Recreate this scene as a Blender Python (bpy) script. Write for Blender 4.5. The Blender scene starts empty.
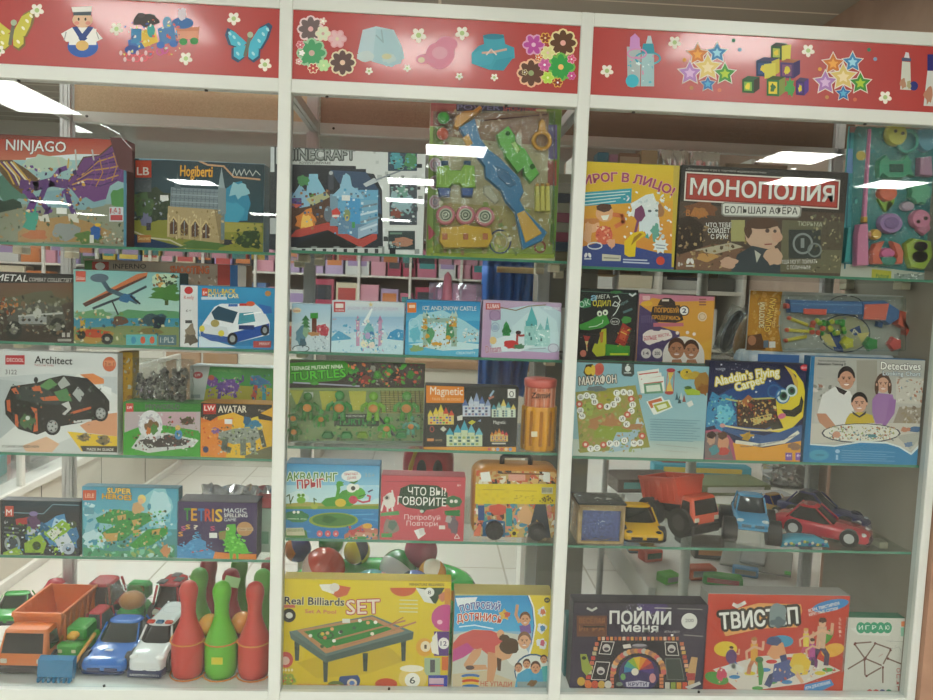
import bpy, math, random
from mathutils import Vector, Matrix, Euler
# ------------------------------------------------------------------ camera model
F, D, EYE = 740.0, 1.65, 1.5
YAW, PITCH, ROLL = 0.0521, 0.0809, 0.0383
CAM = Vector((0, -D, EYE))
def cam_axes():
    cy, sy = math.cos(YAW), math.sin(YAW)
    f = Vector((sy*math.cos(PITCH), cy*math.cos(PITCH), -math.sin(PITCH)))
    r = Vector((cy, -sy, 0)); u = r.cross(f)
    c, s = math.cos(ROLL), math.sin(ROLL)
    return r*c + u*s, u*c - r*s, f
AR, AU, AF = cam_axes()
def ray(px, py): return AR*((px-466.5)/F) - AU*((py-350)/F) + AF
def at(px, py, Y):
    d = ray(px, py); return CAM + d*((Y-CAM.y)/d.y)
def onz(px, py, z):
    d = ray(px, py); return CAM + d*((z-CAM.z)/d.z)
def plane_hit(px, py, o, n):
    d = ray(px, py); return CAM + d*((o-CAM).dot(n)/d.dot(n))
sc = bpy.context.scene
COL = sc.collection
def lin1(c): return c/12.92 if c <= .04045 else ((c+.055)/1.055)**2.4
def lin(h, k=1.0):
    h = h.lstrip('#')
    if len(h) == 3: h = ''.join(c*2 for c in h)
    return tuple(min(1, lin1(int(h[i:i+2], 16)/255)*k) for i in (0, 2, 4))
# ------------------------------------------------------------------ materials
MATS = {}
def mat(name, color='#888', rough=.5, metal=0, spec=.5, emit=None, es=1, bump=None, noise=None, coat=0, alpha=None):
    if name in MATS: return MATS[name]
    m = bpy.data.materials.new(name); m.use_nodes = True
    nt = m.node_tree; b = nt.nodes['Principled BSDF']
    b.inputs['Base Color'].default_value = (*lin(color), 1)
    b.inputs['Roughness'].default_value = rough; b.inputs['Metallic'].default_value = metal
    b.inputs['Specular IOR Level'].default_value = spec
    if coat: b.inputs['Coat Weight'].default_value = coat; b.inputs['Coat Roughness'].default_value = .08
    if emit:
        b.inputs['Emission Color'].default_value = (*lin(emit), 1); b.inputs['Emission Strength'].default_value = es
    if noise:   # (scale, other colour)
        tc = nt.nodes.new('ShaderNodeTexCoord'); n = nt.nodes.new('ShaderNodeTexNoise'); n.inputs['Scale'].default_value = noise[0]
        n.inputs['Detail'].default_value = 6
        r = nt.nodes.new('ShaderNodeValToRGB'); r.color_ramp.elements[0].color = (*lin(color), 1); r.color_ramp.elements[1].color = (*lin(noise[1]), 1)
        r.color_ramp.elements[0].position = .35; r.color_ramp.elements[1].position = .65
        nt.links.new(tc.outputs['Object'], n.inputs['Vector']); nt.links.new(n.outputs['Fac'], r.inputs['Fac']); nt.links.new(r.outputs['Color'], b.inputs['Base Color'])
    if bump:
        n2 = nt.nodes.new('ShaderNodeTexNoise'); n2.inputs['Scale'].default_value = bump[0]; bp = nt.nodes.new('ShaderNodeBump')
        tc2 = nt.nodes.new('ShaderNodeTexCoord'); nt.links.new(tc2.outputs['Object'], n2.inputs['Vector'])
        bp.inputs['Strength'].default_value = bump[1]; nt.links.new(n2.outputs['Fac'], bp.inputs['Height']); nt.links.new(bp.outputs['Normal'], b.inputs['Normal'])
    MATS[name] = m; return m
def P(h, rough=.42, **k): return mat('plastic_'+h.strip('#')+('_%d' % int(rough*100)), h, rough, **k)
def glassmat(name, tint='#ffffff', ior=1.45, rough=0.0, bump=None, film=0.0, filmcol='#cccccc', gain=1.0):
    if name in MATS: return MATS[name]
    m = bpy.data.materials.new(name); m.use_nodes = True; nt = m.node_tree; nt.nodes.clear()
    o = nt.nodes.new('ShaderNodeOutputMaterial'); t = nt.nodes.new('ShaderNodeBsdfTransparent'); t.inputs[0].default_value = (*lin(tint), 1)
    g = nt.nodes.new('ShaderNodeBsdfGlossy'); g.inputs['Roughness'].default_value = rough
    fr = nt.nodes.new('ShaderNodeFresnel'); fr.inputs['IOR'].default_value = ior
    mx = nt.nodes.new('ShaderNodeMixShader'); mu = nt.nodes.new('ShaderNodeMath'); mu.operation = 'MULTIPLY'; mu.inputs[1].default_value = gain
    ge = nt.nodes.new('ShaderNodeNewGeometry'); mr = nt.nodes.new('ShaderNodeMapRange'); mr.inputs['To Min'].default_value = ior; mr.inputs['To Max'].default_value = 1/ior
    nt.links.new(ge.outputs['Backfacing'], mr.inputs['Value']); nt.links.new(mr.outputs[0], fr.inputs['IOR'])
    nt.links.new(fr.outputs[0], mu.inputs[0]); nt.links.new(mu.outputs[0], mx.inputs[0]); nt.links.new(t.outputs[0], mx.inputs[1]); nt.links.new(g.outputs[0], mx.inputs[2])
    last = mx
    if film:
        df = nt.nodes.new('ShaderNodeBsdfDiffuse'); df.inputs[0].default_value = (*lin(filmcol), 1)
        m2 = nt.nodes.new('ShaderNodeMixShader'); m2.inputs[0].default_value = film
        nt.links.new(mx.outputs[0], m2.inputs[1]); nt.links.new(df.outputs[0], m2.inputs[2]); last = m2
    if bump:
        n2 = nt.nodes.new('ShaderNodeTexNoise'); n2.inputs['Scale'].default_value = bump[0]; n2.inputs['Detail'].default_value = 3; bp = nt.nodes.new('ShaderNodeBump')
        tc2 = nt.nodes.new('ShaderNodeTexCoord'); nt.links.new(tc2.outputs['Object'], n2.inputs['Vector'])
        bp.inputs['Strength'].default_value = bump[1]; bp.inputs['Distance'].default_value = .02; nt.links.new(n2.outputs['Fac'], bp.inputs['Height'])
        nt.links.new(bp.outputs['Normal'], g.inputs['Normal']); nt.links.new(bp.outputs['Normal'], fr.inputs['Normal'])
    nt.links.new(last.outputs[0], o.inputs[0]); MATS[name] = m; return m
def print_mat():
    m = bpy.data.materials.new('printed_ink'); m.use_nodes = True; nt = m.node_tree; b = nt.nodes['Principled BSDF']
    a = nt.nodes.new('ShaderNodeVertexColor'); a.layer_name = 'Col'
    nt.links.new(a.outputs['Color'], b.inputs['Base Color']); b.inputs['Roughness'].default_value = .38; b.inputs['Specular IOR Level'].default_value = .4
    return m
INK = print_mat()
# ------------------------------------------------------------------ objects
def tag(o, label=None, cat=None, group=None, kind=None):
    if label: o['label'] = label
    if cat: o['category'] = cat
    if group: o['group'] = group
    if kind: o['kind'] = kind
    return o
def empty(name, loc, rot=(0, 0, 0), label=None, cat=None, group=None, kind=None):
    o = bpy.data.objects.new(name, None); COL.objects.link(o); o.empty_display_size = .05
    o.location = loc; o.rotation_euler = rot
    return tag(o, label, cat, group, kind)
class MB:
    def __init__(s): s.v = []; s.f = []; s.mi = []; s.sm = []; s.m = 0; s.smooth = False; s.T = None
    def add(s, vs, fs, smooth=None):
        n = len(s.v); T = s.T
        s.v += [tuple(T @ Vector(v)) if T else tuple(v) for v in vs]
        for f in fs: s.f.append([i+n for i in f]); s.mi.append(s.m); s.sm.append(s.smooth if smooth is None else smooth)
        return s
    def box(s, x0, y0, z0, x1, y1, z1):
        v = [(x, y, z) for x in (x0, x1) for y in (y0, y1) for z in (z0, z1)]
        return s.add(v, [(0, 1, 3, 2), (4, 6, 7, 5), (0, 4, 5, 1), (2, 3, 7, 6), (0, 2, 6, 4), (1, 5, 7, 3)], False)
    def bbox(s, x0, y0, z0, x1, y1, z1, b=.003):
        # box with chamfered edges (all 12)
        b = min(b, (x1-x0)/2.01, (y1-y0)/2.01, (z1-z0)/2.01); X = (x0, x1); Y = (y0, y1); Z = (z0, z1); v = []; idx = {}
        for i in (0, 1):
            for j in (0, 1):
                for k in (0, 1):
                    sx, sy, sz = (1-2*i), (1-2*j), (1-2*k)
                    idx[i, j, k, 'x'] = len(v); v.append((X[i], Y[j]+sy*b, Z[k]+sz*b))
                    idx[i, j, k, 'y'] = len(v); v.append((X[i]+sx*b, Y[j], Z[k]+sz*b))
                    idx[i, j, k, 'z'] = len(v); v.append((X[i]+sx*b, Y[j]+sy*b, Z[k]))
        q = idx; f = []
        for i in (0, 1):
            f.append([q[i, 0, 0, 'x'], q[i, 1, 0, 'x'], q[i, 1, 1, 'x'], q[i, 0, 1, 'x']])
            f.append([q[0, i, 0, 'y'], q[1, i, 0, 'y'], q[1, i, 1, 'y'], q[0, i, 1, 'y']])
            f.append([q[0, 0, i, 'z'], q[1, 0, i, 'z'], q[1, 1, i, 'z'], q[0, 1, i, 'z']])
            for j in (0, 1):
                f.append([q[i, j, 0, 'x'], q[i, j, 1, 'x'], q[i, j, 1, 'y'], q[i, j, 0, 'y']])
                f.append([q[i, 0, j, 'x'], q[i, 1, j, 'x'], q[i, 1, j, 'z'], q[i, 0, j, 'z']])
                f.append([q[0, i, j, 'y'], q[1, i, j, 'y'], q[1, i, j, 'z'], q[0, i, j, 'z']])
                for k in (0, 1): f.append([q[i, j, k, 'x'], q[i, j, k, 'y'], q[i, j, k, 'z']])
        c = Vector(((x0+x1)/2, (y0+y1)/2, (z0+z1)/2)); out = []
        for a in f:
            p = [Vector(v[t]) for t in a]; n = (p[1]-p[0]).cross(p[2]-p[0])
            out.append(a if n.dot(p[0]-c) > 0 else a[::-1])
        return s.add(v, out, False)
    def ring(s, c, ax, r, n=16, a0=0, sx=1):
        ax = Vector(ax).normalized(); u = ax.orthogonal().normalized(); w = ax.cross(u); c = Vector(c)
        return [c + u*(r*math.cos(a0+2*math.pi*i/n)*sx) + w*(r*math.sin(a0+2*math.pi*i/n)) for i in range(n)]
    def cyl(s, a, b, r, r2=None, n=16, cap=True):
        r2 = r if r2 is None else r2; a = Vector(a); b = Vector(b); ax = b-a
        v = s.ring(a, ax, r, n)+s.ring(b, ax, r2, n)
        f = [(i, (i+1) % n, n+(i+1) % n, n+i) for i in range(n)]
        s.add(v, f, True)
        if cap: s.add(v, [tuple(range(n))[::-1], tuple(range(n, 2*n))], False)
        return s
    def tube(s, pts, r, n=8, closed=False):
        pts = [Vector(p) for p in pts]; N = len(pts); v = []; up = None
        for i, p in enumerate(pts):
            t = (pts[(i+1) % N]-pts[i-1]) if closed or 0 < i < N-1 else (pts[1]-pts[0] if i == 0 else pts[-1]-pts[-2])
            t.normalize()
            if up is None: up = t.orthogonal().normalized()
            up = (up - t*up.dot(t)); up = up.normalized() if up.length > 1e-6 else t.orthogonal().normalized()
            w = t.cross(up); rr = r[i] if isinstance(r, (list, tuple)) else r
            v += [p+up*(rr*math.cos(2*math.pi*k/n))+w*(rr*math.sin(2*math.pi*k/n)) for k in range(n)]
        f = []
        for i in range(N if closed else N-1):
            j = (i+1) % N
            f += [(i*n+k, i*n+(k+1) % n, j*n+(k+1) % n, j*n+k) for k in range(n)]
        if not closed: f += [tuple(range(n))[::-1], tuple(range((N-1)*n, N*n))]
        return s.add(v, f, True)
    def lathe(s, prof, c=(0, 0, 0), n=24, sx=1, sy=1, start=0):
        v = []; c = Vector(c)
        for r, z in prof: v += [c+Vector((r*sx*math.cos(2*math.pi*k/n), r*sy*math.sin(2*math.pi*k/n), z)) for k in range(n)]
        f = []
        for i in range(len(prof)-1): f += [(i*n+k, i*n+(k+1) % n, (i+1)*n+(k+1) % n, (i+1)*n+k) for k in range(n)]
        f += [tuple(range(n))[::-1], tuple(range((len(prof)-1)*n, len(prof)*n))]
        return s.add(v, f, True)
    def ball(s, c, r, n=20, m=12, sc3=(1, 1, 1), rot=None):
        v = []; c = Vector(c); R = rot or Matrix.Identity(3)
        for i in range(m+1):
            a = math.pi*i/m
            for k in range(n):
                b = 2*math.pi*k/n
                v.append(c+R @ Vector((r*sc3[0]*math.sin(a)*math.cos(b), r*sc3[1]*math.sin(a)*math.sin(b), r*sc3[2]*math.cos(a))))
        f = [((i+1)*n+k, (i+1)*n+(k+1) % n, i*n+(k+1) % n, i*n+k) for i in range(m) for k in range(n)]
        return s.add(v, f, True)
    def loft(s, secs, cap=True, smooth=True):
        n = len(secs[0]); v = [p for q in secs for p in q]
        f = [(i*n+k, i*n+(k+1) % n, (i+1)*n+(k+1) % n, (i+1)*n+k) for i in range(len(secs)-1) for k in range(n)]
        s.add(v, f, smooth)
        if cap: s.add(v, [tuple(range(n))[::-1], tuple(range((len(secs)-1)*n, len(secs)*n))], False)
        return s
    def prism(s, poly, y0, y1):     # polygon in x,z extruded along y
        n = len(poly); v = [(p[0], y0, p[1]) for p in poly]+[(p[0], y1, p[1]) for p in poly]
        f = [(i, (i+1) % n, n+(i+1) % n, n+i) for i in range(n)]+[tuple(range(n))[::-1], tuple(range(n, 2*n))]
        return s.add(v, f, False)
    def build(s, name, mats, parent=None, loc=None, subsurf=0, bevel=0, solid=0):
        me = bpy.data.meshes.new(name); me.from_pydata(s.v, [], s.f)
        if not isinstance(mats, (list, tuple)): mats = [mats]
        for m in mats: me.materials.append(m)
        me.polygons.foreach_set('material_index', s.mi); me.polygons.foreach_set('use_smooth', s.sm); me.update()
        o = bpy.data.objects.new(name, me); COL.objects.link(o)
        if parent: o.parent = parent
        if loc: o.location = loc
        if bevel:
            b = o.modifiers.new('bevel', 'BEVEL'); b.width = bevel; b.segments = 2; b.limit_method = 'ANGLE'; b.angle_limit = .6
        if solid: q = o.modifiers.new('solid', 'SOLIDIFY'); q.thickness = solid; q.offset = 0
        if subsurf: q = o.modifiers.new('sub', 'SUBSURF'); q.levels = subsurf; q.render_levels = subsurf
        return o
def rr(x0, z0, x1, z1, r, n=5):
    """rounded rectangle outline"""
    pts = []
    for cx, cz, a0 in ((x1-r, z0+r, -90), (x1-r, z1-r, 0), (x0+r, z1-r, 90), (x0+r, z0+r, 180)):
        for i in range(n+1):
            a = math.radians(a0+90*i/n); pts.append((cx+r*math.cos(a), cz+r*math.sin(a)))
    return pts
# ------------------------------------------------------------------ lettering
def text_tris(body, bold=0.0, ext=0.0):
    key = (body, round(bold, 3))
    if key in _tc: return _tc[key]
    cu = bpy.data.curves.new('t', 'FONT'); cu.body = body; cu.size = 1; cu.offset = bold; cu.resolution_u = 2; cu.fill_mode = 'FRONT'
    ob = bpy.data.objects.new('t', cu); me = ob.to_mesh(); me.calc_loop_triangles()
    vs = [(v.co.x, v.co.y) for v in me.vertices]; ts = [tuple(t.vertices) for t in me.loop_triangles]
    ob.to_mesh_clear(); bpy.data.objects.remove(ob); bpy.data.curves.remove(cu)
    _tc[key] = (vs, ts); return vs, ts
_tc = {}
def clip(poly, w, h):
    """Sutherland-Hodgman against [-w/2,w/2]x[0,h]; vertices are (x,z,(r,g,b))"""
    for ax, lim, sg in ((0, -w/2, 1), (0, w/2, -1), (1, 0, 1), (1, h, -1)):
        out = []; n = len(poly)
        if n == 0: return []
        for i in range(n):
            a, b = poly[i-1], poly[i]; da, db = (a[ax]-lim)*sg, (b[ax]-lim)*sg
            if (da < 0) != (db < 0):
                t = da/(da-db); out.append((a[0]+t*(b[0]-a[0]), a[1]+t*(b[1]-a[1]), tuple(a[2][k]+t*(b[2][k]-a[2][k]) for k in range(3))))
            if db >= 0: out.append(b)
        poly = out
    return poly
class Art:
    """printed picture: flat shapes laid on a face.  to_face maps a crop coordinate to the face's x,z."""
    def __init__(s, to_face, w, h, y=0.0, clipit=True, bounds=None):
        s.tf = to_face; s.w = w; s.h = h; s.y = y; s.V = []; s.Fc = []; s.C = []; s.lay = 0; s.cx = s.cy = 0; s.s = 1.0; s.clipit = clipit
        s.rnd = random.Random(7); s.step = 0.5e-5
    def crop(s, x, y, sc_): s.cx, s.cy, s.s = x, y, sc_; return s
    def m(s, p): return s.tf(s.cx+p[0]/s.s, s.cy+p[1]/s.s)
    def _put(s, poly, up=True):
        if s.clipit: poly = clip(poly, s.w, s.h)
        if len(poly) < 3: return
        A = sum(poly[i-1][0]*poly[i][1]-poly[i][0]*poly[i-1][1] for i in range(len(poly)))
        if A < 0: poly = poly[::-1]
        y = s.y-(s.lay+1)*s.step; n = len(s.V)
        s.V += [(p[0], y, p[1]) for p in poly]; s.C += [p[2] for p in poly]; s.Fc.append(list(range(n, n+len(poly))))
    def p(s, pts, c, up=True):
        s.lay += 1
        cc = lin(c); s._put([(*s.m(q), cc) for q in pts]); return s
    def r(s, x0, y0, x1, y1, c): return s.p([(x0, y0), (x1, y0), (x1, y1), (x0, y1)], c)
    def g(s, x0, y0, x1, y1, c0, c1, horiz=False):
        s.lay += 1; a, b = lin(c0), lin(c1)
        q = [(x0, y0, a), (x1, y0, b if horiz else a), (x1, y1, b), (x0, y1, a if horiz else b)]
        s._put([(*s.m(t[:2]), t[2]) for t in q]); return s
    def full(s, c, c2=None):
        s.lay += 1; a = lin(c); b = lin(c2) if c2 else a
        s._put([(-s.w/2, 0, b), (s.w/2, 0, b), (s.w/2, s.h, a), (-s.w/2, s.h, a)]); return s
    def e(s, cx, cy, rx, ry, c, rot=0, n=18, up=True, a0=0, a1=360):
        ca, sa = math.cos(math.radians(rot)), math.sin(math.radians(rot)); pts = []
        full = a1-a0 >= 360
        for i in range(n if full else n+1):
            t = math.radians(a0+(a1-a0)*i/n); x, y = rx*math.cos(t), ry*math.sin(t); pts.append((cx+x*ca-y*sa, cy+x*sa+y*ca))
        return s.p(pts, c, up)
    def ring(s, cx, cy, rx, ry, w, c, n=24):
        s.lay += 1; cc = lin(c)
        for i in range(n):
            a, b = 2*math.pi*i/n, 2*math.pi*(i+1)/n
            q = [(cx+rx*math.cos(a), cy+ry*math.sin(a)), (cx+rx*math.cos(b), cy+ry*math.sin(b)), (cx+(rx-w)*math.cos(b), cy+(ry-w)*math.sin(b)), (cx+(rx-w)*math.cos(a), cy+(ry-w)*math.sin(a))]
            s._put([(*s.m(t), cc) for t in q])
        return s
    def l(s, pts, w, c, up=True):
        s.lay += 1
        cc = lin(c)
        for (x0, y0), (x1, y1) in zip(pts, pts[1:]):
            dx, dy = x1-x0, y1-y0; L = math.hypot(dx, dy) or 1; ux, uy = dx/L*w/4, dy/L*w/4; nx, ny = -dy/L*w/2, dx/L*w/2
            s._put([(*s.m(t), cc) for t in ((x0-ux+nx, y0-uy+ny), (x1+ux+nx, y1+uy+ny), (x1+ux-nx, y1+uy-ny), (x0-ux-nx, y0-uy-ny))])
        return s
    def blob(s, cx, cy, rx, ry, c, jag=.2, n=16, rot=0):
        ca, sa = math.cos(math.radians(rot)), math.sin(math.radians(rot)); pts = []
        for i in range(n):
            t = 2*math.pi*i/n; k = 1+jag*(s.rnd.random()*2-1); x, y = rx*k*math.cos(t), ry*k*math.sin(t); pts.append((cx+x*ca-y*sa, cy+x*sa+y*ca))
        return s.p(pts, c)
    def n(s, x0, y0, x1, y1, cnt, sz, cols, asp=1.0, rot=True):
        """a scatter of small printed flecks (picture detail)"""
        R = s.rnd
        for i in range(int(cnt*1.6)):
            x, y = R.uniform(x0, x1), R.uniform(y0, y1); a = sz*R.uniform(.25, .95); b = a*asp*R.uniform(.4, .8); t = R.uniform(0, 6.3) if rot else 0
            ca, sa = math.cos(t), math.sin(t)
            q = [(x+u*a*ca-v*b*sa, y+u*a*sa+v*b*ca) for u, v in ((-1, -.6), (.2, -1), (1, -.3), (.7, .8), (-.5, 1))]
            s.p(q, R.choice(cols), up=False)
        return s
    def flower(s, cx, cy, r, pc, cc, n=5, petal=None, ctr=.35, rot=0):
        for i in range(n):
            a = 2*math.pi*i/n+rot; s.e(cx+r*.58*math.cos(a), cy+r*.58*math.sin(a), r*.45, petal or r*.36, pc, rot=math.degrees(a), n=10, up=(i == 0))
        if cc: s.e(cx, cy, r*ctr, r*ctr, cc, n=10)
        return s
    def head(s, x, y, rx, ry, skin, hair, smile=True, long=0, tone='#b0785c'):
        s.e(x, y-ry*.14, rx*1.06, ry*1.0, hair); s.e(x, y+ry*.16, rx*.9, ry*.84, skin)
        if long: s.blob(x-rx*.95, y+ry*.4, rx*.3, ry*long, hair, .1); s.blob(x+rx*.95, y+ry*.4, rx*.3, ry*long, hair, .1)
        for k in (-1, 1): s.e(x+k*rx*.95, y+ry*.1, rx*.12, ry*.16, skin); s.e(x+k*rx*.36, y+ry*.02, rx*.13, ry*.06, '#3c302c'); s.l([(x+k*rx*.18, y-ry*.12), (x+k*rx*.55, y-ry*.13)], ry*.07, hair)
        s.e(x, y+ry*.24, rx*.1, ry*.13, tone); s.e(x, y+ry*.52, rx*.32, ry*.12, '#ecdcd4' if smile else '#a85c54'); s.l([(x-rx*.3, y+ry*.46), (x+rx*.3, y+ry*.46)], ry*.05, '#98503c'); return s
    def star(s, cx, cy, r, c, rot=-90, k=.42, edge=None, n=5):
        def pts(q): return [(cx+q*(1 if i % 2 == 0 else k)*math.cos(math.radians(rot+i*180/n)), cy+q*(1 if i % 2 == 0 else k)*math.sin(math.radians(rot+i*180/n))) for i in range(2*n)]
        if edge: s.p(pts(r*1.18), edge)
        return s.p(pts(r), c)
    def t(s, body, x0, y0, x1, y1, h, c, bold=.02, out=None, ow=.05, shear=0, arc=0, out2=None):
        """lettering: baseline from (x0,y0) to (x1,y1), cap height h (crop pixels); arc lifts the middle"""
        vs, ts = text_tris(body, 0)
        if not vs: return s
        mnx, mxx = min(v[0] for v in vs), max(v[0] for v in vs); L = (mxx-mnx) or 1; cap = .72
        dx, dy = x1-x0, y1-y0; Ln = math.hypot(dx, dy); ux, uy = dx/Ln, dy/Ln
        def mp(v, ox, oy):
            u = (v[0]-mnx)/L; k = v[1]/cap*h; bx, by = x0+dx*u, y0+dy*u
            up = 4*u*(1-u)*arc; tx, ty = ux, uy
            if arc:
                sl = -4*(1-2*u)*arc/Ln; a = math.atan2(uy, ux)+math.atan(sl); tx, ty = math.cos(a), math.sin(a)
            return (bx+ty*k+shear*k*ux+ox, by-up-tx*k+shear*k*uy+oy)
        rad = h/cap
        for col, bd, n in ([(out2, bold*.5+ow*2, 12)] if out2 else [])+([(out, bold*.5+ow, 10)] if out else [])+[(c, bold*.5, 4 if bold > .015 else 0)]:
            cc = lin(col)
            for i in range(n+1):
                s.lay += 1; r_ = bd*rad if i < n else 0; a = 2*math.pi*i/max(n, 1)+.785
                for t in ts: s._put([(*s.m(mp(vs[j], r_*math.cos(a), r_*math.sin(a))), cc) for j in t])
        return s
    def build(s, name, parent, material=None):
        me = bpy.data.meshes.new(name); me.from_pydata(s.V, [], s.Fc)
        ca = me.color_attributes.new('Col', 'FLOAT_COLOR', 'POINT')
        flat = []
        for c in s.C: flat += [max(.006, c[i]*1.1-.014) for i in range(3)]+[1.0]
        ca.data.foreach_set('color', flat); me.materials.append(material or INK); me.update()
        o = bpy.data.objects.new(name, me); COL.objects.link(o); o.parent = parent; return o
# ------------------------------------------------------------------ boxed goods
def frame_on(loc, rot, d):
    """map photo pixel -> local x,z on the local plane y = -d/2 of a thing at loc with rotation rot"""
    R = rot.to_matrix(); n = R @ Vector((0, 1, 0)); o = loc + R @ Vector((0, -d/2, 0)); Ri = R.inverted()
    def tf(px, py):
        q = Ri @ (plane_hit(px, py, o, n)-loc); return (q.x, q.z)
    return tf
class Pack:
    """a boxed toy: Empty at the base + carton + printed_front"""
    def __init__(s, name, xl, xr, yt, Y, z, d, side, label, cat='toy box', group=None, yaw=0, xm=None, cb=.0012, lean=0, top=None):
        # xl,xr: photo x of the front's edges at mid height; yt: photo y of the top edge in the middle
        ym = 0
        zt = at((xl+xr)/2, yt, Y).z; s.h = max(zt-z, .03)
        def mid(px):
            py = 350
            for _ in range(4):
                p = at(px, py, Y); py += (p.z-(z+s.h/2))/(p.y+D)*F
            return p
        a, b = mid(xl), mid(xr); s.w = (b.x-a.x)/math.cos(yaw)
        s.d = d; c = Vector(((a.x+b.x)/2, Y, z)); rot = Euler((lean, 0, yaw)); R = rot.to_matrix()
        loc = c + R @ Vector((0, d/2, 0)); loc.z = z+.0004
        s.o = empty(name, loc, rot, label, cat, group); s.rot = rot; s.loc = Vector(loc)
        b_ = MB(); b_.bbox(-s.w/2, -d/2, 0, s.w/2, d/2, s.h, cb)
        s.carton = b_.build('carton', mat('card_'+side.strip('#'), side, .5), s.o) if side else None
        s.tf = frame_on(s.loc, rot, d)
    def art(s, x, y, sc_, full=None, full2=None):
        A = Art(s.tf, s.w-.0012, s.h-.0012, -s.d/2-.0001); A.crop(x, y, sc_)
        if full: A.full(full, full2)
        s.A = A; return A
    def done(s, name='printed_front'):
        return s.A.build(name, s.o)
    def sticker(s, px, py, w=.02, h=.012, c='#f2f2ee', rot=0):
        x, z = s.tf(px, py); y = -s.d/2-.0001-(s.A.lay+6)*s.A.step
        b = MB(); b.box(x-w/2, y, z-h/2, x+w/2, y+.0001, z+h/2); o = b.build('price_sticker', mat('sticker_white', c, .6), s.o)
        return o
# ------------------------------------------------------------------ common materials
WHITE = mat('white_frame', '#dde2dc', .32)
ALU = mat('brushed_aluminium', '#c4c4c2', .38, .55)
SCREW = mat('screw_dark', '#3a3834', .4, .6)
GLASS = glassmat('clear_glass', '#fafcfc', 1.5, 0.0, gain=1.0, film=.008, filmcol='#d8dcd8')
SHELFG = glassmat('shelf_glass', '#f7faf9', 1.4, 0.02, film=.012, filmcol='#b9cfc2')
EDGE = mat('glass_edge', '#4f8a70', .12, 0, .6)
FILM = glassmat('clear_film', '#f4f6f4', 1.5, .1, bump=(38, 1.0), film=.015, gain=1.5)
BLISTER = glassmat('blister_plastic', '#f2f5f2', 1.5, .06, bump=(25, .5), film=.008, gain=1.2)
H = 2.9
X0, X1, X2, X3 = -.978, -.3266, .3228, 1.178
# ------------------------------------------------------------------ room
def struct(name, m, mb): o = mb.build(name, m); o['kind'] = 'structure'; return o
def tile_mat(name, c, c2, sx, sy, gap, rough=.3, mortar='#a59c8e'):
    m = bpy.data.materials.new(name); m.use_nodes = True; nt = m.node_tree; b = nt.nodes['Principled BSDF']
    tc = nt.nodes.new('ShaderNodeTexCoord'); br = nt.nodes.new('ShaderNodeTexBrick'); br.offset = 0; br.squash = 1
    br.inputs['Scale'].default_value = 1; br.inputs['Brick Width'].default_value = sx; br.inputs['Row Height'].default_value = sy
    br.inputs['Mortar Size'].default_value = gap; br.inputs['Color1'].default_value = (*lin(c), 1); br.inputs['Color2'].default_value = (*lin(c2), 1)
    br.inputs['Mortar'].default_value = (*lin(mortar), 1)
    nt.links.new(tc.outputs['Object'], br.inputs['Vector']); nt.links.new(br.outputs['Color'], b.inputs['Base Color']); b.inputs['Roughness'].default_value = rough
    return m
XL, XR, YB, YF = -9.0, 1.95, 5.6, -27.0
b = MB(); b.box(XL, YF, -.1, XR, YB, 0); struct('floor', tile_mat('floor_tile', '#cec8be', '#c8c1b5', .45, .45, .006, .35), b)
b = MB(); b.box(XL, YF, H+.012, XR, YB, H+.2); b.box(XR, YF, H+.012, 8, -1.0, H+.2); struct('ceiling', tile_mat('ceiling_slat', '#a5a196', '#9e9a8e', 8, .2, .008, .6, '#e2ddcf'), b)
b = MB(); b.box(XR, YF, -.1, 8, -1.0, 0); struct('floor', MATS.get('ft') or tile_mat('floor_tile_hall', '#cfc6b8', '#c8bfb0', .45, .45, .006, .35), b)
wallm = mat('wall_paint', '#c4c4be', .8, bump=(60, .1)); brownm = mat('wall_brown', '#b59c8a', .75, noise=(6, '#aa9180'))
b = MB(); b.box(XL, YB, 0, XR, YB+.1, H+.1); struct('wall_back', wallm, b)
b = MB(); b.box(XL-.1, YF, 0, XL, YB, H+.1); struct('wall_left', wallm, b)
b = MB(); b.box(XR, -1.0, 0, XR+.1, YB, H+.1); struct('wall_right', brownm, b)
b = MB(); b.box(XL, YF-.1, 0, 8, YF, H+.1); b.box(8, YF, 0, 8.1, -1, H+.1); b.box(XR+.1, -1.05, 0, 8, -.95, H+.1); struct('wall_front', mat('wall_hall', '#9b938a', .8), b)
# wooden jamb board just right of the case
b = MB(); b.box(X3+.023, -.012, 0, X3+.55, .46, 1.36); struct('trim_1', mat('wood_board', '#bc957c', .55, noise=(9, '#ac8670')), b)
# ------------------------------------------------------------------ ceiling lights
LM = mat('led_diffuser', '#ffffff', .5, emit='#f9fbf5', es=17)
LF = mat('lamp_frame', '#e8e8e4', .4)
def lamp(x, y, sx=.6, sy=.6, label='', grp='ceiling light panels of the hall', es=None):
    o = empty('ceiling_light', (x, y, H+.012), (0, 0, 0), label, 'ceiling light', grp)
    b = MB()
    for a in ((-sx/2-.02, -sy/2-.02, sx/2+.02, -sy/2), (-sx/2-.02, sy/2, sx/2+.02, sy/2+.02), (-sx/2-.02, -sy/2, -sx/2, sy/2), (sx/2, -sy/2, sx/2+.02, sy/2)): b.box(a[0], a[1], -.02, a[2], a[3], 0)
    b.build('frame', LF, o)
    b = MB(); b.box(-sx/2, -sy/2, -.014, sx/2, sy/2, -.002); b.build('diffuser', es or LM, o); return o
def refl(px, py):
    d = ray(px, py); p = CAM+d*((0-CAM.y)/d.y); t = (H-p.z)/d.z; return p.x+d.x*t, -d.y*t
LAMPS = [(456, 150), (411, 181), (405, 200), (396, 220), (193, 182), (265, 214), (799, 157), (800, 181), (893, 184), (51, 202), (90, 214)]
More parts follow.
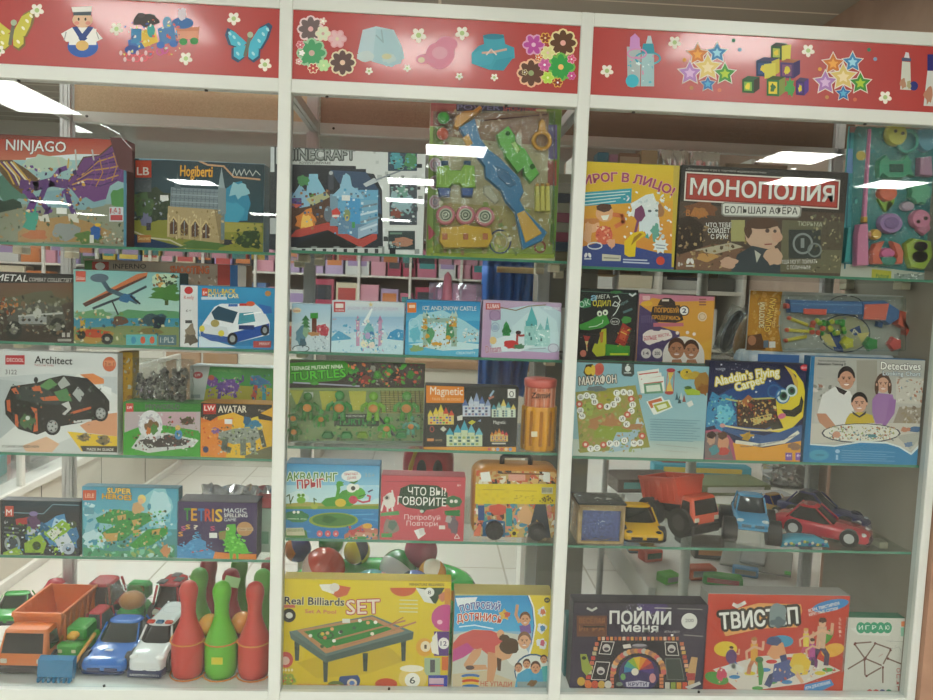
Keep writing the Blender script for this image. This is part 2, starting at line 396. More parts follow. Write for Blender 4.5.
for i, (px, py) in enumerate(LAMPS):
    x, y = refl(px, py); lamp(x, y, label='square white light panel in the hall ceiling, mirrored in the case glass')
LB = mat('led_diffuser_strip', '#ffffff', .5, emit='#f9fbf5', es=13)
lamp(-3.35, -4.55, .55, 1.1, 'long white light panel mirrored at the upper left of the case glass', es=LB)
for x, y in ((-1.6, -2.6), (-.1, -2.9), (1.6, -2.4), (-3.2, -1.2)):
    lamp(x, y, label='square white light panel in the ceiling before the toy case')
LR = mat('led_diffuser_rear', '#ffffff', .5, emit='#f8fbf8', es=18)
for x, y in ((-1.9, 1.3), (-.5, 1.3), (-2.6, 3.0), (-.9, 3.0)):
    lamp(x, y, label='square white light panel in the ceiling behind the toy case', grp='ceiling light panels behind the case', es=LR)
w = bpy.data.worlds.new('World'); sc.world = w; w.use_nodes = True
w.node_tree.nodes['Background'].inputs[0].default_value = (.75, .78, .8, 1); w.node_tree.nodes['Background'].inputs[1].default_value = .12
# ------------------------------------------------------------------ the glass show case
CASE = empty('display_cabinet', ((X0+X3)/2, .2, 0), label='long white framed glass show case full of boxed toys with red banner on top', cat='display cabinet')
cx, cy = (X0+X3)/2, .2
def cpart(name, mats, mb, **k):
    o = mb.build(name, mats, CASE, **k); o.location = (-cx, -cy, 0); return o
ZB, ZR, ZN0, ZN1, ZT = .5628, 1.9095, 1.9382, 2.0834, 2.112
YD = .425
for X in (X0, X1, X2, X3):
    fa, fb = (X-.014, X+.014) if X != X3 else (X, X+.021)
    b = MB(); b.bbox(fa, 0, .06, fb, .03, ZT, .0015); cpart('front_post', WHITE, b)
    xr = X-.006 if X != X3 else X-.045
    b = MB(); b.bbox(xr-.014, YD-.014, .06, xr+.014, YD+.014, ZT, .001)
    for s in (-1, 1): b.box(xr+s*.0152-.0012, YD-.009, .06, xr+s*.0152+.0012, YD-.003, ZT)
    for s in (-.006, .006): b.box(xr+s-.0012, YD-.0155, .06, xr+s+.0012, YD-.0138, ZT)
    cpart('rear_post', ALU, b)
    SX = X if X != X3 else X+.0135
    b = MB(); b.bbox(SX-.012, .03, ZR+.002, SX+.012, YD-.014, ZR+.026, .001); b.box(SX-.003, .03, ZR-.001, SX+.003, YD-.014, ZR+.003)
    cpart('side_rail', ALU, b)
    b = MB(); b.bbox(X-.012, .03, ZB-.028, X+.012, YD-.014, ZB-.004, .001); cpart('side_rail', ALU, b)
bays = ((X0, X1), (X1, X2), (X2, X3))
def screw(b, x, y, z): b.cyl((x, y, z), (x, y-.0015, z), .0028, n=10)
for k, (a, c) in enumerate(bays):
    a += .014; c -= .014 if k < 2 else 0
    for z0, z1, nm in ((ZR, ZN0, 'front_rail'), (ZN1, ZT, 'front_rail'), (ZB-.04, ZB, 'front_rail')):
        b = MB(); b.bbox(a, .001, z0, c, .029, z1, .001); b.box(a, .0295, z0+.004, c, .034, z1-.004); cpart(nm, WHITE, b)
    for z0, z1 in ((ZR-.002, ZR+.026), (ZT-.028, ZT), (ZB-.04, ZB-.012)):
        b = MB(); b.bbox(a, YD-.014, z0, c, YD+.014, z1, .001); b.box(a, YD-.0155, z0+.010, c, YD-.0135, z0+.013)
        cpart('rear_rail', WHITE if k < 1 else mat('rail_grey', '#cfcdc6', .4, .2), b)
    zs = ZR-.001
    for p, q, r_ in [((a+(c-a)*t, .012, zs), (a+(c-a)*t, .012, zs-.0035), .0035) for t in (.12, .75)]+[((a+(c-a)*.06, YD-.0145, ZR+.012), (a+(c-a)*.06, YD-.017, ZR+.012), .0035), ((a+(c-a)*.4, .015, ZB), (a+(c-a)*.4, .015, ZB+.004), .003)]:
        b = MB(); b.cyl(p, q, r_, n=10); cpart('screw', SCREW, b)
    # rear fascia board
    col = (('#dcc4a0', '#d0b692'), ('#a9826a', '#9c7860'), ('#7d5a40', '#70503a'))[k]  # chipboard tan, darkened bay by bay to carry the dimmer light at right
    b = MB(); b.box(a, YD-.004, ZR+.026, c, YD+.004, ZT-.028); cpart('rear_board', mat('chipboard_%d' % k, col[0], .7, noise=(220, col[1])), b)
    # base board and plinth of the case
    b = MB(); b.box(a-.01, .03, ZB-.03, c+.01, YD-.016, ZB-.001); cpart('base_board', mat('base_white', '#dddcd6', .35), b)
    b = MB(); b.box(a, .006, .06, c, .012, ZB-.041); cpart('lower_panel', mat('base_panel', '#cfc6b6', .5), b)
    # glass panes front
    b = MB(); b.box(a+.0005, .012, ZB+.0005, c-.0005, .0155, ZR-.0005)
    cpart('front_pane', GLASS, b)
    b = MB(); b.box(a+.0005, YD-.002, ZB, c-.0005, YD+.002, ZR-.003); cpart('rear_pane', glassmat('rear_glass', '#f8fbfb', 1.5, 0, film=.012, filmcol='#ccd2d4'), b)
# side closing panel at the right end (seen through the bay)
b = MB(); b.box(X3+.002, .031, ZB, X3+.010, YD-.016, ZR); cpart('side_panel', mat('side_grey', '#a59c8c', .6, noise=(3.2, '#938a7a')), b)
# glass shelves
SH = {}
SY0, SY1 = .0295, YD-.018
def shelf(k, n, px, py, y0=SY0):
    z = at(px, py, y0).z; a, c = bays[k]; a += .0145; c -= .0145 if k < 2 else .001
    SH[n] = z+.003
    b = MB(); b.m = 0; b.box(a, y0+.0012, z-.003, c, SY1, z+.003); b.m = 1; b.box(a, y0, z-.003, c, y0+.0012, z+.003)
    cpart('glass_shelf', [SHELFG, EDGE], b)
    for x in (a+.0125, c-.0125):
        for ya in (.115, SY1-.05):
            b = MB(); b.bbox(x-.012, ya, z-.02, x+.012, ya+.036, z-.0031, .002); cpart('shelf_bracket', mat('bracket_cream', '#d9cfb2', .5), b)
shelf(0, 'A1', 200, 251); shelf(0, 'B1', 200, 349); shelf(0, 'C1', 200, 458.5); shelf(0, 'D1', 170, 559.5)
shelf(1, 'A2', 430, 257); shelf(1, 'B2', 430, 357); shelf(1, 'C2', 430, 451); shelf(1, 'D2', 420, 542)
shelf(2, 'A3', 700, 272); shelf(2, 'B3', 640, 363, .10); shelf(2, 'C3', 750, 462); shelf(2, 'D3', 750, 550)
SH['E1'] = SH['E2'] = SH['E3'] = ZB-.001+.0002
# ------------------------------------------------------------------ camera and view
cd = bpy.data.cameras.new('camera'); co = bpy.data.objects.new('camera', cd); COL.objects.link(co); sc.camera = co
cd.sensor_width = 36; cd.lens = F*36/933; cd.clip_start = .05; cd.clip_end = 100
co.matrix_world = Matrix(((AR.x, AU.x, -AF.x, CAM.x), (AR.y, AU.y, -AF.y, CAM.y), (AR.z, AU.z, -AF.z, CAM.z), (0, 0, 0, 1)))
sc.view_settings.view_transform = 'Standard'; sc.view_settings.look = 'None'; sc.view_settings.gamma = 1; sc.view_settings.exposure = 1.1
try:
    sc.cycles.max_bounces = 10; sc.cycles.transparent_max_bounces = 24; sc.cycles.caustics_reflective = False; sc.cycles.caustics_refractive = False; sc.cycles.sample_clamp_indirect = 4
except Exception: pass
# ================================================================== BAY 1 boxes
TB = 'toy box'
# ---- shelf A
k = Pack('toy_box', -4, 127, 137, .034, SH['A1'], .045, '#5a2226', 'large building brick box with purple winged dragon, top shelf at far left')
A = k.art(0, 120, 5, '#8fb0b4', '#8a8a6c')
A.g(-30, 60, 640, 175, '#5c2a24', '#b8543a'); A.g(-30, 95, 640, 200, '#a83a2c', '#c4735c')
A.p([(130, 190), (380, 170), (620, 175), (620, 190), (380, 200), (130, 215)], '#d9e4e6')
A.g(-30, 200, 640, 420, '#9dc2c4', '#86a6a8'); A.blob(60, 330, 120, 90, '#4f7a6a', .3); A.blob(20, 480, 110, 90, '#35463a', .3)
A.e(330, 410, 200, 60, '#7fa4ac'); A.p([(-30, 470), (150, 430), (300, 440), (420, 450), (560, 420), (640, 410), (640, 640), (-30, 640)], '#8b8f7a')
A.p([(90, 560), (180, 500), (330, 480), (450, 510), (560, 560), (500, 610), (90, 610)], '#a88455'); A.blob(330, 560, 70, 45, '#8c9290', .2); A.blob(440, 590, 70, 30, '#57743c', .3)
A.blob(600, 400, 40, 60, '#4f8a4a', .3); A.blob(160, 500, 40, 70, '#3f9a86', .4); A.blob(170, 575, 60, 26, '#b0663c', .3); A.blob(240, 210, 120, 40, '#b4c6b4', .3)
wing = [(330, 330), (390, 240), (420, 190), (500, 180), (560, 130), (620, 140), (640, 240), (640, 320), (590, 305), (550, 330), (530, 395), (470, 410), (430, 385), (400, 400), (360, 350)]
A.p([(x-4, y-6) for x, y in wing], '#5b4433'); A.p(wing, '#6d3f79')
for i in range(7): A.l([(350+i*12, 335-i*12), (420+i*14, 318-i*22), (500+i*16, 330-i*30), (585+i*6, 300-i*24)], 7, '#c08a4a' if i % 2 else '#4d2c63')
for i in range(5): A.l([(600-i*34, 150+i*14), (622-i*36, 215+i*16), (600-i*40, 290+i*14)], 5, '#b8803f' if i % 2 else '#7b4a8c')
lw = [(-10, 200), (60, 200), (140, 250), (200, 300), (150, 330), (110, 370), (60, 330), (0, 260)]
A.p(lw, '#6a5136')
for i in range(7): A.l([(-5+i*12, 210), (40+i*18, 260+i*8), (70+i*16, 320+i*6)], 8, ('#c9a24e', '#5f3a70', '#d9d0b0')[i % 3])
A.l([(110, 320), (180, 330), (260, 310), (330, 320)], 46, '#5f3b72'); A.l([(260, 300), (300, 250), (330, 240)], 24, '#6d4688'); A.l([(130, 350), (170, 400), (150, 450)], 36, '#6a3f82')
A.l([(230, 330), (200, 400), (240, 450), (220, 500)], 24, '#5a3b74'); A.l([(330, 350), (350, 420), (370, 470), (360, 500)], 24, '#5a3b74'); A.p([(190, 480), (240, 470), (250, 510), (200, 505)], '#d0cfc4'); A.p([(340, 470), (390, 470), (395, 515), (345, 505)], '#d0cfc4')
A.n(120, 230, 420, 470, 60, 12, ['#c99a46', '#6b458a', '#3b2a55', '#e0d4b8', '#a87a3c']); A.n(0, 440, 620, 620, 60, 13, ['#6f7a58', '#a88455', '#46543c', '#8a7f66', '#b59a6a'])
A.l([(300, 230), (290, 190)], 8, '#c8c4b4'); A.l([(340, 240), (345, 195)], 8, '#c8a85a'); A.l([(385, 250), (378, 150)], 8, '#b8b6b0'); A.l([(470, 200), (462, 150)], 8, '#b8b6b0')
A.blob(480, 560, 26, 40, '#2c5a9a', .2); A.e(490, 525, 16, 9, '#d8b03c'); A.r(450, 575, 470, 615, '#d8d8d0'); A.n(500, 560, 625, 620, 26, 10, ['#d0c8b4', '#a08a6c', '#7a5c44'])
A.r(548, 435, 618, 508, '#c8cdd2'); A.r(554, 475, 614, 502, '#b84a4a'); A.n(554, 445, 612, 470, 12, 8, ['#b84a4a'])
A.t('NINJAGO', 32, 150, 330, 162, 54, '#e6e6e2', .03, out='#7c2a26', ow=.03)
A.r(620, 182, 640, 640, '#4e86a0'); k.done(); k.sticker(62, 211, .022, .013)
b = MB(); b.prism([(k.w/2-.01, k.h-.065), (k.w/2+.018, k.h-.072), (k.w/2+.018, k.h-.024), (k.w/2-.006, k.h+.001), (k.w/2-.03, k.h+.001)], -.04, -.03); b.build('lid_flap', mat('card_5a2226'), k.o)
k = Pack('toy_box', 132, 264, 161, .075, SH['A1'], .06, '#a9c6d6', 'brick set box showing a stone chapel with a grey roof, top shelf left bay')
A = k.art(120, 120, 5, '#24333c', '#38464a')
A.g(60, 190, 730, 470, '#1e3a44', '#2a4c56'); A.r(95, 190, 710, 200, '#7fb0c8'); A.blob(570, 420, 90, 110, '#2f87a8', .2); A.blob(590, 350, 50, 36, '#8fc0cc', .35); A.blob(560, 470, 60, 60, '#3f9ab8', .2)
A.p([(40, 500), (240, 500), (720, 515), (730, 660), (40, 640)], '#8a8a3a'); A.p([(520, 510), (710, 520), (710, 560), (520, 560)], '#a59c4c'); A.blob(180, 430, 110, 80, '#32402c', .3); A.blob(110, 420, 60, 60, '#45603a', .3)
A.p([(40, 560), (140, 590), (330, 640), (40, 640)], '#1f3a5c'); A.l([(50, 550), (150, 590), (250, 600), (330, 640)], 8, '#c8bfa4'); A.blob(430, 625, 130, 24, '#56743c', .3); A.blob(640, 600, 60, 50, '#3a4c30', .3); A.blob(540, 610, 40, 14, '#3b3840')
A.p([(240, 430), (520, 440), (520, 618), (235, 585)], '#b09a70'); A.p([(470, 440), (520, 440), (522, 610), (500, 620)], '#8f7c58'); A.p([(255, 335), (530, 350), (518, 450), (250, 432)], '#7c8a92')
for i in range(13): A.l([(262+i*21, 340+i), (256+i*21, 432+i)], 3, '#5f6c75', up=False)
for i in range(5): A.l([(258, 352+i*18), (528, 366+i*18)], 4, '#9aa8ae' if i % 2 else '#66747c', up=False)
for i in range(4):
    x = 268+i*54; y = 490+i*7; A.p([(x-18, y+80), (x-18, y+25), (x, y-4), (x+18, y+25), (x+18, y+80)], '#5d3f2c'); A.l([(x-20, y+25), (x, y-6), (x+20, y+25)], 7, '#d0b988'); A.l([(x, y+10), (x, y+80)], 4, '#8a97a0'); A.l([(x-27, y-20), (x-27, y+90)], 7, '#c9b389')
A.p([(488, 355), (508, 235), (528, 360)], '#8fa0a6'); A.r(490, 340, 530, 470, '#7f8c90'); A.p([(505, 470), (524, 470), (522, 600), (505, 600)], '#6f8084'); A.p([(270, 340), (288, 262), (304, 345)], '#55666e')
A.n(240, 450, 515, 600, 50, 9, ['#c6b084', '#9c8659', '#857247', '#d4c49c']); A.n(60, 380, 240, 500, 40, 12, ['#2b3a26', '#5a6a3a', '#8d94a0', '#46503a'])
A.blob(130, 500, 26, 34, '#6f6f8c', .3); A.r(133, 515, 155, 552, '#3b3442'); A.p([(205, 385), (240, 375), (245, 400), (210, 410)], '#dfe6e8')
A.r(78, 203, 158, 288, '#c8452f'); A.t('LB', 86, 275, 146, 275, 40, '#f0ece4', .04); A.r(78, 292, 158, 360, '#4c555c'); A.n(84, 296, 150, 356, 16, 6, ['#6b747a', '#39424a'])
A.t('Hogiberti', 302, 280, 462, 285, 55, '#e8b03c', .02, out='#7a4a1c', ow=.03); A.l([(385, 200), (440, 225), (520, 232), (570, 285), (640, 292), (700, 298)], 9, '#c49a78')
A.l([(562, 280), (572, 244), (584, 278), (598, 250), (606, 278), (622, 246), (632, 276), (648, 250), (664, 280), (680, 254), (702, 276)], 4, '#c4ccc8'); A.r(88, 575, 155, 612, '#b5763c'); A.t('Secret', 92, 600, 150, 600, 18, '#e8d8a0', .0)
A.n(560, 520, 715, 640, 24, 12, ['#6a7a3c', '#b0a050', '#3c4c2c']); k.done(); k.sticker(164.5, 198, .018, .012)
# ---- shelf B
k = Pack('toy_box', -4, 73, 273, .031, SH['B1'], .06, '#38302a', 'dark brown metal kit box showing a grey army vehicle, second shelf far left')
A = k.art(0, 240, 3.217, '#54463a', '#3b322b')
A.g(-10, 135, 235, 200, '#6d4c3a', '#64583f'); A.r(-20, 100, 240, 138, '#2b2723'); A.t('METAL', -14, 130, 88, 134, 22, '#d8d8d4', .03, shear=.2); A.t('COMBAT COLLECTSET', 92, 133, 230, 136, 13, '#bdbab4', .02, shear=.2)
A.blob(110, 200, 120, 34, '#5a5842', .3); A.p([(20, 255), (60, 215), (130, 200), (200, 215), (215, 270), (130, 275), (40, 275)], '#54544a')
A.r(60, 245, 150, 270, '#8f9290'); A.l([(60, 245), (200, 235)], 6, '#b0b2ac'); A.e(45, 290, 26, 30, '#2b2a26'); A.e(185, 280, 26, 30, '#2b2a26'); A.e(45, 290, 12, 14, '#6f6e66'); A.e(185, 280, 12, 14, '#6f6e66'); A.e(120, 235, 14, 18, '#b4b4ac')
A.n(0, 180, 230, 300, 90, 9, ['#6a6a58', '#8c8c7c', '#35332b', '#4a4d3a', '#a8a698', '#745c44']); A.n(0, 190, 60, 240, 12, 9, ['#b0703c', '#8a4a2c']); A.e(75, 257, 5, 5, '#3b3a36'); A.e(95, 257, 5, 5, '#3b3a36'); A.e(118, 257, 5, 5, '#3b3a36')
A.r(186, 318, 230, 326, '#a09c94'); A.r(200, 298, 210, 312, '#b4b0a8'); A.r(216, 298, 226, 312, '#b4b0a8'); k.done()
k = Pack('toy_box', 84, 246, 262, .135, SH['B1'], .06, '#b58a6c', 'beige and orange dart shooter box standing behind the plane and police car boxes')
A = k.art(0, 240, 3.217, '#b09a86', '#a58c74')
A.r(272, 66, 300, 120, '#4c8a3a'); A.r(296, 70, 350, 96, '#c04434'); A.e(322, 84, 16, 12, '#e8e4da'); A.t('INFERNO', 364, 92, 470, 92, 16, '#4b3b36', .02); A.t('SHOOTING', 548, 108, 672, 108, 25, '#e07a4c', .04, out='#a03a2c', ow=.03)
A.r(700, 72, 745, 145, '#b84a40'); A.r(740, 72, 770, 150, '#3b6a9c'); A.r(765, 80, 800, 150, '#d8c8b8'); A.n(560, 115, 700, 150, 20, 9, ['#c0a08a', '#96705c', '#d8c8b4']); k.done()
k = Pack('toy_box', 73.5, 179.5, 271, .031, SH['B1'], .06, '#3c5c60', 'brick set box with orange winged plane over a green lake, second shelf left bay')
A = k.art(0, 240, 3.217, '#8fb9b0', '#88a08a')
A.g(235, 100, 580, 230, '#7fb2b2', '#a8c8bc'); A.blob(300, 240, 70, 16, '#6c9a6c', .3); A.blob(470, 245, 130, 20, '#5f9468', .3); A.g(235, 252, 580, 285, '#3c86a4', '#4f8fa0')
A.p([(235, 285), (400, 275), (575, 280), (575, 345), (235, 345)], '#7f8a5c'); A.blob(300, 310, 60, 24, '#a8843f', .3); A.r(530, 180, 542, 210, '#4d5a34')
for q in ((530, 165, 42, 14), (545, 180, 44, 14), (515, 180, 34, 12), (540, 150, 30, 10)): A.blob(*q, '#4c7c3c', .35)
A.p([(265, 205), (440, 110), (475, 104), (472, 120), (330, 190), (275, 215)], '#c2734a'); A.p([(265, 205), (275, 215), (470, 122), (472, 114)], '#5b3b34')
A.l([(330, 130), (350, 160), (410, 185), (440, 200)], 14, '#4c6470'); A.e(320, 122, 30, 14, '#5c6c7a'); A.l([(300, 220), (350, 200), (420, 175), (470, 150)], 8, '#3c4850'); A.blob(410, 185, 26, 14, '#3c6c94', .3); A.l([(360, 195), (380, 240)], 5, '#3c3c3c'); A.l([(420, 180), (450, 205)], 6, '#2c2c30')
A.blob(490, 258, 40, 24, '#3f545c', .3); A.blob(510, 265, 20, 24, '#2f3a44', .3); A.blob(385, 262, 24, 14, '#6a4c3c', .3); A.blob(490, 295, 40, 10, '#7a6c40', .3)
A.blob(300, 300, 55, 12, '#b44a30', .3); A.e(345, 318, 20, 18, '#2a2a28'); A.e(262, 305, 14, 14, '#2a2a28'); A.e(345, 318, 8, 7, '#9a9a90'); A.blob(265, 275, 9, 18, '#c49a3c', .3)
A.blob(530, 128, 40, 22, '#b4ccb0', .15); A.n(495, 112, 570, 146, 22, 9, ['#8a5c3c', '#4c5c4c', '#d0a05c', '#3c4c3c']); A.n(240, 230, 570, 330, 60, 8, ['#4f7c5c', '#b08a4c', '#3c5c6c', '#c8c4a0', '#6c8c4c'])
A.r(406, 304, 505, 338, '#5fb0b4'); A.r(510, 306, 568, 338, '#54707c')
for x in (430, 460, 490): A.e(x, 322, 8, 12, '#c85c3c' if x > 440 else '#3c8cb0')
A.r(244, 100, 276, 134, '#c85c4c'); A.t('Sluban', 246, 128, 274, 128, 12, '#e8e0d8', .0); A.t('1:PL2', 516, 330, 560, 330, 18, '#c8ccc8', .0); k.done()
k = Pack('toy_box', 180, 275, 286.5, .031, SH['B1'], .055, '#3576a8', 'blue box of a white and blue brick police car, second shelf left bay')
A = k.art(0, 240, 3.217, '#3d96c4', '#2f78a8')
A.r(578, 140, 636, 345, '#dcdcdc'); A.p([(636, 330), (636, 345), (700, 350), (880, 350), (880, 340), (760, 340)], '#3c8cc0'); A.p([(640, 345), (640, 310), (760, 345)], '#cfe0ea')
A.e(607, 162, 14, 12, '#c83c3c'); A.t('Keely', 592, 190, 624, 190, 12, '#c83c3c', .01); A.t('6+', 598, 232, 616, 232, 10, '#8a8a8a', 0); A.r(596, 258, 618, 268, '#4a4a4a'); A.blob(612, 300, 20, 30, '#8c7f6c', .3); A.blob(612, 320, 22, 16, '#5c5348', .3)
A.r(650, 155, 668, 180, '#d8542c'); A.t('6+', 653, 176, 666, 176, 14, '#fff', .01); A.t('PULL-BACK', 670, 172, 758, 172, 15, '#e8c83c', .05, out='#2c5c8c', ow=.04); A.t('POLICE CAR', 670, 187, 768, 187, 14, '#f0e6b0', .05, out='#2c5c8c', ow=.04); A.r(648, 183, 730, 192, '#c8d8e4')
body = [(640, 290), (655, 265), (690, 215), (710, 205), (820, 205), (850, 230), (868, 265), (866, 305), (760, 330), (680, 325), (645, 310)]
A.p(body, '#e4e8ec'); A.p([(680, 232), (702, 212), (765, 232), (750, 268), (690, 255)], '#2c4c60'); A.p([(770, 235), (815, 232), (822, 262), (765, 272)], '#4c98a8'); A.p([(740, 300), (866, 268), (866, 300), (760, 330), (740, 325)], '#27509c'); A.p([(645, 290), (730, 300), (735, 330), (680, 325), (645, 308)], '#3c5c9c')
A.p([(830, 205), (872, 215), (875, 235), (850, 238)], '#3c6cb4'); A.p([(652, 270), (730, 280), (738, 312), (655, 300)], '#d4d8dc'); A.e(692, 268, 14, 12, '#a8985c'); A.e(650, 285, 9, 10, '#d8c84c'); A.e(712, 300, 10, 10, '#d8c84c')
A.e(748, 318, 17, 20, '#23262c'); A.e(748, 318, 9, 11, '#9ca0a0'); A.e(852, 290, 14, 18, '#23262c'); A.e(852, 290, 7, 10, '#9ca0a0'); A.r(770, 204, 800, 212, '#c83c34'); A.e(806, 205, 14, 8, '#d8603c'); A.r(735, 206, 765, 214, '#3c6cb4'); A.r(768, 274, 818, 288, '#2a3a6c'); A.l([(785, 240), (840, 232)], 4, '#fff')
A.r(815, 325, 872, 346, '#b04c4c'); A.t('MANY', 835, 338, 868, 338, 9, '#f0d8d0', .02); A.e(862, 172, 10, 9, '#c48a4c'); k.done()
# ---- shelf C
k = Pack('toy_box', -2, 117.5, 352, .031, SH['C1'], .03, '#dcdcd8', 'white building set box with black and orange car model, third shelf far left')
A = k.art(0, 340, 5.386, '#d3d6d4', '#c6c9c6')
A.p([(-10, 200), (260, 180), (640, 200), (640, 480), (-10, 560)], '#c0c6c6'); A.p([(-10, 210), (140, 230), (100, 520), (-10, 560)], '#b4bcbc'); A.p([(420, 180), (640, 300), (640, 420), (300, 560), (-10, 600), (-10, 540)], '#d8dad6')
A.p([(430, 460), (560, 400), (640, 390), (640, 520), (470, 500)], '#d69a74'); A.p([(120, 570), (250, 520), (320, 560), (280, 605), (140, 600)], '#ddb494'); A.p([(430, 185), (500, 180), (560, 210), (560, 235), (510, 240)], '#d8854c'); A.p([(540, 240), (600, 260), (600, 300), (550, 270)], '#e4e6e4')
A.p([(362, 492), (640, 520), (640, 600), (440, 600)], '#e0bc30'); A.p([(432, 570), (640, 572), (640, 606), (446, 600)], '#46423c'); A.t('MADE IN GUADE', 468, 595, 612, 598, 15, '#e4e0d8', .02)
for x, y in ((450, 525), (560, 540)): A.blob(x, y, 40, 22, '#7a6c4c', .35); A.n(x-40, y-20, x+40, y+20, 10, 9, ['#3c3a34', '#b0885c', '#8c8c84'])
A.p([(25, 330), (60, 250), (200, 230), (270, 205), (340, 190), (430, 200), (520, 270), (590, 330), (590, 380), (520, 430), (300, 470), (200, 510), (100, 480), (30, 400)], '#2d2c29')
A.p([(80, 260), (190, 235), (260, 260), (330, 350), (200, 340), (90, 320)], '#3c4540'); A.p([(210, 250), (270, 205), (310, 240), (260, 270)], '#5c8a54'); A.p([(290, 280), (360, 260), (390, 330), (320, 330)], '#4f8050')
A.p([(310, 235), (345, 195), (380, 240), (330, 265)], '#a8aca8'); A.p([(390, 290), (420, 250), (455, 290), (430, 335)], '#a8aca8'); A.p([(365, 195), (470, 205), (560, 290), (590, 330), (500, 340), (420, 240)], '#232321')
for q in ([(60, 265), (85, 255), (105, 290), (80, 290)], [(170, 255), (215, 245), (225, 275), (180, 275)], [(215, 310), (300, 300), (320, 325), (235, 328)], [(35, 325), (55, 320), (60, 390), (40, 380)], [(165, 360), (200, 370), (205, 490), (180, 495), (190, 400)], [(80, 400), (95, 400), (100, 470), (82, 460)], [(390, 385), (490, 358), (492, 370), (395, 398)]): A.p(q, '#c8643a')
A.p([(330, 345), (370, 330), (385, 370), (350, 405), (335, 398), (365, 370)], '#c4c6c2'); A.l([(400, 440), (490, 432)], 12, '#c8cac6'); A.blob(150, 440, 40, 40, '#4c6c48', .3); A.e(150, 420, 12, 12, '#c8d0c8')
for x, y, r in ((283, 465, 44), (543, 395, 40)): A.e(x, y, r, r*1.1, '#1f1f1e'); A.e(x, y, r*.68, r*.78, '#8c8e8c'); A.e(x, y, r*.5, r*.6, '#3c3c3c'); A.flower(x, y, r*.6, '#a8aaa8', None, n=5)
A.n(60, 240, 560, 460, 60, 9, ['#454a46', '#1d1d1c', '#5f6660', '#c86c40', '#3c5c40']); A.e(195, 215, 12, 16, '#2c2c2c')
A.r(30, 82, 134, 132, '#b8323a'); A.t('DECOOL', 38, 116, 128, 118, 20, '#f0d8d4', .03); A.t('Architect', 188, 124, 390, 132, 40, '#2e2e2e', .035); A.t('TWO CAR TYPES', 186, 140, 290, 143, 10, '#b04c44', .01); A.t('3122', 30, 184, 92, 185, 26, '#4c4c4c', 0)
A.e(590, 130, 36, 40, '#c86a48'); A.r(560, 110, 620, 140, '#d88c64'); A.t('2 in 1', 566, 136, 614, 138, 18, '#7c3020', .02); A.t('IT CAN BE CHANGED NOW', 14, 578, 212, 580, 13, '#5a5a56', .02); k.done(); k.sticker(30, 441, .001, .001)
k = Pack('toy_box', 118.5, 132.5, 352, .075, SH['C1'], .04, '#c9a02c', 'narrow yellow edged set box squeezed between the white car box and the parts bag')
A = k.art(0, 340, 5.386, '#d0a42c', '#c08c28'); A.n(645, 70, 700, 600, 46, 16, ['#b88c34', '#d8b850', '#a87428', '#c8ccb4', '#8c7c50']); k.done()
k = Pack('toy_box', 189.5, 273, 367, .14, SH['C1'], .06, '#c8ccc8', 'white and green box with purple brick beast, behind the orange beast robot box')
A = k.art(110, 340, 5.183, '#4f9c50', '#8ca048')
A.p([(480, 310), (520, 140), (840, 150), (840, 330), (480, 330)], '#4fa054'); A.p([(480, 260), (600, 230), (840, 250), (840, 330), (480, 330)], '#b0a83c'); A.t('ANIMAL SERIES', 530, 165, 680, 170, 16, '#7cc46c', .02)
A.blob(610, 240, 70, 36, '#6c4a98', .25); A.l([(660, 230), (690, 210), (688, 185)], 9, '#6c4a98'); A.e(530, 215, 30, 28, '#7a4f9c'); A.e(525, 195, 16, 14, '#c8604c'); A.l([(570, 260), (565, 300)], 18, '#5c3f88'); A.l([(640, 260), (650, 295)], 18, '#5c3f88'); A.n(510, 190, 680, 290, 40, 9, ['#8860b4', '#4c3474', '#b498cc', '#c8b8a0'])
A.blob(770, 215, 46, 30, '#3f7ca8', .3); A.l([(755, 240), (745, 310)], 22, '#c0503c'); A.l([(800, 245), (798, 315)], 20, '#3f98a8'); A.n(730, 180, 830, 310, 30, 9, ['#5c7c9c', '#c05c40', '#30586c', '#60b0ac']); A.p([(400, 90), (520, 130), (480, 345), (400, 345)], '#ccd0cc'); A.e(456, 182, 26, 18, '#c05058'); A.t('LW', 442, 188, 470, 186, 13, '#f0e0dc', .04); A.r(420, 282, 468, 300, '#9ca4a8'); k.done()
k = Pack('toy_box', 123, 200.5, 403, .031, SH['C1'], .06, '#3d8a38', 'green brick set box with white arch and small figures, under the bag of parts')
A = k.art(110, 340, 5.183, '#46933c', '#3c9434')
A.r(75, 325, 470, 372, '#3c8038'); A.p([(75, 372), (470, 372), (470, 480), (75, 480)], '#b8a8ac'); A.p([(230, 375), (450, 375), (440, 430), (260, 440)], '#c0a0a8'); A.blob(400, 420, 40, 22, '#5a4a3c', .3); A.p([(75, 480), (200, 430), (460, 470), (470, 620), (75, 600)], '#459c38')
A.p([(110, 560), (160, 490), (300, 480), (460, 520), (430, 555), (200, 585)], '#c8ccc8'); A.p([(150, 520), (300, 490), (420, 520), (380, 548), (200, 560)], '#4b4440')
A.ring(210, 440, 62, 76, 34, '#d8d8d8'); A.n(150, 370, 270, 510, 30, 14, ['#e4e4e4', '#c8c8cc', '#b4b4bc']); A.blob(215, 450, 32, 34, '#7c5c3c', .3); A.blob(228, 460, 20, 26, '#4c7c3c', .3); A.blob(200, 470, 12, 20, '#c8743c', .3)
A.e(355, 490, 20, 26, '#4c88b8'); A.e(352, 455, 14, 14, '#d8b46c'); A.n(120, 490, 450, 570, 60, 9, ['#e0e0dc', '#34302c', '#c8c8c0', '#8c4c44']); A.n(280, 400, 450, 500, 30, 9, ['#6c4a34', '#8c7a5c', '#a83c34', '#4c6c34'])
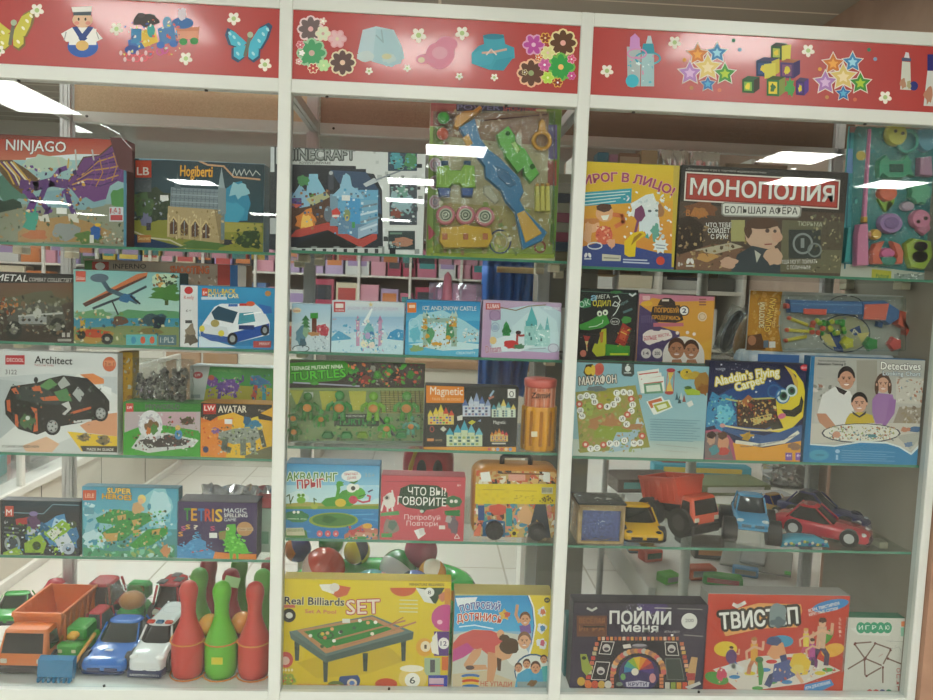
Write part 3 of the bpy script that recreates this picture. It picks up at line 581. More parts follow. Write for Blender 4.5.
A.r(84, 328, 122, 372, '#c84c44'); A.t('LW', 90, 356, 116, 356, 14, '#fff', .02); A.t('MYWORLD', 186, 358, 362, 358, 26, '#46544a', .04, out='#8c988c', ow=.02); k.done()
k = Pack('toy_box', 200.5, 272.5, 403.5, .031, SH['C1'], .06, '#c98a28', 'orange and black box with a four legged brick beast, under the purple beast box')
A = k.art(110, 340, 5.183, '#e0a82c', '#d8b030')
A.p([(470, 320), (560, 400), (520, 600), (470, 600)], '#d4702c'); A.p([(470, 430), (640, 400), (600, 610), (470, 600)], '#dc8430'); A.p([(470, 325), (840, 330), (840, 350), (780, 380), (840, 400), (840, 420), (700, 400), (640, 375), (560, 395), (520, 420), (470, 400)], '#33302c')
A.p([(700, 600), (800, 560), (840, 550), (840, 620), (700, 620)], '#6c6a4c'); A.blob(740, 450, 60, 50, '#d8c03c', .3)
A.p([(560, 480), (640, 460), (760, 450), (790, 500), (740, 530), (640, 540), (570, 520)], '#8c9488'); A.l([(600, 510), (590, 560), (620, 570)], 30, '#5c6458'); A.l([(690, 520), (690, 590)], 30, '#6c7468'); A.l([(740, 510), (745, 580)], 26, '#7c8478'); A.l([(780, 470), (800, 550)], 22, '#54584c')
A.blob(735, 435, 46, 22, '#3c7c9c', .3); A.blob(710, 420, 20, 24, '#2c5c7c', .3); A.blob(545, 470, 22, 16, '#7c5c98', .2); A.n(560, 440, 800, 590, 90, 9, ['#a8b0a0', '#4c5448', '#6c7c58', '#c0c4b4', '#3c4438', '#8c9c70']); A.n(480, 430, 560, 600, 20, 9, ['#e89c4c', '#c85c28', '#e8b45c'])
A.r(484, 332, 550, 372, '#c83c34'); A.t('LW', 490, 365, 544, 365, 26, '#f4e8e0', .05); A.r(484, 374, 550, 384, '#a83028'); A.t('AVATAR', 562, 375, 708, 375, 36, '#e4dcc8', .04); A.t('6+', 484, 410, 506, 410, 14, '#e8c8a0', .01); A.t('Pan', 770, 370, 800, 370, 12, '#c8b89c', 0)
A.e(497, 567, 15, 17, '#3c3c5c'); k.done(); k.sticker(228.5, 421.5, .017, .011)
# ---- shelf D
k = Pack('toy_box', 0, 79.5, 501, .031, SH['D1'], .03, '#20262a', 'black brick set box with lime green vehicles, fourth shelf far left')
A = k.art(0, 450, 3.217, '#23292d', '#1e2a30')
A.g(8, 165, 255, 200, '#1f3a44', '#1c2c34'); A.l([(10, 200), (140, 205), (170, 175), (255, 178)], 3, '#6c8c98'); A.blob(180, 260, 60, 50, '#4c86b4', .3); A.blob(190, 250, 30, 30, '#a4c8dc', .3); A.blob(120, 270, 40, 40, '#2c5c80', .3); A.blob(225, 280, 26, 40, '#3c74a0', .3)
A.r(16, 180, 44, 214, '#c05040'); A.t('M', 20, 210, 38, 210, 20, '#e8d8d0', .03); A.t('6+', 14, 238, 26, 238, 12, '#b8bcc0', .01)
for i in range(3): A.l([(14, 250+i*14), (60, 252+i*14)], 5, '#5c6468')
A.p([(50, 222), (95, 215), (95, 238), (52, 240)], '#a83434'); A.blob(110, 235, 20, 26, '#5c4060', .3); A.e(108, 205, 14, 8, '#7c6c9c'); A.r(88, 255, 112, 272, '#b4bcc8')
A.p([(78, 300), (130, 270), (150, 300), (140, 330), (80, 330)], '#8cac3c'); A.p([(140, 270), (200, 225), (235, 245), (180, 300)], '#88b038'); A.p([(150, 268), (180, 245), (200, 262), (170, 290)], '#d0d4c8'); A.p([(175, 290), (215, 265), (240, 310), (200, 335)], '#c4ccd4'); A.e(220, 318, 20, 18, '#a8b4c4'); A.e(220, 318, 8, 8, '#3c4454'); A.e(40, 300, 26, 28, '#8c9898'); A.e(40, 302, 18, 20, '#3c464c'); A.p([(10, 330), (60, 310), (75, 335), (12, 345)], '#8cac44')
A.e(118, 308, 14, 14, '#3c4c2c'); A.e(235, 240, 12, 12, '#3c4c2c'); A.n(20, 230, 245, 335, 90, 7, ['#a0c84c', '#54702c', '#283034', '#c8d4dc', '#6c98bc', '#7c9c38']); k.done()
k = Pack('toy_box', 82, 178.5, 487.5, .031, SH['D1'], .028, '#3f7484', 'blue brick set box with green armoured flying craft, fourth shelf left bay')
A = k.art(80, 455, 4.443, '#4f9cb0', '#4c8c84')
A.g(15, 130, 430, 330, '#4a98b4', '#6cb4c4'); A.blob(340, 230, 80, 90, '#8cc8d0', .2); A.blob(350, 220, 50, 60, '#b4dce0', .2); A.blob(80, 330, 60, 80, '#88bcc8', .3); A.blob(60, 380, 50, 40, '#b8d8dc', .3); A.p([(15, 410), (150, 430), (300, 420), (420, 400), (420, 460), (15, 460)], '#4c946c')
A.n(20, 400, 410, 455, 40, 18, ['#4c9c6c', '#78c09c', '#3c7454', '#a8d4c8', '#8ca860']); A.n(20, 220, 420, 400, 40, 20, ['#5caac0', '#90ccd4', '#4590a8', '#c0e0e4'])
A.p([(70, 280), (150, 240), (240, 250), (310, 260), (320, 290), (270, 320), (190, 380), (120, 380), (95, 345), (160, 310), (80, 300)], '#3c8c48'); A.p([(220, 400), (300, 330), (390, 320), (390, 350), (320, 400), (240, 415)], '#3f9440')
for q in ([(105, 350), (170, 345), (165, 380), (120, 385)], [(230, 290), (275, 280), (270, 310), (240, 315)], [(165, 270), (205, 262), (205, 285), (170, 290)], [(320, 335), (360, 325), (350, 350), (320, 360)], [(235, 335), (270, 330), (262, 360), (238, 362)]): A.p(q, '#c49c5c')
A.n(80, 240, 390, 410, 110, 9, ['#4cac50', '#2c6c34', '#b49458', '#60b868', '#284c34', '#c8b888']); A.blob(258, 235, 26, 26, '#c8a070', .2); A.e(276, 195, 18, 20, '#e0c878'); A.e(272, 205, 12, 13, '#dcb488'); A.blob(380, 425, 20, 28, '#c88c5c', .3)
A.p([(14, 155), (74, 155), (72, 200), (14, 200)], '#c4583c'); A.t('LELE', 24, 188, 64, 188, 18, '#f0c8a8', .03); A.t('SUPER', 122, 168, 228, 172, 24, '#f0d070', .05, out='#6c4c1c', ow=.05); A.t('HEROES', 100, 192, 230, 200, 22, '#e8b848', .05, out='#6c4c1c', ow=.05); A.t('8+', 22, 222, 46, 222, 14, '#d8e4e8', .01); A.r(20, 232, 64, 262, '#5c98a8'); k.done()
k = Pack('toy_box', 177, 257, 502, .031, SH['D1'], .06, '#3c3440', 'dark purple spelling game box with a green pixel dinosaur, fourth shelf beside the post')
A = k.art(80, 455, 4.443, '#43345a', '#3b3050')
A.p([(430, 460), (430, 400), (460, 410), (490, 380), (530, 370), (560, 385), (560, 410), (600, 430), (620, 465)], '#4c90c0'); A.p([(590, 465), (600, 430), (700, 440), (800, 440), (800, 470)], '#d07c34'); A.l([(498, 432), (568, 420)], 6, '#c05048'); A.n(440, 380, 590, 455, 26, 10, ['#5ca4d0', '#3c80b0'], rot=False)
for i, (c_, ch) in enumerate((('#3c8c3c', 'T'), ('#d89c2c', 'E'), ('#3c78b0', 'T'), ('#c44838', 'R'), ('#d8902c', 'I'), ('#e0b83c', 'S'))): A.t(ch, (464, 495, 526, 556, 588, 602)[i], 290+i, (490, 519, 552, 583, 594, 632)[i], 290+i, 56, c_, .05)
A.t('MAGIC', 640, 256, 740, 256, 20, '#c8ccd0', .03); A.t('SPELLING', 640, 276, 744, 276, 17, '#e0e0dc', .03); A.t('GAME', 640, 294, 694, 294, 14, '#c8ccd0', .02)
dino = [(620, 370), (620, 340), (650, 335), (652, 310), (690, 306), (695, 330), (690, 350), (700, 370), (735, 395), (750, 430), (770, 435), (720, 440), (705, 435), (705, 462), (695, 462), (692, 438), (680, 438), (678, 462), (666, 462), (664, 436), (650, 415), (640, 380)]
A.p(dino, '#58b038'); A.n(640, 345, 730, 430, 40, 9, ['#6cc848', '#48982c', '#80d45c'], rot=False); A.p([(615, 345), (650, 335), (645, 375), (620, 375)], '#8c7c48'); A.e(656, 328, 8, 7, '#e8e8c0'); A.e(657, 328, 3, 4, '#2c2c2c')
A.e(732, 328, 36, 32, '#b88c5c'); A.r(698, 322, 770, 336, '#c8a880'); A.t('Over 200', 702, 334, 766, 334, 10, '#5a4030', .0)
for x, y, c_ in ((460, 325, '#c85c8c'), (480, 318, '#e0b04c'), (448, 350, '#e4a03c'), (515, 320, '#e0d8c8'), (520, 350, '#4c9cc8'), (510, 365, '#6cb4d8'), (590, 325, '#c84c70'), (530, 362, '#3c88b8')): A.t('?' if x == 515 else 'S', x-10, y+10, x+10, y+10, 20, c_, .04)
A.r(575, 345, 610, 368, '#e0e0dc'); k.done()
# ================================================================== BAY 2 boxes
# ---- shelf A
k = Pack('toy_box', 269.5, 424.5, 150, .034, SH['A2'], .06, '#3a3c40', 'white and black pixel framed box with blue block castle, top shelf middle bay')
A = k.art(270, 130, 5, '#d9dddb')
A.r(-10, 20, 30, 640, '#3c4044'); A.r(-10, 20, 22, 210, '#d0d6d8'); A.r(0, 440, 30, 520, '#c4c8c8')
R = random.Random(3)
for i in range(46): A.r(*(lambda x, y, q: (x, y, x+q, y+q))(R.uniform(440, 770), R.uniform(90, 600), R.choice((10, 16, 24))), R.choice(('#b4bab8', '#8c9290', '#e8eceb', '#c4cac8', '#4c5050')))
A.p([(30, 170), (430, 180), (430, 195), (480, 195), (480, 215), (520, 220), (540, 260), (560, 300), (565, 590), (30, 585)], '#2b2e36')
A.p([(300, 200), (480, 210), (545, 300), (560, 420), (480, 400), (340, 260)], '#39506c'); A.p([(30, 380), (300, 300), (300, 470), (150, 500), (30, 500)], '#5c4034'); A.blob(180, 455, 60, 60, '#d8843c', .3); A.blob(180, 460, 30, 36, '#f0c060', .3); A.blob(120, 340, 40, 30, '#4c6c8c', .3)
A.p([(130, 500), (290, 462), (455, 545), (535, 510), (535, 545), (458, 590), (290, 500), (150, 535), (100, 535)], '#b84c44'); A.p([(160, 560), (290, 500), (440, 580), (420, 590), (130, 590)], '#1f2024')
# blue block castle
for x0, x1, y0, y1, c_ in ((300, 340, 320, 480, '#7c9cb0'), (340, 540, 300, 470, '#6cacd0'), (350, 380, 270, 330, '#a0c4d8'), (365, 395, 225, 300, '#a8d0e0'), (400, 440, 290, 340, '#8cbcd4'), (455, 540, 350, 520, '#7cb0cc'), (380, 450, 330, 470, '#4c9cd0'), (340, 540, 470, 520, '#6c8ca8')): A.r(x0, y0, x1, y1, c_)
A.p([(380, 215), (400, 230), (410, 280), (460, 320), (470, 345), (310, 330), (350, 290), (362, 240)], '#94c4dc'); A.p([(440, 545), (535, 505), (535, 450), (440, 490)], '#a0bcd0'); A.p([(345, 420), (345, 500), (440, 545), (440, 480)], '#688cac')
for i in range(4): A.l([(455, 385+i*38), (535, 370+i*34)], 10, '#cfe0ea' if i % 2 else '#7c8c9c')
A.p([(105, 340), (150, 270), (200, 330), (200, 380), (150, 390)], '#8cb8d4'); A.r(195, 220, 240, 320, '#94c8e0'); A.p([(190, 240), (215, 218), (245, 250), (290, 330), (180, 330)], '#8cc0d8'); A.p([(180, 345), (280, 310), (300, 335), (210, 380)], '#b8b88c'); A.blob(165, 255, 30, 26, '#4c8c54', .3); A.r(195, 318, 220, 332, '#5c8c3c')
A.r(110, 340, 158, 385, '#5c4c8c'); A.p([(110, 370), (160, 372), (130, 392)], '#c85c50'); A.p([(305, 405), (335, 388), (355, 415), (330, 445), (305, 430)], '#d04c44'); A.r(312, 424, 345, 436, '#e8e0d8'); A.e(385, 425, 18, 30, '#8c9c6c'); A.e(385, 440, 10, 16, '#d8c060'); A.r(410, 460, 425, 490, '#4c9c5c')
A.r(292, 210, 318, 300, '#484c54'); A.e(305, 215, 10, 10, '#b8bcc0'); A.e(290, 420, 20, 40, '#6c7884')
R = random.Random(8)
for i in range(60):
    x, y, q = R.uniform(315, 540), R.uniform(290, 520), R.choice((8, 12)); A.r(x, y, x+q, y+q, R.choice(('#a8d4e8', '#58a4cc', '#88a4b8', '#3c84b4', '#d0e4ec', '#6c7c8c')))
for i in range(36):
    x, y, q = R.uniform(105, 280), R.uniform(290, 500), R.choice((8, 12)); A.r(x, y, x+q, y+q, R.choice(('#7c5040', '#4c6484', '#a87850', '#3c3434', '#98b8cc')))
A.p([(465, 270), (520, 240), (550, 255), (480, 285)], '#c0c8cc'); A.l([(530, 250), (650, 205)], 8, '#8c949c')
A.r(590, 105, 735, 205, '#3c5060'); A.r(735, 170, 760, 190, '#2c3438'); A.blob(635, 150, 30, 44, '#4c9ca8', .3); A.blob(705, 155, 36, 40, '#4c8c5c', .3); A.n(595, 110, 735, 205, 26, 11, ['#58b0bc', '#5c9c6c', '#2c343c', '#8cb0a8'], rot=False)
A.r(598, 265, 735, 475, '#4c545c'); A.blob(665, 360, 60, 60, '#98b8c0', .3); A.blob(660, 310, 30, 30, '#6c9c8c', .3); A.blob(630, 415, 30, 24, '#8c5044', .3); A.n(600, 270, 732, 470, 36, 11, ['#b8ccd0', '#6c7c84', '#7ca8a0', '#34383c', '#d4dcdc'], rot=False)
A.r(592, 505, 725, 598, '#3c4848'); A.blob(665, 560, 50, 24, '#b8846c', .2); A.r(600, 512, 660, 522, '#6c8c7c'); A.n(600, 560, 650, 596, 12, 10, ['#b8c8c0', '#5c7c84'], rot=False)
for i in range(9): A.r(150+i*56, 590-(i % 2)*8, 180+i*56, 625, ('#24262a', '#8c9290')[i % 2])
A.r(30, 590, 560, 625, '#c8ccca'); 
for i in range(8): A.r(160+i*52, 594, 178+i*52, 616, '#3a3c40')
A.t('MINECRAFT', 76, 152, 424, 150, 58, '#7c827f', .05, out='#3c4040', ow=.045, shear=0); A.t('MINECRAFT', 78, 146, 422, 144, 46, '#a4aaa6', .01); A.t('ADVENTUREWARE', 145, 170, 305, 172, 12, '#5c605e', .03)
k.done(); k.sticker(346, 198, .018, .012)
# ---- shelf C : magnetic
k = Pack('toy_box', 424, 517.5, 386.5, .031, SH['C2'], .05, '#30302e', 'black magnetic tile castle set box with orange title corner, third shelf middle')
A = k.art(410, 345, 5.183, '#383936', '#343432')
A.r(70, 528, 560, 560, '#d8963c'); A.r(84, 206, 280, 300, '#e0862c'); A.t('Magnetic', 104, 256, 274, 260, 42, '#f0e4d0', .02); A.t('TILES 3D BLOCKS', 112, 285, 262, 288, 12, '#f0c890', .02)
def castle(cx, base, w, hgt, cw, cr, cols):
    for i, (dx, hh) in enumerate(((-.42, .72), (.42, .72), (-.2, .85), (.2, .85), (0, 1.0))):
        x = cx+dx*w; ww = w*.19; A.r(x-ww/2, base-hgt*hh*.62, x+ww/2, base, cw); A.p([(x-ww*.62, base-hgt*hh*.62), (x, base-hgt*hh), (x+ww*.62, base-hgt*hh*.62)], cr[i % len(cr)])
    A.r(cx-w*.46, base-hgt*.42, cx+w*.46, base, cw)
    for r_ in range(3):
        for c_ in range(7): A.r(cx-w*.43+c_*w*.125, base-hgt*.38+r_*hgt*.125, cx-w*.43+c_*w*.125+w*.085, base-hgt*.38+r_*hgt*.125+hgt*.085, cols[(r_*3+c_*2) % len(cols)])
castle(160, 412, 130, 105, '#d8c06c', ['#d8c03c', '#c84c34'], ['#3c64b0', '#c84838', '#7c4c9c', '#e0b43c', '#48a058'])
castle(345, 370, 140, 125, '#c4ccd8', ['#5c74a8', '#8c9cc0', '#b8c4d4'], ['#5c6c9c', '#dce0e4', '#a08898', '#3c4460'])
castle(485, 375, 120, 95, '#ccd8c4', ['#4c94a4', '#d8c46c', '#8cb0a8'], ['#34444c', '#dce8d8', '#64909c'])
castle(282, 525, 180, 135, '#c8d4b0', ['#4ca4bc', '#6cb8c8'], ['#5c8c8c', '#e8ecd0', '#a0b46c', '#4c6c6c'])
castle(462, 500, 88, 70, '#d0b870', ['#c87c34', '#c84c4c'], ['#7c5088', '#d8a44c', '#c86444', '#4c5088'])
A.p([(243, 370), (272, 362), (272, 388), (246, 392)], '#d8d4c8'); A.p([(300, 402), (322, 388), (342, 398), (320, 414)], '#c8c03c'); A.p([(410, 262), (432, 232), (438, 240), (418, 270)], '#98b4c8'); A.p([(405, 272), (432, 262), (438, 270), (410, 284)], '#b87868'); A.p([(350, 394), (368, 384), (366, 398)], '#8ca0c0')
A.t('Magnetic', 432, 408, 496, 408, 18, '#d4d4cc', .02); A.r(506, 228, 546, 274, '#e4e4de'); A.ring(526, 254, 12, 15, 4, '#4c4c48'); A.r(424, 506, 496, 514, '#c8c4b8'); A.ring(114, 436, 12, 16, 4, '#b85450'); A.p([(172, 420), (190, 436), (174, 450), (156, 436)], '#c4c4b8')
A.r(88, 484, 124, 498, '#d89058'); A.t('100 PCS', 130, 498, 166, 498, 10, '#c8a880', .02)
for i in range(6): A.e(410+i*22, 540, 9, 9, ('#c86c5c', '#e0c8a0', '#7c9cc0')[i % 3])
k.done()
# ---- shelf B
k = Pack('toy_box', 291.5, 330.5, 304, .031, SH['B2'], .05, '#9cb8c8', 'small pale winter box with green capped tree stump and fir tree, beside white post')
A = k.art(270, 250, 5.831, '#b0ccd8', '#b8cad2')
A.g(128, 310, 352, 450, '#a8c8dc', '#bcd2da'); A.p([(128, 440), (200, 410), (352, 430), (352, 600), (128, 600)], '#c4d4da'); A.p([(235, 368), (280, 366), (280, 400), (235, 400)], '#3c8c3c'); A.r(244, 398, 272, 480, '#6c4438')
for i in range(5): A.p([(208, 380+i*20), (232+i*2, 412+i*20), (184-i*2, 412+i*20)], '#4c8454' if i % 2 else '#3c7044')
A.blob(180, 500, 34, 60, '#5c8494', .25); A.blob(190, 540, 20, 24, '#3c5c6c', .3); A.blob(210, 480, 20, 30, '#8cac8c', .3); A.blob(255, 490, 36, 12, '#b8885c', .3); A.blob(310, 465, 34, 34, '#b84c58', .3); A.n(285, 435, 340, 495, 14, 9, ['#d8c8cc', '#c86c74', '#a03444']); A.ring(180, 575, 50, 22, 5, '#3c5058')
A.n(250, 500, 340, 590, 26, 8, ['#9cb0b8', '#dce4e8', '#8494a0', '#7c98a8']); A.e(156, 352, 26, 16, '#e8d8b8'); A.t('Sembo', 136, 360, 176, 360, 14, '#c86c3c', .03); A.p([(130, 590), (150, 560), (165, 590)], '#e4ecee'); k.done()
k = Pack('toy_box', 331.5, 404, 301.5, .031, SH['B2'], .05, '#c4d0d8', 'pale blue and pink box of snowy ice palace towers, second shelf middle')
A = k.art(270, 250, 5.831, '#c8d4d8', '#c4dce4')
A.g(356, 300, 790, 400, '#d8dcdc', '#a4c8dc'); A.g(356, 390, 790, 480, '#98bcd8', '#b8d4e4'); A.p([(680, 520), (700, 480), (740, 460), (790, 470), (790, 540), (700, 530)], '#4498c8'); A.p([(356, 510), (400, 470), (470, 510), (480, 540), (356, 540)], '#5ca4c8'); A.p([(356, 530), (600, 510), (790, 530), (790, 610), (356, 605)], '#c4e0e8')
A.t('SNOW WORLD OF DREAM', 452, 348, 745, 354, 20, '#b0a8c4', .03, out='#dce4e8', ow=.02); A.r(372, 302, 438, 362, '#c04c50'); A.r(382, 312, 428, 338, '#e8dcd8'); A.t('SLUBAN', 382, 356, 430, 356, 11, '#f0d8d4', .02)
for x in (510, 640): A.r(x-8, 410, x+12, 560, '#c898b8'); A.p([(x-12, 412), (x+2, 380), (x+16, 412)], '#b484ac')
A.p([(530, 440), (590, 340), (600, 345), (560, 440)], '#e4ecec'); A.star(588, 318, 16, '#d8c48c'); A.p([(540, 560), (548, 460), (575, 420), (605, 460), (612, 560)], '#74b4b8'); A.e(592, 500, 18, 26, '#3c7cb0'); A.e(550, 548, 22, 20, '#ece8c8'); A.e(592, 556, 20, 18, '#e8dcd0'); A.e(570, 500, 16, 20, '#b8a0cc')
A.n(500, 400, 660, 590, 60, 10, ['#d8e4ec', '#84b8c4', '#c4a0c0', '#5c98b4', '#e8e0cc']); A.n(360, 440, 780, 600, 50, 12, ['#d0e8f0', '#8cc0d8', '#b4d8e4', '#5ca8cc']); A.t('6+', 368, 408, 388, 408, 12, '#c87c84', .02); k.done()
k = Pack('toy_box', 405.5, 479.5, 300.5, .031, SH['B2'], .05, '#2c6c94', 'deep blue box of a brick snow castle gate with gold lettering, second shelf middle')
A = k.art(400, 250, 4.665, '#3c98c8', '#4ca8d0')
A.g(30, 240, 375, 330, '#2c84bc', '#5cb0d4'); A.p([(90, 300), (200, 280), (300, 330), (375, 380), (375, 440), (40, 430), (40, 340)], '#a4d4e0'); A.blob(70, 390, 30, 40, '#6cbcd0', .3); A.p([(40, 430), (375, 430), (375, 495), (40, 495)], '#5cb4d4'); A.p([(40, 440), (200, 420), (375, 440), (375, 460), (200, 470)], '#c8e4e8')
A.r(34, 246, 76, 292, '#e07c38'); A.r(42, 256, 70, 270, '#f0d0b0'); A.t('ICE AND SNOW CASTLE', 106, 280, 356, 283, 20, '#d8e8f0', .03, out='#2c5c84', ow=.04)
for x, w_ in ((118, 22), (252, 26)): A.r(x-w_/2, 310, x+w_/2, 450, '#9cb8a8'); A.r(x-w_/2, 320, x+w_/2, 345, '#c49c44'); A.p([(x-w_*.7, 310), (x-w_*.3, 285), (x, 300), (x+w_*.3, 280), (x+w_*.7, 310)], '#b4ccc4')
A.r(125, 318, 250, 338, '#98b4a8'); A.p([(130, 440), (135, 380), (185, 345), (235, 380), (240, 440)], '#cfe4ec'); A.blob(230, 380, 20, 40, '#4c8c60', .3); A.blob(140, 400, 20, 40, '#5c9c70', .3)
for q in ((170, 440, 26, 10), (115, 360, 14, 10), (225, 410, 14, 10), (250, 350, 14, 10), (128, 400, 10, 12)): A.blob(*q, '#d8a03c', .3)
A.n(100, 300, 270, 460, 70, 8, ['#d8b050', '#e4e8dc', '#6c9c80', '#a86c3c', '#3c6c54', '#94bcb4']); A.n(295, 370, 365, 430, 24, 8, ['#d8d8d0', '#a8803c', '#3c4c50', '#e0e4e0']); A.ring(65, 340, 24, 22, 4, '#b4dce8'); A.blob(75, 460, 30, 16, '#8ca870', .3); A.t('CREATIVITY', 262, 486, 352, 486, 12, '#dcecf0', .03); A.l([(220, 463), (340, 463)], 3, '#e4f0f4'); k.done()
k = Pack('toy_box', 482, 560.5, 301.5, .031, SH['B2'], .05, '#b8a4b8', 'lilac box with turquoise spired ice palace and red sleigh, second shelf beside white post')
A = k.art(400, 250, 4.665, '#bfa8c4', '#b898bc')
A.p([(430, 280), (520, 270), (620, 255), (700, 262), (750, 290), (752, 470), (700, 480), (560, 470), (440, 480), (420, 440)], '#bcd4dc'); A.p([(520, 360), (600, 290), (640, 260), (730, 330), (750, 460), (560, 460)], '#c8e0e4'); A.l([(470, 268), (540, 282), (600, 262), (680, 256)], 5, '#8c7460')
A.p([(430, 420), (560, 380), (640, 440), (560, 475), (430, 470)], '#d8e6ea'); A.r(586, 330, 640, 360, '#5cacb0'); A.p([(592, 332), (614, 262), (640, 332)], '#5cb0b4'); A.r(630, 370, 700, 450, '#a8d4d0'); A.p([(676, 372), (687, 308), (698, 372)], '#70b4b8'); A.p([(640, 372), (655, 340), (672, 372)], '#88c0c0'); A.r(580, 355, 640, 445, '#9cccc8')
for x, y in ((600, 385), (608, 405), (655, 410), (610, 345)): A.r(x, y, x+8, y+16, '#3c6c6c')
A.n(580, 340, 700, 450, 30, 8, ['#c8e8e4', '#84bcbc', '#b0d8d4', '#ffffff']); A.p([(478, 400), (484, 350), (495, 332), (508, 350), (514, 400)], '#3c8850'); A.blob(495, 375, 20, 20, '#2f7440', .3)
A.blob(520, 440, 36, 20, '#c43c3c', .15); A.l([(545, 430), (548, 390), (560, 400), (578, 398)], 10, '#a84440'); A.e(552, 385, 13, 9, '#3c2c2c'); A.blob(555, 450, 26, 12, '#4c7c5c', .3); A.ring(715, 458, 26, 22, 4, '#a49cb4'); A.e(715, 458, 20, 17, '#ccd0dc'); A.ring(444, 360, 20, 22, 3, '#8c9cb8'); A.e(444, 362, 14, 14, '#a0b4cc'); A.r(416, 280, 470, 326, '#a88cb0'); A.ring(443, 305, 26, 26, 3, '#8c7090')
A.r(400, 248, 468, 278, '#c4504c'); A.t('SLUBAN', 406, 272, 462, 272, 20, '#f0dcd8', .05); A.t('MAGIC TALE', 672, 278, 744, 278, 12, '#e4ecf0', .03); A.e(434, 422, 16, 18, '#e0c488'); A.t('Dream', 400, 480, 472, 475, 34, '#a8607c', .02, out='#e0d4dc', ow=.03); A.l([(600, 462), (680, 458)], 4, '#9cacb4'); k.done()
# ---- shelf D
k = Pack('toy_box', 284.5, 379, 464.5, .031, SH['D2'], .06, '#3c7ca0', 'blue game box with green frog sticking out its tongue over a pond')
A = k.art(270, 450, 5.388, '#3c94c4', '#3c8cc0')
A.g(76, 66, 592, 190, '#3c94c8', '#8cc4dc'); A.g(76, 190, 592, 300, '#b8dce4', '#c8e4e4'); A.blob(140, 260, 80, 40, '#d4e8e8', .2); A.blob(540, 230, 60, 40, '#a8d4e4', .2); A.p([(76, 290), (200, 280), (420, 295), (592, 290), (592, 330), (350, 335), (76, 320)], '#a8a054'); A.p([(76, 305), (592, 300), (592, 330), (76, 318)], '#7c9c3c'); A.g(76, 318, 592, 490, '#3c84b8', '#2c78b4')
A.l([(420, 350), (560, 345)], 6, '#5ca8d0'); A.l([(90, 420), (220, 440)], 8, '#4c9ccc'); A.l([(500, 370), (590, 380)], 8, '#4c98c8'); A.e(342, 378, 134, 42, '#8ca43c'); A.e(345, 376, 118, 34, '#4c7c3c'); A.blob(320, 375, 40, 22, '#34642c', .3); A.blob(370, 355, 40, 12, '#4c8440', .3)
A.blob(145, 358, 66, 32, '#3c7c4c', .12); A.e(130, 335, 8, 8, '#e8ecdc'); A.e(152, 335, 8, 8, '#e8ecdc'); A.l([(96, 370), (196, 372)], 6, '#a4c4a0'); A.n(90, 345, 200, 385, 14, 8, ['#2c6440', '#5c9c5c'])
A.p([(275, 285), (300, 260), (360, 250), (390, 220), (440, 205), (440, 295), (300, 305)], '#4c983c'); A.e(465, 232, 50, 34, '#5cac44', rot=8); A.e(420, 270, 40, 34, '#4c9c3c'); A.e(380, 284, 30, 22, '#d8bc40'); A.l([(360, 260), (370, 210), (366, 185)], 18, '#58a440'); A.blob(376, 182, 20, 14, '#58a440', .3); A.e(440, 205, 28, 24, '#f0f0e8'); A.e(468, 200, 14, 16, '#f0f0e8'); A.e(448, 206, 12, 12, '#3c3c34'); A.l([(432, 170), (452, 178), (470, 166)], 10, '#3c7c34'); A.l([(480, 250), (515, 240)], 5, '#2c5c28')
A.e(448, 268, 24, 22, '#c84c5c'); A.l([(460, 265), (500, 282), (535, 275), (540, 250), (525, 245)], 10, '#d8586c'); A.l([(530, 225), (552, 215)], 8, '#4c5068'); A.e(240, 300, 20, 20, '#a8b044'); A.e(168, 270, 24, 18, '#78b03c'); A.e(156, 244, 10, 10, '#78b03c'); A.e(178, 244, 10, 10, '#78b03c'); A.e(156, 243, 4, 4, '#222'); A.e(178, 243, 4, 4, '#222')
A.l([(110, 290), (104, 240), (90, 250)], 6, '#4c6c3c'); A.l([(108, 290), (125, 250)], 6, '#4c6c3c'); A.l([(240, 290), (236, 260), (250, 270)], 6, '#4c6c3c'); A.blob(140, 460, 70, 36, '#4c8440', .2); A.p([(86, 420), (180, 418), (190, 460), (90, 460)], '#c8c4a4'); A.t('ОБНОВИ ИГРУ', 92, 440, 180, 440, 16, '#4c7c3c', .02)
A.t('АКВАЛАНГ', 92, 165, 362, 168, 44, '#5c8c44', .05, out='#e4ecdc', ow=.06); A.t('ПРЫГ', 148, 208, 292, 200, 46, '#b83c44', .06, out='#e8e4dc', ow=.05); A.e(438, 140, 54, 30, '#e8ece8'); A.t('ПРЫГАЮТ', 400, 138, 476, 134, 14, '#c05c5c', .02); A.t('ДАЖЕ', 416, 158, 466, 154, 14, '#c05c5c', .02); A.t('35+', 510, 145, 565, 145, 20, '#9cb0b8', .02)
for x in (268, 312, 355): A.e(x, 450, 16, 17, '#d86c74'); A.t('x', x-6, 457, x+6, 457, 16, '#f0e0dc', .02)
A.p([(400, 455), (500, 400), (592, 430), (592, 490), (400, 490)], '#b8745c'); A.blob(470, 440, 40, 20, '#b84c4c', .3); A.blob(520, 460, 60, 22, '#c49078', .3); A.e(525, 408, 26, 14, '#d8a43c'); A.blob(470, 478, 60, 12, '#3c8c4c', .3); A.n(400, 410, 590, 488, 20, 11, ['#e4d8cc', '#4c8c4c', '#c85c50', '#3c6c94']); k.done()
k = Pack('toy_box', 380.5, 464.5, 476, .031, SH['D2'], .05, '#a84048', 'coral red word game box with white lettering on a dark green cloud, fourth shelf middle')
A = k.art(370, 450, 4.443, '#c8545c', '#c04c54')
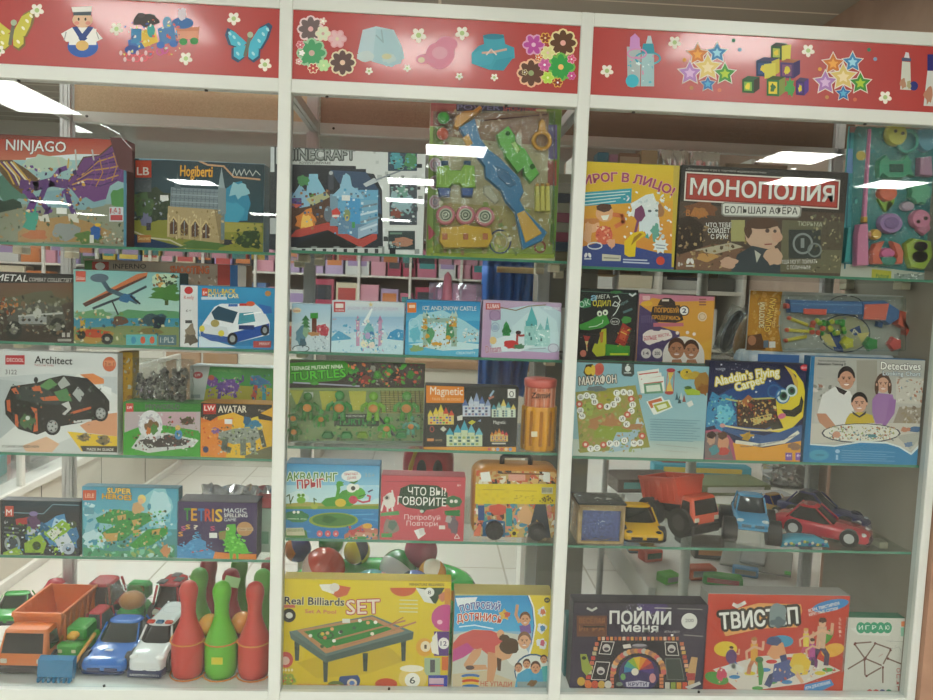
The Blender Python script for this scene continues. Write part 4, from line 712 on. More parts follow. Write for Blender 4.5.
A.r(70, 138, 400, 142, '#a84450'); A.p([(125, 230), (135, 170), (180, 152), (300, 158), (345, 190), (345, 240), (290, 262), (250, 266), (235, 285), (220, 264), (160, 255)], '#28442c'); A.t('ЧТО ВЫ?', 168, 200, 338, 204, 36, '#f0f0e8', .02); A.t('ГОВОРИТЕ', 122, 242, 338, 250, 36, '#f0f0e8', .025); A.t('Попробуй', 152, 308, 312, 312, 22, '#ecd0d0', .0); A.t('Повтори', 162, 336, 300, 338, 22, '#ecd0d0', .0)
A.p([(195, 358), (232, 346), (248, 372), (215, 396)], '#e8e4e0'); A.p([(215, 352), (240, 346), (244, 374), (224, 380)], '#d4ccc8'); A.e(230, 272, 9, 7, '#b8c8b8')
A.blob(85, 225, 30, 36, '#e4dcd4', .15); A.l([(60, 230), (50, 270)], 8, '#e4dcd4'); A.l([(78, 240), (78, 272)], 8, '#e4dcd4'); A.l([(96, 235), (100, 270)], 8, '#e4dcd4'); A.l([(105, 215), (98, 180)], 7, '#e4dcd4'); A.e(75, 212, 13, 12, '#c4b8ac'); A.e(75, 212, 7, 7, '#3c3434'); A.p([(48, 280), (128, 270), (130, 288), (48, 294)], '#4c9050')
A.blob(90, 340, 36, 34, '#8c7c74', .25); A.blob(100, 335, 20, 22, '#5c7064', .25); A.r(50, 370, 98, 388, '#4c9050'); A.e(365, 212, 20, 8, '#d8c8b8'); A.blob(372, 230, 36, 26, '#3c6c44', .12); A.e(362, 228, 8, 8, '#e8e4dc'); A.e(382, 228, 8, 8, '#e8e4dc'); A.p([(330, 270), (400, 265), (400, 295), (335, 290)], '#3c7c48'); A.blob(370, 330, 22, 40, '#6c5c64', .3); A.blob(350, 310, 16, 16, '#a8a09c', .3); A.r(306, 335, 334, 352, '#e0d4cc'); A.l([(374, 392), (386, 374), (398, 392), (374, 392)], 3, '#ecdcd8'); A.t('6+', 388, 162, 404, 162, 12, '#f0d8d4', .02); A.n(60, 215, 400, 300, 14, 4, ['#e89ca0']); k.done()
# ---- bottom row
k = Pack('toy_box', 281.5, 449.5, 580, .032, SH['E2'], .042, '#c8a818', 'large yellow billiards set box with a green pool table picture, bottom shelf middle')
A = k.art(270, 570, 5.183, '#e0c828', '#d0b420')
A.p([(250, 75), (320, 72), (420, 90), (400, 130), (350, 145)], '#c8603c'); A.p([(255, 75), (350, 72), (330, 125), (270, 105)], '#ece8dc'); A.e(335, 90, 26, 22, '#e0d8cc'); A.e(690, 92, 68, 45, '#cc6030', a0=0, a1=180); A.p([(755, 92), (905, 92), (860, 175), (790, 150)], '#2f4434'); A.p([(755, 92), (800, 100), (850, 175), (800, 165)], '#e4e4dc'); A.e(826, 115, 26, 24, '#ecebe4'); A.t('8', 818, 126, 834, 126, 20, '#3c4444', .02)
A.blob(895, 140, 26, 26, '#c87c5c', .3); A.r(905, 95, 935, 180, '#d08c3c'); A.e(910, 248, 74, 70, '#c44c88'); A.e(880, 270, 14, 12, '#ecb4cc'); A.r(850, 318, 935, 445, '#5c3c7c'); A.p([(840, 350), (865, 320), (875, 440), (845, 420)], '#e8e4dc'); A.e(900, 380, 28, 30, '#ece8e4'); A.t('12', 884, 392, 916, 392, 24, '#4c3c6c', .02)
A.e(800, 400, 44, 48, '#dca038'); A.e(806, 396, 26, 28, '#ecdcb8'); A.t('1', 800, 408, 812, 408, 22, '#5c4c34', .02); A.p([(855, 350), (875, 440), (840, 430), (830, 380)], '#ece6d8'); A.r(890, 450, 925, 520, '#cc6830'); A.r(800, 455, 882, 545, '#9cb08c'); A.r(830, 465, 855, 530, '#4c4c50'); A.r(820, 545, 925, 615, '#34409c'); A.r(825, 560, 900, 590, '#c8a8b8'); A.r(826, 595, 900, 610, '#d4586c')
A.e(98, 235, 36, 36, '#2c2c2c'); A.e(100, 235, 18, 16, '#dcdcd4'); A.r(66, 180, 130, 196, '#c86450'); A.e(82, 465, 38, 42, '#c85048'); A.e(80, 470, 22, 22, '#e4c0b0')
for i in range(4): A.e(66+i*16, 518, 6, 8, '#ece0b0')
A.blob(90, 565, 40, 30, '#90a03c', .3); A.n(60, 545, 130, 610, 16, 10, ['#c8503c', '#6c8c3c', '#dcc040']); A.e(412, 574, 56, 46, '#324878'); A.e(425, 585, 26, 22, '#e0d0b8'); A.e(425, 585, 14, 12, '#5c7cb4'); A.e(340, 598, 44, 24, '#5c6c34'); A.e(352, 602, 14, 10, '#d8d4b0'); A.e(602, 590, 58, 30, '#c44c2c'); A.e(740, 560, 74, 60, '#dcc068'); A.e(735, 510, 62, 18, '#ece4cc'); A.e(738, 570, 40, 38, '#ece8dc'); A.t('6', 724, 588, 752, 588, 36, '#343434', .03)
A.p([(140, 480), (400, 400), (620, 400), (700, 470), (500, 540), (240, 560)], '#c4a81c'); 
for x, y, y2 in ((140, 370, 470), (288, 440, 580), (494, 430, 525), (692, 350, 472)): A.p([(x-14, y), (x+14, y), (x+10, y2), (x-10, y2)], '#36453f'); A.r(x-12, y+30, x+12, y+44, '#26332e')
A.p([(100, 318), (530, 232), (745, 320), (290, 448)], '#5f7570'); A.p([(100, 318), (290, 448), (288, 480), (108, 355)], '#53655f'); A.p([(290, 448), (745, 320), (740, 358), (288, 480)], '#465a52'); A.p([(140, 312), (530, 240), (700, 315), (290, 432)], '#b8865c'); A.p([(175, 318), (520, 256), (650, 312), (295, 405)], '#2f8038')
A.l([(340, 358), (700, 262)], 9, '#b47a58'); A.l([(380, 395), (755, 270)], 9, '#b47a58'); A.l([(620, 285), (690, 245)], 5, '#9c5c44'); A.ring(288, 338, 44, 22, 8, '#28502c')
for x, y, c_ in ((210, 340, '#e4e4d8'), (272, 330, '#d8b84c'), (298, 326, '#d8a87c'), (285, 350, '#c8704c'), (322, 305, '#e0a068'), (365, 322, '#dcdcd4'), (368, 320, '#3c3c3c'), (436, 300, '#3c5c44'), (466, 262, '#e8e8dc'), (508, 272, '#d8a06c'), (547, 270, '#f4f4e8'), (332, 366, '#f0f0e4'), (270, 395, '#3c5c34'), (330, 400, '#d07c54'), (530, 330, '#e4e0cc')): A.e(x, y, 10, 9, c_)
A.r(375, 252, 415, 274, '#dcdcd0'); A.t('Real Billiards', 76, 176, 384, 184, 40, '#262420', .045, out='#e8e0b8', ow=.04); A.t('SET', 398, 228, 570, 222, 74, '#ecdcc8', .03, out='#b84c4c', ow=.05); A.t('Set A Pool', 182, 222, 342, 226, 20, '#c85c34', .04, out='#dcc8a0', ow=.02)
for i in range(4): A.l([(672, 155+i*20), (765, 157+i*20)], 5, '#d8d8a8')
A.r(720, 64, 905, 82, '#d8bc28'); A.t('MINIATURE BILLIARDS', 724, 80, 902, 82, 13, '#4c4420', .03); A.t('WORLD CHAMPIONSHIP SET', 145, 600, 500, 608, 14, '#c4703c', .03); k.done(); k.sticker(324, 620.5, .0001, .0001)
k = Pack('toy_box', 453, 551, 594.5, .032, SH['E2'], .06, '#c4b060', 'blue and yellow party game box with child in red bending down, bottom shelf')
A = k.art(430, 570, 5.382, '#3c9cd0', '#c8ccc4')
A.g(120, 130, 660, 330, '#3492cc', '#50acd8'); A.p([(120, 350), (240, 318), (360, 330), (500, 350), (520, 440), (460, 640), (120, 645)], '#c4c4b8'); A.p([(120, 560), (300, 540), (460, 600), (450, 645), (120, 645)], '#c8b898'); A.e(470, 460, 60, 60, '#dcdcd4')
A.p([(525, 130), (660, 135), (655, 470), (540, 450), (562, 330), (555, 230)], '#dcc43c'); A.l([(530, 135), (556, 200), (566, 300), (550, 400), (535, 450)], 10, '#e8ecec'); A.l([(524, 135), (550, 200), (560, 300), (544, 400)], 5, '#3c6ca8')
for y in (225, 315, 395): A.blob(602, y, 26, 28, '#dce0e4', .3); A.blob(606, y, 14, 16, ('#4c88b8', '#c85c78', '#c86c4c')[(y//85) % 3], .3)
A.e(630, 162, 16, 15, '#4c4c3c'); A.t('6+', 622, 168, 640, 168, 12, '#dcc43c', .02)
A.p([(120, 400), (160, 350), (230, 322), (330, 325), (380, 350), (400, 400), (370, 440), (330, 470), (280, 430), (200, 420), (120, 480)], '#cc5c58'); A.p([(120, 430), (200, 390), (240, 430), (180, 470), (120, 495)], '#c0508c'); A.p([(230, 430), (280, 420), (270, 460), (230, 510), (300, 510), (310, 535), (200, 540), (180, 510)], '#d09c74'); A.p([(310, 440), (370, 450), (360, 520), (340, 600), (305, 600), (310, 520)], '#cc946c'); A.p([(350, 410), (400, 380), (450, 440), (430, 475), (380, 490), (350, 460)], '#d4a078'); A.blob(425, 410, 52, 46, '#54402e', .1); A.p([(360, 470), (385, 480), (380, 545), (362, 540)], '#5c4434'); A.e(380, 345, 20, 24, '#d09c74'); A.blob(400, 362, 28, 18, '#54402e', .2); A.e(215, 525, 24, 12, '#5c4c4c')
for i, c_ in enumerate(('#3c6cac', '#d8b83c', '#c84c34', '#e0b844', '#3c74ac')): A.e(218, 570+i*14, 50-i, 12, c_)
A.l([(470, 190), (462, 240), (480, 280)], 16, '#d4a078'); A.p([(480, 300), (540, 290), (545, 340), (490, 345)], '#7c5c9c'); A.head(512, 264, 28, 36, '#d49c74', '#6c4830'); A.head(508, 380, 34, 44, '#d8a480', '#84604c')
A.e(555, 545, 102, 96, '#3c5c7c'); A.e(556, 548, 96, 90, '#d8dcd4'); A.p([(455, 640), (470, 560), (520, 530), (600, 530), (660, 560), (660, 645)], '#4ca0c4'); A.p([(600, 520), (650, 510), (660, 600), (610, 600)], '#54b0b0')
for x, y, r in ((476, 525, 20), (520, 505, 20), (568, 525, 26), (612, 480, 18)): A.head(x, y, r, r*1.25, '#cc9470', '#5c4030', smile=False)
A.r(470, 600, 655, 640, '#8c9c9c'); A.blob(550, 610, 24, 22, '#7c5c3c', .3)
A.p([(138, 150), (255, 145), (240, 180), (150, 196)], '#e4ecec'); A.t('ПОПРОБУЙ', 168, 226, 372, 218, 36, '#4c5c9c', .05, out='#e4e8ec', ow=.05, arc=14); A.t('ДОТЯНИСЬ', 148, 280, 382, 290, 40, '#c85444', .05, out='#f0e8dc', ow=.05, arc=14); A.l([(158, 305), (240, 296), (340, 315)], 7, '#d4e8f0')
A.star(400, 240, 34, '#d8b048', k=.6); A.blob(415, 240, 16, 18, '#c8604c', .3); A.t('НЕ УПАДИ', 272, 622, 440, 626, 24, '#b8503c', .03); A.l([(275, 636), (430, 640)], 5, '#b49478'); A.r(120, 100, 660, 136, '#c8c070'); k.done()
# ================================================================== BAY 3 boxes
# ---- shelf A
k = Pack('toy_box', 574.5, 677, 163, .034, SH['A3'], .055, '#8c9030', 'yellow party game box with foam splashed face and purple hand, top shelf right bay')
A = k.art(560, 130, 4.664, '#e4bc2c', '#dc9c38')
A.g(100, 140, 560, 330, '#e0c428', '#e0b430'); A.g(100, 330, 560, 560, '#e0a838', '#d89040'); A.p([(100, 545), (200, 520), (330, 540), (450, 570), (560, 580), (560, 650), (100, 650)], '#3f4f8c'); A.p([(530, 160), (560, 160), (560, 640), (520, 640)], '#c8b040')
A.t('ПИРОГ В ЛИЦО!', 72, 268, 522, 306, 40, '#a04468', .06, out='#e8a8b0', ow=.03, arc=46); A.p([(60, 296), (335, 272), (332, 340), (60, 358)], '#34a0b4')
for i, (a, b_) in enumerate(((296, 286), (312, 300), (328, 316), (344, 332))): A.l([(110, a+6), (325-i*22, b_)], 5, '#c8e4e4')
A.blob(400, 370, 80, 70, '#e4ecec', .22); A.blob(410, 430, 50, 60, '#dce8ec', .25); A.n(300, 290, 520, 500, 40, 14, ['#f0f4f4', '#dce6ea', '#c8d8dc'])
A.p([(350, 370), (380, 350), (392, 370), (398, 400), (380, 425), (362, 430), (345, 405)], '#7c4468'); A.l([(362, 430), (350, 480)], 12, '#7c4468'); A.p([(300, 580), (300, 520), (340, 480), (385, 470), (400, 490), (355, 520), (350, 590), (320, 592)], '#e4c428'); A.p([(330, 540), (345, 500), (372, 480), (385, 485), (350, 520)], '#a07c20')
A.e(418, 378, 9, 6, '#5c6c74'); A.e(450, 376, 8, 6, '#5c6c74'); A.blob(470, 380, 16, 34, '#a87850', .3); A.p([(440, 480), (455, 465), (465, 495), (435, 500)], '#3c8c8c'); A.p([(395, 500), (408, 480), (416, 510)], '#4ca8a0'); A.blob(445, 470, 20, 40, '#6cac9c', .4)
A.e(208, 390, 42, 38, '#e0ac80'); A.blob(205, 365, 38, 20, '#54382c', .2); A.p([(190, 400), (230, 395), (220, 420), (200, 420)], '#f0f0e4'); A.l([(250, 395), (290, 400), (296, 430), (260, 450)], 20, '#d87848'); A.e(150, 445, 34, 34, '#e4b48c'); A.blob(148, 425, 34, 14, '#c8844c', .2); A.e(205, 490, 40, 44, '#d86850'); A.n(170, 450, 240, 530, 24, 9, ['#e89c7c', '#c04c44', '#f0c8a8']); A.ring(162, 540, 36, 18, 6, '#d8dce0'); A.blob(240, 530, 16, 24, '#e0a888', .3); A.blob(130, 480, 20, 50, '#dcac84', .2)
A.star(468, 540, 40, '#e4ecec', k=.65, n=9); A.l([(446, 535), (490, 540)], 5, '#98a4b0'); A.l([(450, 550), (486, 553)], 5, '#98a4b0'); A.p([(196, 578), (284, 585), (282, 612), (196, 610)], '#c8c4b0'); A.l([(204, 596), (274, 599)], 6, '#8c8c84'); A.l([(295, 604), (405, 608)], 6, '#c8d0e0'); A.l([(295, 616), (415, 622)], 6, '#c8d0e0'); A.e(468, 610, 20, 20, '#d0503c')
A.e(120, 584, 7, 12, '#f0f0f0', rot=20); A.e(138, 584, 7, 12, '#f0f0f0', rot=-20); A.r(112, 598, 146, 604, '#dce0e8'); k.done()
k = Pack('toy_box', 678.5, 844.5, 168.5, .031, SH['A3'], .055, '#2a2623', 'wide dark property board game box with red title plate, top shelf right bay')
A = k.art(660, 130, 4.665, '#2c2822', '#4c4034')
A.p([(75, 330), (300, 360), (860, 390), (860, 690), (60, 650)], '#54463a'); A.blob(190, 370, 90, 40, '#7c5034', .3); A.blob(180, 385, 40, 24, '#b07840', .3); A.p([(60, 420), (140, 400), (200, 440), (200, 620), (60, 600)], '#3c3028'); A.p([(570, 420), (860, 430), (860, 670), (560, 660)], '#6c6850'); A.p([(760, 420), (860, 430), (860, 560), (740, 560)], '#5c5444'); A.r(600, 465, 750, 600, '#3c403c')
A.p([(65, 590), (250, 530), (420, 560), (420, 660), (65, 650)], '#7c5c48'); A.p([(160, 560), (330, 525), (390, 545), (250, 580)], '#b4ac94'); A.blob(220, 595, 50, 20, '#c09458', .3); A.n(70, 440, 400, 640, 80, 12, ['#8c7448', '#5c4c34', '#b49c70', '#3c3428', '#98805c']); A.n(690, 400, 850, 660, 50, 11, ['#8c8464', '#4c4838', '#a8a07c', '#6c6c54']); A.r(330, 420, 395, 520, '#a8a46c')
# generic gentleman in dark coat
A.e(480, 490, 84, 70, '#c8a890'); A.blob(475, 436, 78, 26, '#5c4434', .12); A.blob(410, 470, 18, 34, '#5c4434', .15); A.e(545, 500, 26, 24, '#c8a088'); A.e(500, 470, 10, 10, '#5c4c44'); A.l([(488, 534), (520, 532)], 6, '#8c4c44'); A.l([(485, 458), (515, 456)], 5, '#4c3828'); A.e(535, 472, 8, 8, '#5c4c44'); A.p([(330, 660), (360, 580), (430, 540), (520, 560), (560, 600), (560, 690), (330, 690)], '#3c4448'); A.blob(530, 590, 44, 40, '#c8a68c', .15); A.l([(525, 550), (528, 590)], 18, '#c8a68c'); A.blob(320, 620, 44, 24, '#c4a088', .3); A.p([(440, 560), (470, 580), (450, 620)], '#b4b4a8')
A.t('BANK', 120, 400, 220, 410, 30, '#c07c40', .03); A.ring(665, 530, 48, 50, 10, '#8c9490'); A.ring(720, 560, 34, 34, 8, '#7c8480'); A.r(655, 505, 672, 550, '#8c9490')
A.p([(118, 194), (840, 234), (832, 372), (110, 330)], '#e0dcd0'); A.p([(124, 201), (833, 240), (826, 365), (117, 324)], '#8c2c24'); A.p([(130, 207), (827, 246), (821, 358), (123, 318)], '#b04034'); A.t('МОНОПОЛИЯ', 140, 300, 808, 336, 74, '#ecebe4', .055, out='#5c342c', ow=.015)
A.p([(285, 345), (300, 336), (650, 352), (660, 366), (656, 402), (640, 412), (300, 404), (284, 392)], '#8c8c84'); A.p([(292, 348), (302, 342), (646, 358), (653, 368), (649, 398), (638, 405), (302, 397), (291, 389)], '#dcdcd4'); A.t('БОЛЬШАЯ АФЁРА', 302, 388, 640, 394, 32, '#3c3c38', .018)
A.t('ЧТО ТЕБЕ', 214, 454, 332, 454, 21, '#ecebe4', .04, out='#2c2824', ow=.04); A.t('СОЙДЁТ', 222, 480, 324, 480, 21, '#ecebe4', .04, out='#2c2824', ow=.04); A.t('С РУК?', 236, 508, 316, 508, 21, '#ecebe4', .04, out='#2c2824', ow=.04)
A.t('ТЮРЬМА', 640, 446, 755, 452, 20, '#b4b49c', .03); A.t('ТЕБЯ МОГУТ ПОЙМАТЬ', 566, 625, 732, 622, 18, '#dcd8cc', .03, out='#2c2824', ow=.03); A.t('С ПОЛИЧНЫМ!', 590, 650, 700, 650, 18, '#dcd8cc', .03, out='#2c2824', ow=.03); A.t('«Динамичная игра о торговле недвижимостью»', 120, 186, 495, 204, 10, '#b4b0a8', .01); A.t('8+', 82, 636, 106, 636, 20, '#dcd8d0', .03)
A.e(130, 612, 8, 14, '#e4e4e0', rot=20); A.e(148, 612, 8, 14, '#e4e4e0', rot=-20); A.r(120, 630, 158, 638, '#c8c8c4'); k.done()
# ---- shelf B (set back)
k = Pack('toy_box', 576, 636.5, 289, .125, SH['B3'], .045, '#2c2a28', 'black chalk style game box with a green cartoon crocodile, second shelf right bay')
A = k.art(560, 265, 5.183, '#2f3432', '#3c3434')
A.n(90, 130, 400, 480, 26, 3, ['#5c6864', '#c8c8b8']); A.l([(110, 135), (400, 150)], 4, '#5c7c6c'); A.blob(290, 140, 30, 8, '#4c8c54', .3); A.l([(360, 150), (375, 160), (392, 148)], 9, '#e0e4e0')
A.p([(100, 310), (150, 290), (200, 262), (240, 258), (258, 300), (220, 325), (150, 338), (105, 335)], '#4ca044'); A.e(205, 252, 14, 15, '#e4ecd8'); A.e(235, 246, 14, 15, '#e4ecd8'); A.e(206, 254, 5, 6, '#223'); A.e(234, 248, 5, 6, '#223'); A.l([(150, 322), (190, 316), (220, 300), (222, 285)], 4, '#dfeeda'); A.p([(215, 335), (240, 328), (240, 420), (232, 470), (190, 475), (165, 445), (180, 405), (195, 410)], '#c8cc3c'); A.p([(235, 410), (290, 415), (362, 420), (360, 470), (235, 470)], '#4c9c40'); A.l([(262, 462), (350, 462)], 10, '#c8d43c'); A.p([(205, 350), (225, 345), (222, 400), (210, 405)], '#c8843c')
A.p([(120, 365), (158, 370), (142, 400), (146, 425), (135, 425), (132, 400)], '#b8443c'); A.p([(128, 395), (148, 395), (138, 420)], '#e4d08c'); A.e(120, 458, 16, 18, '#d87c68'); A.l([(138, 420), (140, 445)], 5, '#e4d08c'); A.p([(325, 300), (370, 330), (335, 425), (285, 400)], '#a83c34'); A.p([(320, 330), (350, 345), (335, 395), (305, 380)], '#d0603c'); A.l([(315, 345), (345, 360)], 5, '#e8c860'); A.blob(342, 285, 26, 18, '#4c9448', .25); A.n(300, 320, 365, 420, 14, 7, ['#e0b850', '#7c2c28', '#3c7c3c'])
for p_ in ([(275, 165), (300, 160), (312, 185), (295, 215), (272, 210), (285, 190), (310, 205), (290, 245), (275, 262)],): A.l(p_, 5, '#dce4dc')
A.ring(285, 292, 24, 18, 3, '#c8ccc4'); A.t('все', 270, 298, 300, 298, 12, '#dcdcd4', .02); A.t('а', 160, 185, 188, 185, 36, '#8cc0dc', .05); A.t('МЕГА', 190, 176, 258, 172, 20, '#dce0d8', .03); A.t('ОДИЛ', 170, 212, 262, 212, 28, '#e0d040', .05); A.p([(100, 200), (130, 170), (160, 180), (160, 215), (120, 225)], '#3c8c5c'); A.t('ОК', 104, 222, 158, 205, 30, '#b8dcc4', .04); A.t('крок', 318, 210, 356, 190, 16, '#7c9c98', .02); A.l([(330, 245), (372, 228)], 12, '#5c7c7c'); k.done()
k = Pack('toy_box', 637.5, 713, 295, .118, SH['B3'], .045, '#b08898', 'orange and purple dare game box with photo of two laughing men, second shelf right bay')
A = k.art(560, 265, 5.183, '#d89c44', '#d8a03c')
A.p([(412, 148), (800, 155), (800, 185), (600, 190), (480, 170), (412, 205)], '#c87c90'); A.p([(412, 205), (480, 250), (520, 320), (620, 350), (620, 510), (395, 500)], '#54466c'); A.p([(540, 480), (800, 380), (800, 520), (520, 515)], '#dca840'); A.e(450, 200, 30, 14, '#e0b040')
for r_ in range(4):
    for c_ in range(6): A.e(425+c_*10, 265+r_*10, 2.5, 2.5, '#8c80a0', n=6)
A.p([(505, 210), (520, 180), (540, 170), (575, 172), (595, 190), (600, 215)], '#3c302c'); A.r(528, 178, 565, 188, '#dcd4c4'); A.p([(480, 215), (620, 208), (640, 285), (600, 300), (500, 295), (470, 260)], '#3c302c'); A.t('ПОПРОБУЙ', 490, 245, 614, 248, 24, '#e0a040', .05); A.t('ПРОДЕРЖИСЬ', 476, 280, 624, 286, 20, '#e0a040', .05); A.e(643, 237, 27, 27, '#3c302c'); A.e(643, 237, 22, 22, '#e8e8e4'); A.t('2', 634, 248, 654, 248, 24, '#3c3c5c', .06); A.p([(484, 300), (640, 300), (640, 318), (484, 320)], '#c06c7c')
A.blob(465, 375, 40, 40, '#e8dcd4', .12); A.blob(540, 362, 40, 28, '#e8dcd4', .12); A.blob(500, 370, 50, 30, '#e8dcd4', .1); A.t('БОЛЬШЕ', 436, 392, 502, 386, 22, '#c0485c', .04); A.t('ЖЕСТИ...', 508, 376, 574, 366, 16, '#c0485c', .03)
for x, t_ in ((446, '14'), (504, '200')): A.e(x, 458, 26, 26, '#d8d0cc'); A.t(t_, x-14, 466, x+14, 466, 18, '#4c4450', .03)
A.e(640, 470, 108, 100, '#e4dcd4', a0=180, a1=360); A.r(532, 470, 748, 520, '#e4dcd4'); A.head(604, 434, 42, 52, '#b47c5c', '#54382c', tone='#9c6448'); A.head(680, 440, 38, 48, '#b88060', '#4c3428', tone='#9c6448')
for x in (604, 680): A.p([(x-30, 515), (x-22, 490), (x+22, 488), (x+34, 515)], '#b07858')
for x, y in ((608, 352), (660, 350), (695, 358)): A.e(x, y, 9, 9, '#f0e0d8')
A.e(737, 268, 24, 24, '#e4ccb0'); A.ring(737, 268, 17, 17, 3, '#b8946c'); A.r(428, 160, 466, 182, '#dcb4b8')
for i in range(3): A.l([(722, 178+i*14), (755, 178+i*14)], 7, '#8c5c54')
k.done()
# ---- shelf C
k = Pack('toy_box', 573.5, 706.5, 364, .031, SH['C3'], .035, '#3a4c40', 'pale blue board game box showing a winding letter path board, third shelf right bay')
A = k.art(560, 350, 5.831, '#8cb8c4', '#98bcc0')
A.g(75, 530, 850, 640, '#a8c0bc', '#c8ccc0'); A.p([(75, 520), (110, 520), (130, 640), (75, 640)], '#c0ccc0')
bd = [(90, 245), (440, 205), (525, 568), (115, 600)]
A.p(bd, '#97964c'); A.blob(260, 430, 110, 60, '#b07c50', .25); A.blob(290, 480, 110, 40, '#8a9c3c', .25); A.blob(270, 280, 50, 36, '#a49c3c', .3); A.blob(400, 300, 30, 80, '#a09450', .3); A.blob(165, 340, 30, 40, '#98a850', .3); A.p([(330, 480), (400, 480), (460, 400), (490, 430), (440, 520), (400, 580), (280, 600)], '#a0bcc8'); A.blob(460, 430, 20, 30, '#c8d8dc', .3); A.blob(420, 450, 60, 20, '#b08058', .4)
A.n(110, 250, 480, 590, 110, 16, ['#a88c54', '#8c9c4c', '#b89c60', '#7c8440', '#b48860', '#9cac6c'])
path = [(120, 275, 'Ш'), (155, 265, 'О'), (192, 272, 'Ю'), (202, 302, 'В'), (232, 328, ''), (275, 330, 'Ф'), (312, 316, 'Е'), (335, 288, 'В'), (330, 250, 'Г'), (370, 245, 'А'), (408, 250, 'Н'), (415, 285, ''), (423, 318, 'П'), (415, 355, 'С'), (392, 376, ''), (362, 400, 'И'), (388, 432, 'К'), (112, 315, ''), (118, 352, 'Ш'), (128, 385, 'Ч'), (148, 550, ''), (178, 575, 'Т'), (215, 570, 'С'), (252, 552, ''), (290, 545, 'Р'), (328, 545, 'П'), (375, 528, 'О'), (430, 545, 'Ч'), (466, 540, 'Я'), (478, 500, '')]
for x, y, ch in path:
    A.e(x, y, 20, 19, '#e8e8e0' if ch else '#c8604c')
    if ch: A.t(ch, x-8, y+10, x+9, y+8, 19, '#3c3c34', .02)
    else: A.e(x, y, 9, 9, '#e8d0c0')
A.p([(360, 66), (430, 70), (432, 140), (418, 155), (372, 152), (358, 138)], '#4c5450'); A.e(394, 108, 16, 18, '#e0e4e0'); A.r(372, 130, 414, 136, '#d0d4d0'); A.l([(388, 88), (400, 80)], 6, '#e0e4e0')
A.e(225, 112, 30, 38, '#c46c58', rot=20); A.p([(135, 130), (150, 85), (190, 80), (205, 120), (190, 150), (150, 150)], '#4c3c28'); A.e(165, 120, 22, 24, '#d8b838'); A.e(192, 118, 13, 32, '#dcb848'); A.e(228, 114, 22, 28, '#c4584c')
A.t('МАРАФОН', 112, 205, 328, 190, 46, '#ece8dc', .05, out='#4c3c2c', ow=.06); A.blob(210, 225, 60, 16, '#707c80', .2)
for i in range(3): q = i*14; A.p([(448+q, 126+q*1.4), (575+q, 108+q*1.6), (592+q*.6, 240), (470+q*.6, 252)], '#e4e8e0'); A.l([(460+q, 142+q*2), (570+q, 128+q*2)], 7, '#c4584c')
A.p([(486, 198), (590, 188), (600, 250), (492, 256)], '#6c9c7c'); A.p([(500, 208), (580, 200), (586, 238), (504, 244)], '#dce4d4'); A.p([(502, 300), (590, 268), (640, 340), (545, 378)], '#e8ece4'); A.p([(510, 300), (588, 278), (600, 310), (530, 340)], '#c86c44'); A.p([(535, 310), (635, 288), (655, 335), (560, 375)], '#e8ece4'); A.p([(542, 318), (625, 296), (645, 332), (565, 362)], '#a8b040'); A.p([(560, 325), (615, 310), (625, 332), (575, 348)], '#e4e8cc')
A.e(645, 118, 26, 12, '#b84850'); A.e(635, 248, 26, 12, '#b85048'); A.p([(628, 130), (662, 130), (640, 180), (658, 240), (612, 240), (636, 180)], '#dcc060'); A.l([(625, 130), (618, 240)], 4, '#c87c6c'); A.l([(664, 130), (660, 240)], 4, '#c87c6c')
A.e(735, 140, 36, 32, '#d0b43c'); A.p([(700, 118), (680, 126), (700, 140)], '#5c4c2c'); A.blob(780, 150, 50, 24, '#bca040', .2); A.blob(830, 190, 44, 60, '#a07838', .2); A.blob(835, 230, 30, 34, '#8c5c2c', .3); A.p([(720, 230), (760, 220), (815, 240), (815, 262), (740, 262)], '#a8c040'); A.e(738, 128, 6, 6, '#2c2820'); A.blob(745, 218, 20, 10, '#4c6c34', .3)
for x, y, c_ in ((680, 270, '#3c6470'), (695, 290, '#345458'), (722, 282, '#98544c'), (705, 268, '#c4ccc8')): A.p([(x, y-26), (x+10, y+20), (x-10, y+20)], c_)
A.p([(735, 308), (765, 292), (778, 318), (750, 334)], '#e0e0d8')
for i in range(9): A.l([(525, 402+i*15), (815-(i % 3)*20, 412+i*15)], 3, '#6c94a0', up=False)
A.l([(560, 550), (800, 572)], 4, '#a4aca4'); A.l([(605, 585), (740, 595)], 5, '#b4b8ac'); k.done()
k = Pack('toy_box', 706.5, 803.5, 362.5, .031, SH['C3'], .03, '#2c3048', 'dark blue flying carpet game box with a yellow smiling moon face, third shelf right bay')
A = k.art(695, 350, 5.832, '#2c3054', '#2c3450')
A.g(60, 70, 690, 200, '#2a2a40', '#30345c'); A.blob(360, 330, 260, 150, '#2c4c84', .1); A.blob(140, 360, 90, 110, '#3c88b4', .25); A.blob(170, 380, 50, 60, '#6cc0d4', .3); A.n(80, 260, 240, 430, 40, 12, ['#8cd4dc', '#3c98bc', '#2c6c9c', '#70b89c', '#3c3c5c']); A.p([(160, 445), (400, 500), (640, 430), (640, 530), (400, 560), (160, 470)], '#3c5c8c')
A.p([(60, 470), (130, 460), (200, 500), (240, 560), (240, 650), (55, 640)], '#a8546c'); A.p([(60, 485), (130, 475), (190, 520), (225, 640), (55, 630)], '#7c6c6c'); A.blob(95, 520, 26, 36, '#b89078', .2); A.blob(95, 495, 26, 20, '#3c2c28', .2); A.blob(165, 545, 30, 50, '#c89070', .2); A.blob(160, 500, 28, 24, '#5c4030', .2); A.blob(165, 590, 34, 24, '#c04c44', .2); A.blob(110, 585, 30, 26, '#4c8c94', .3)
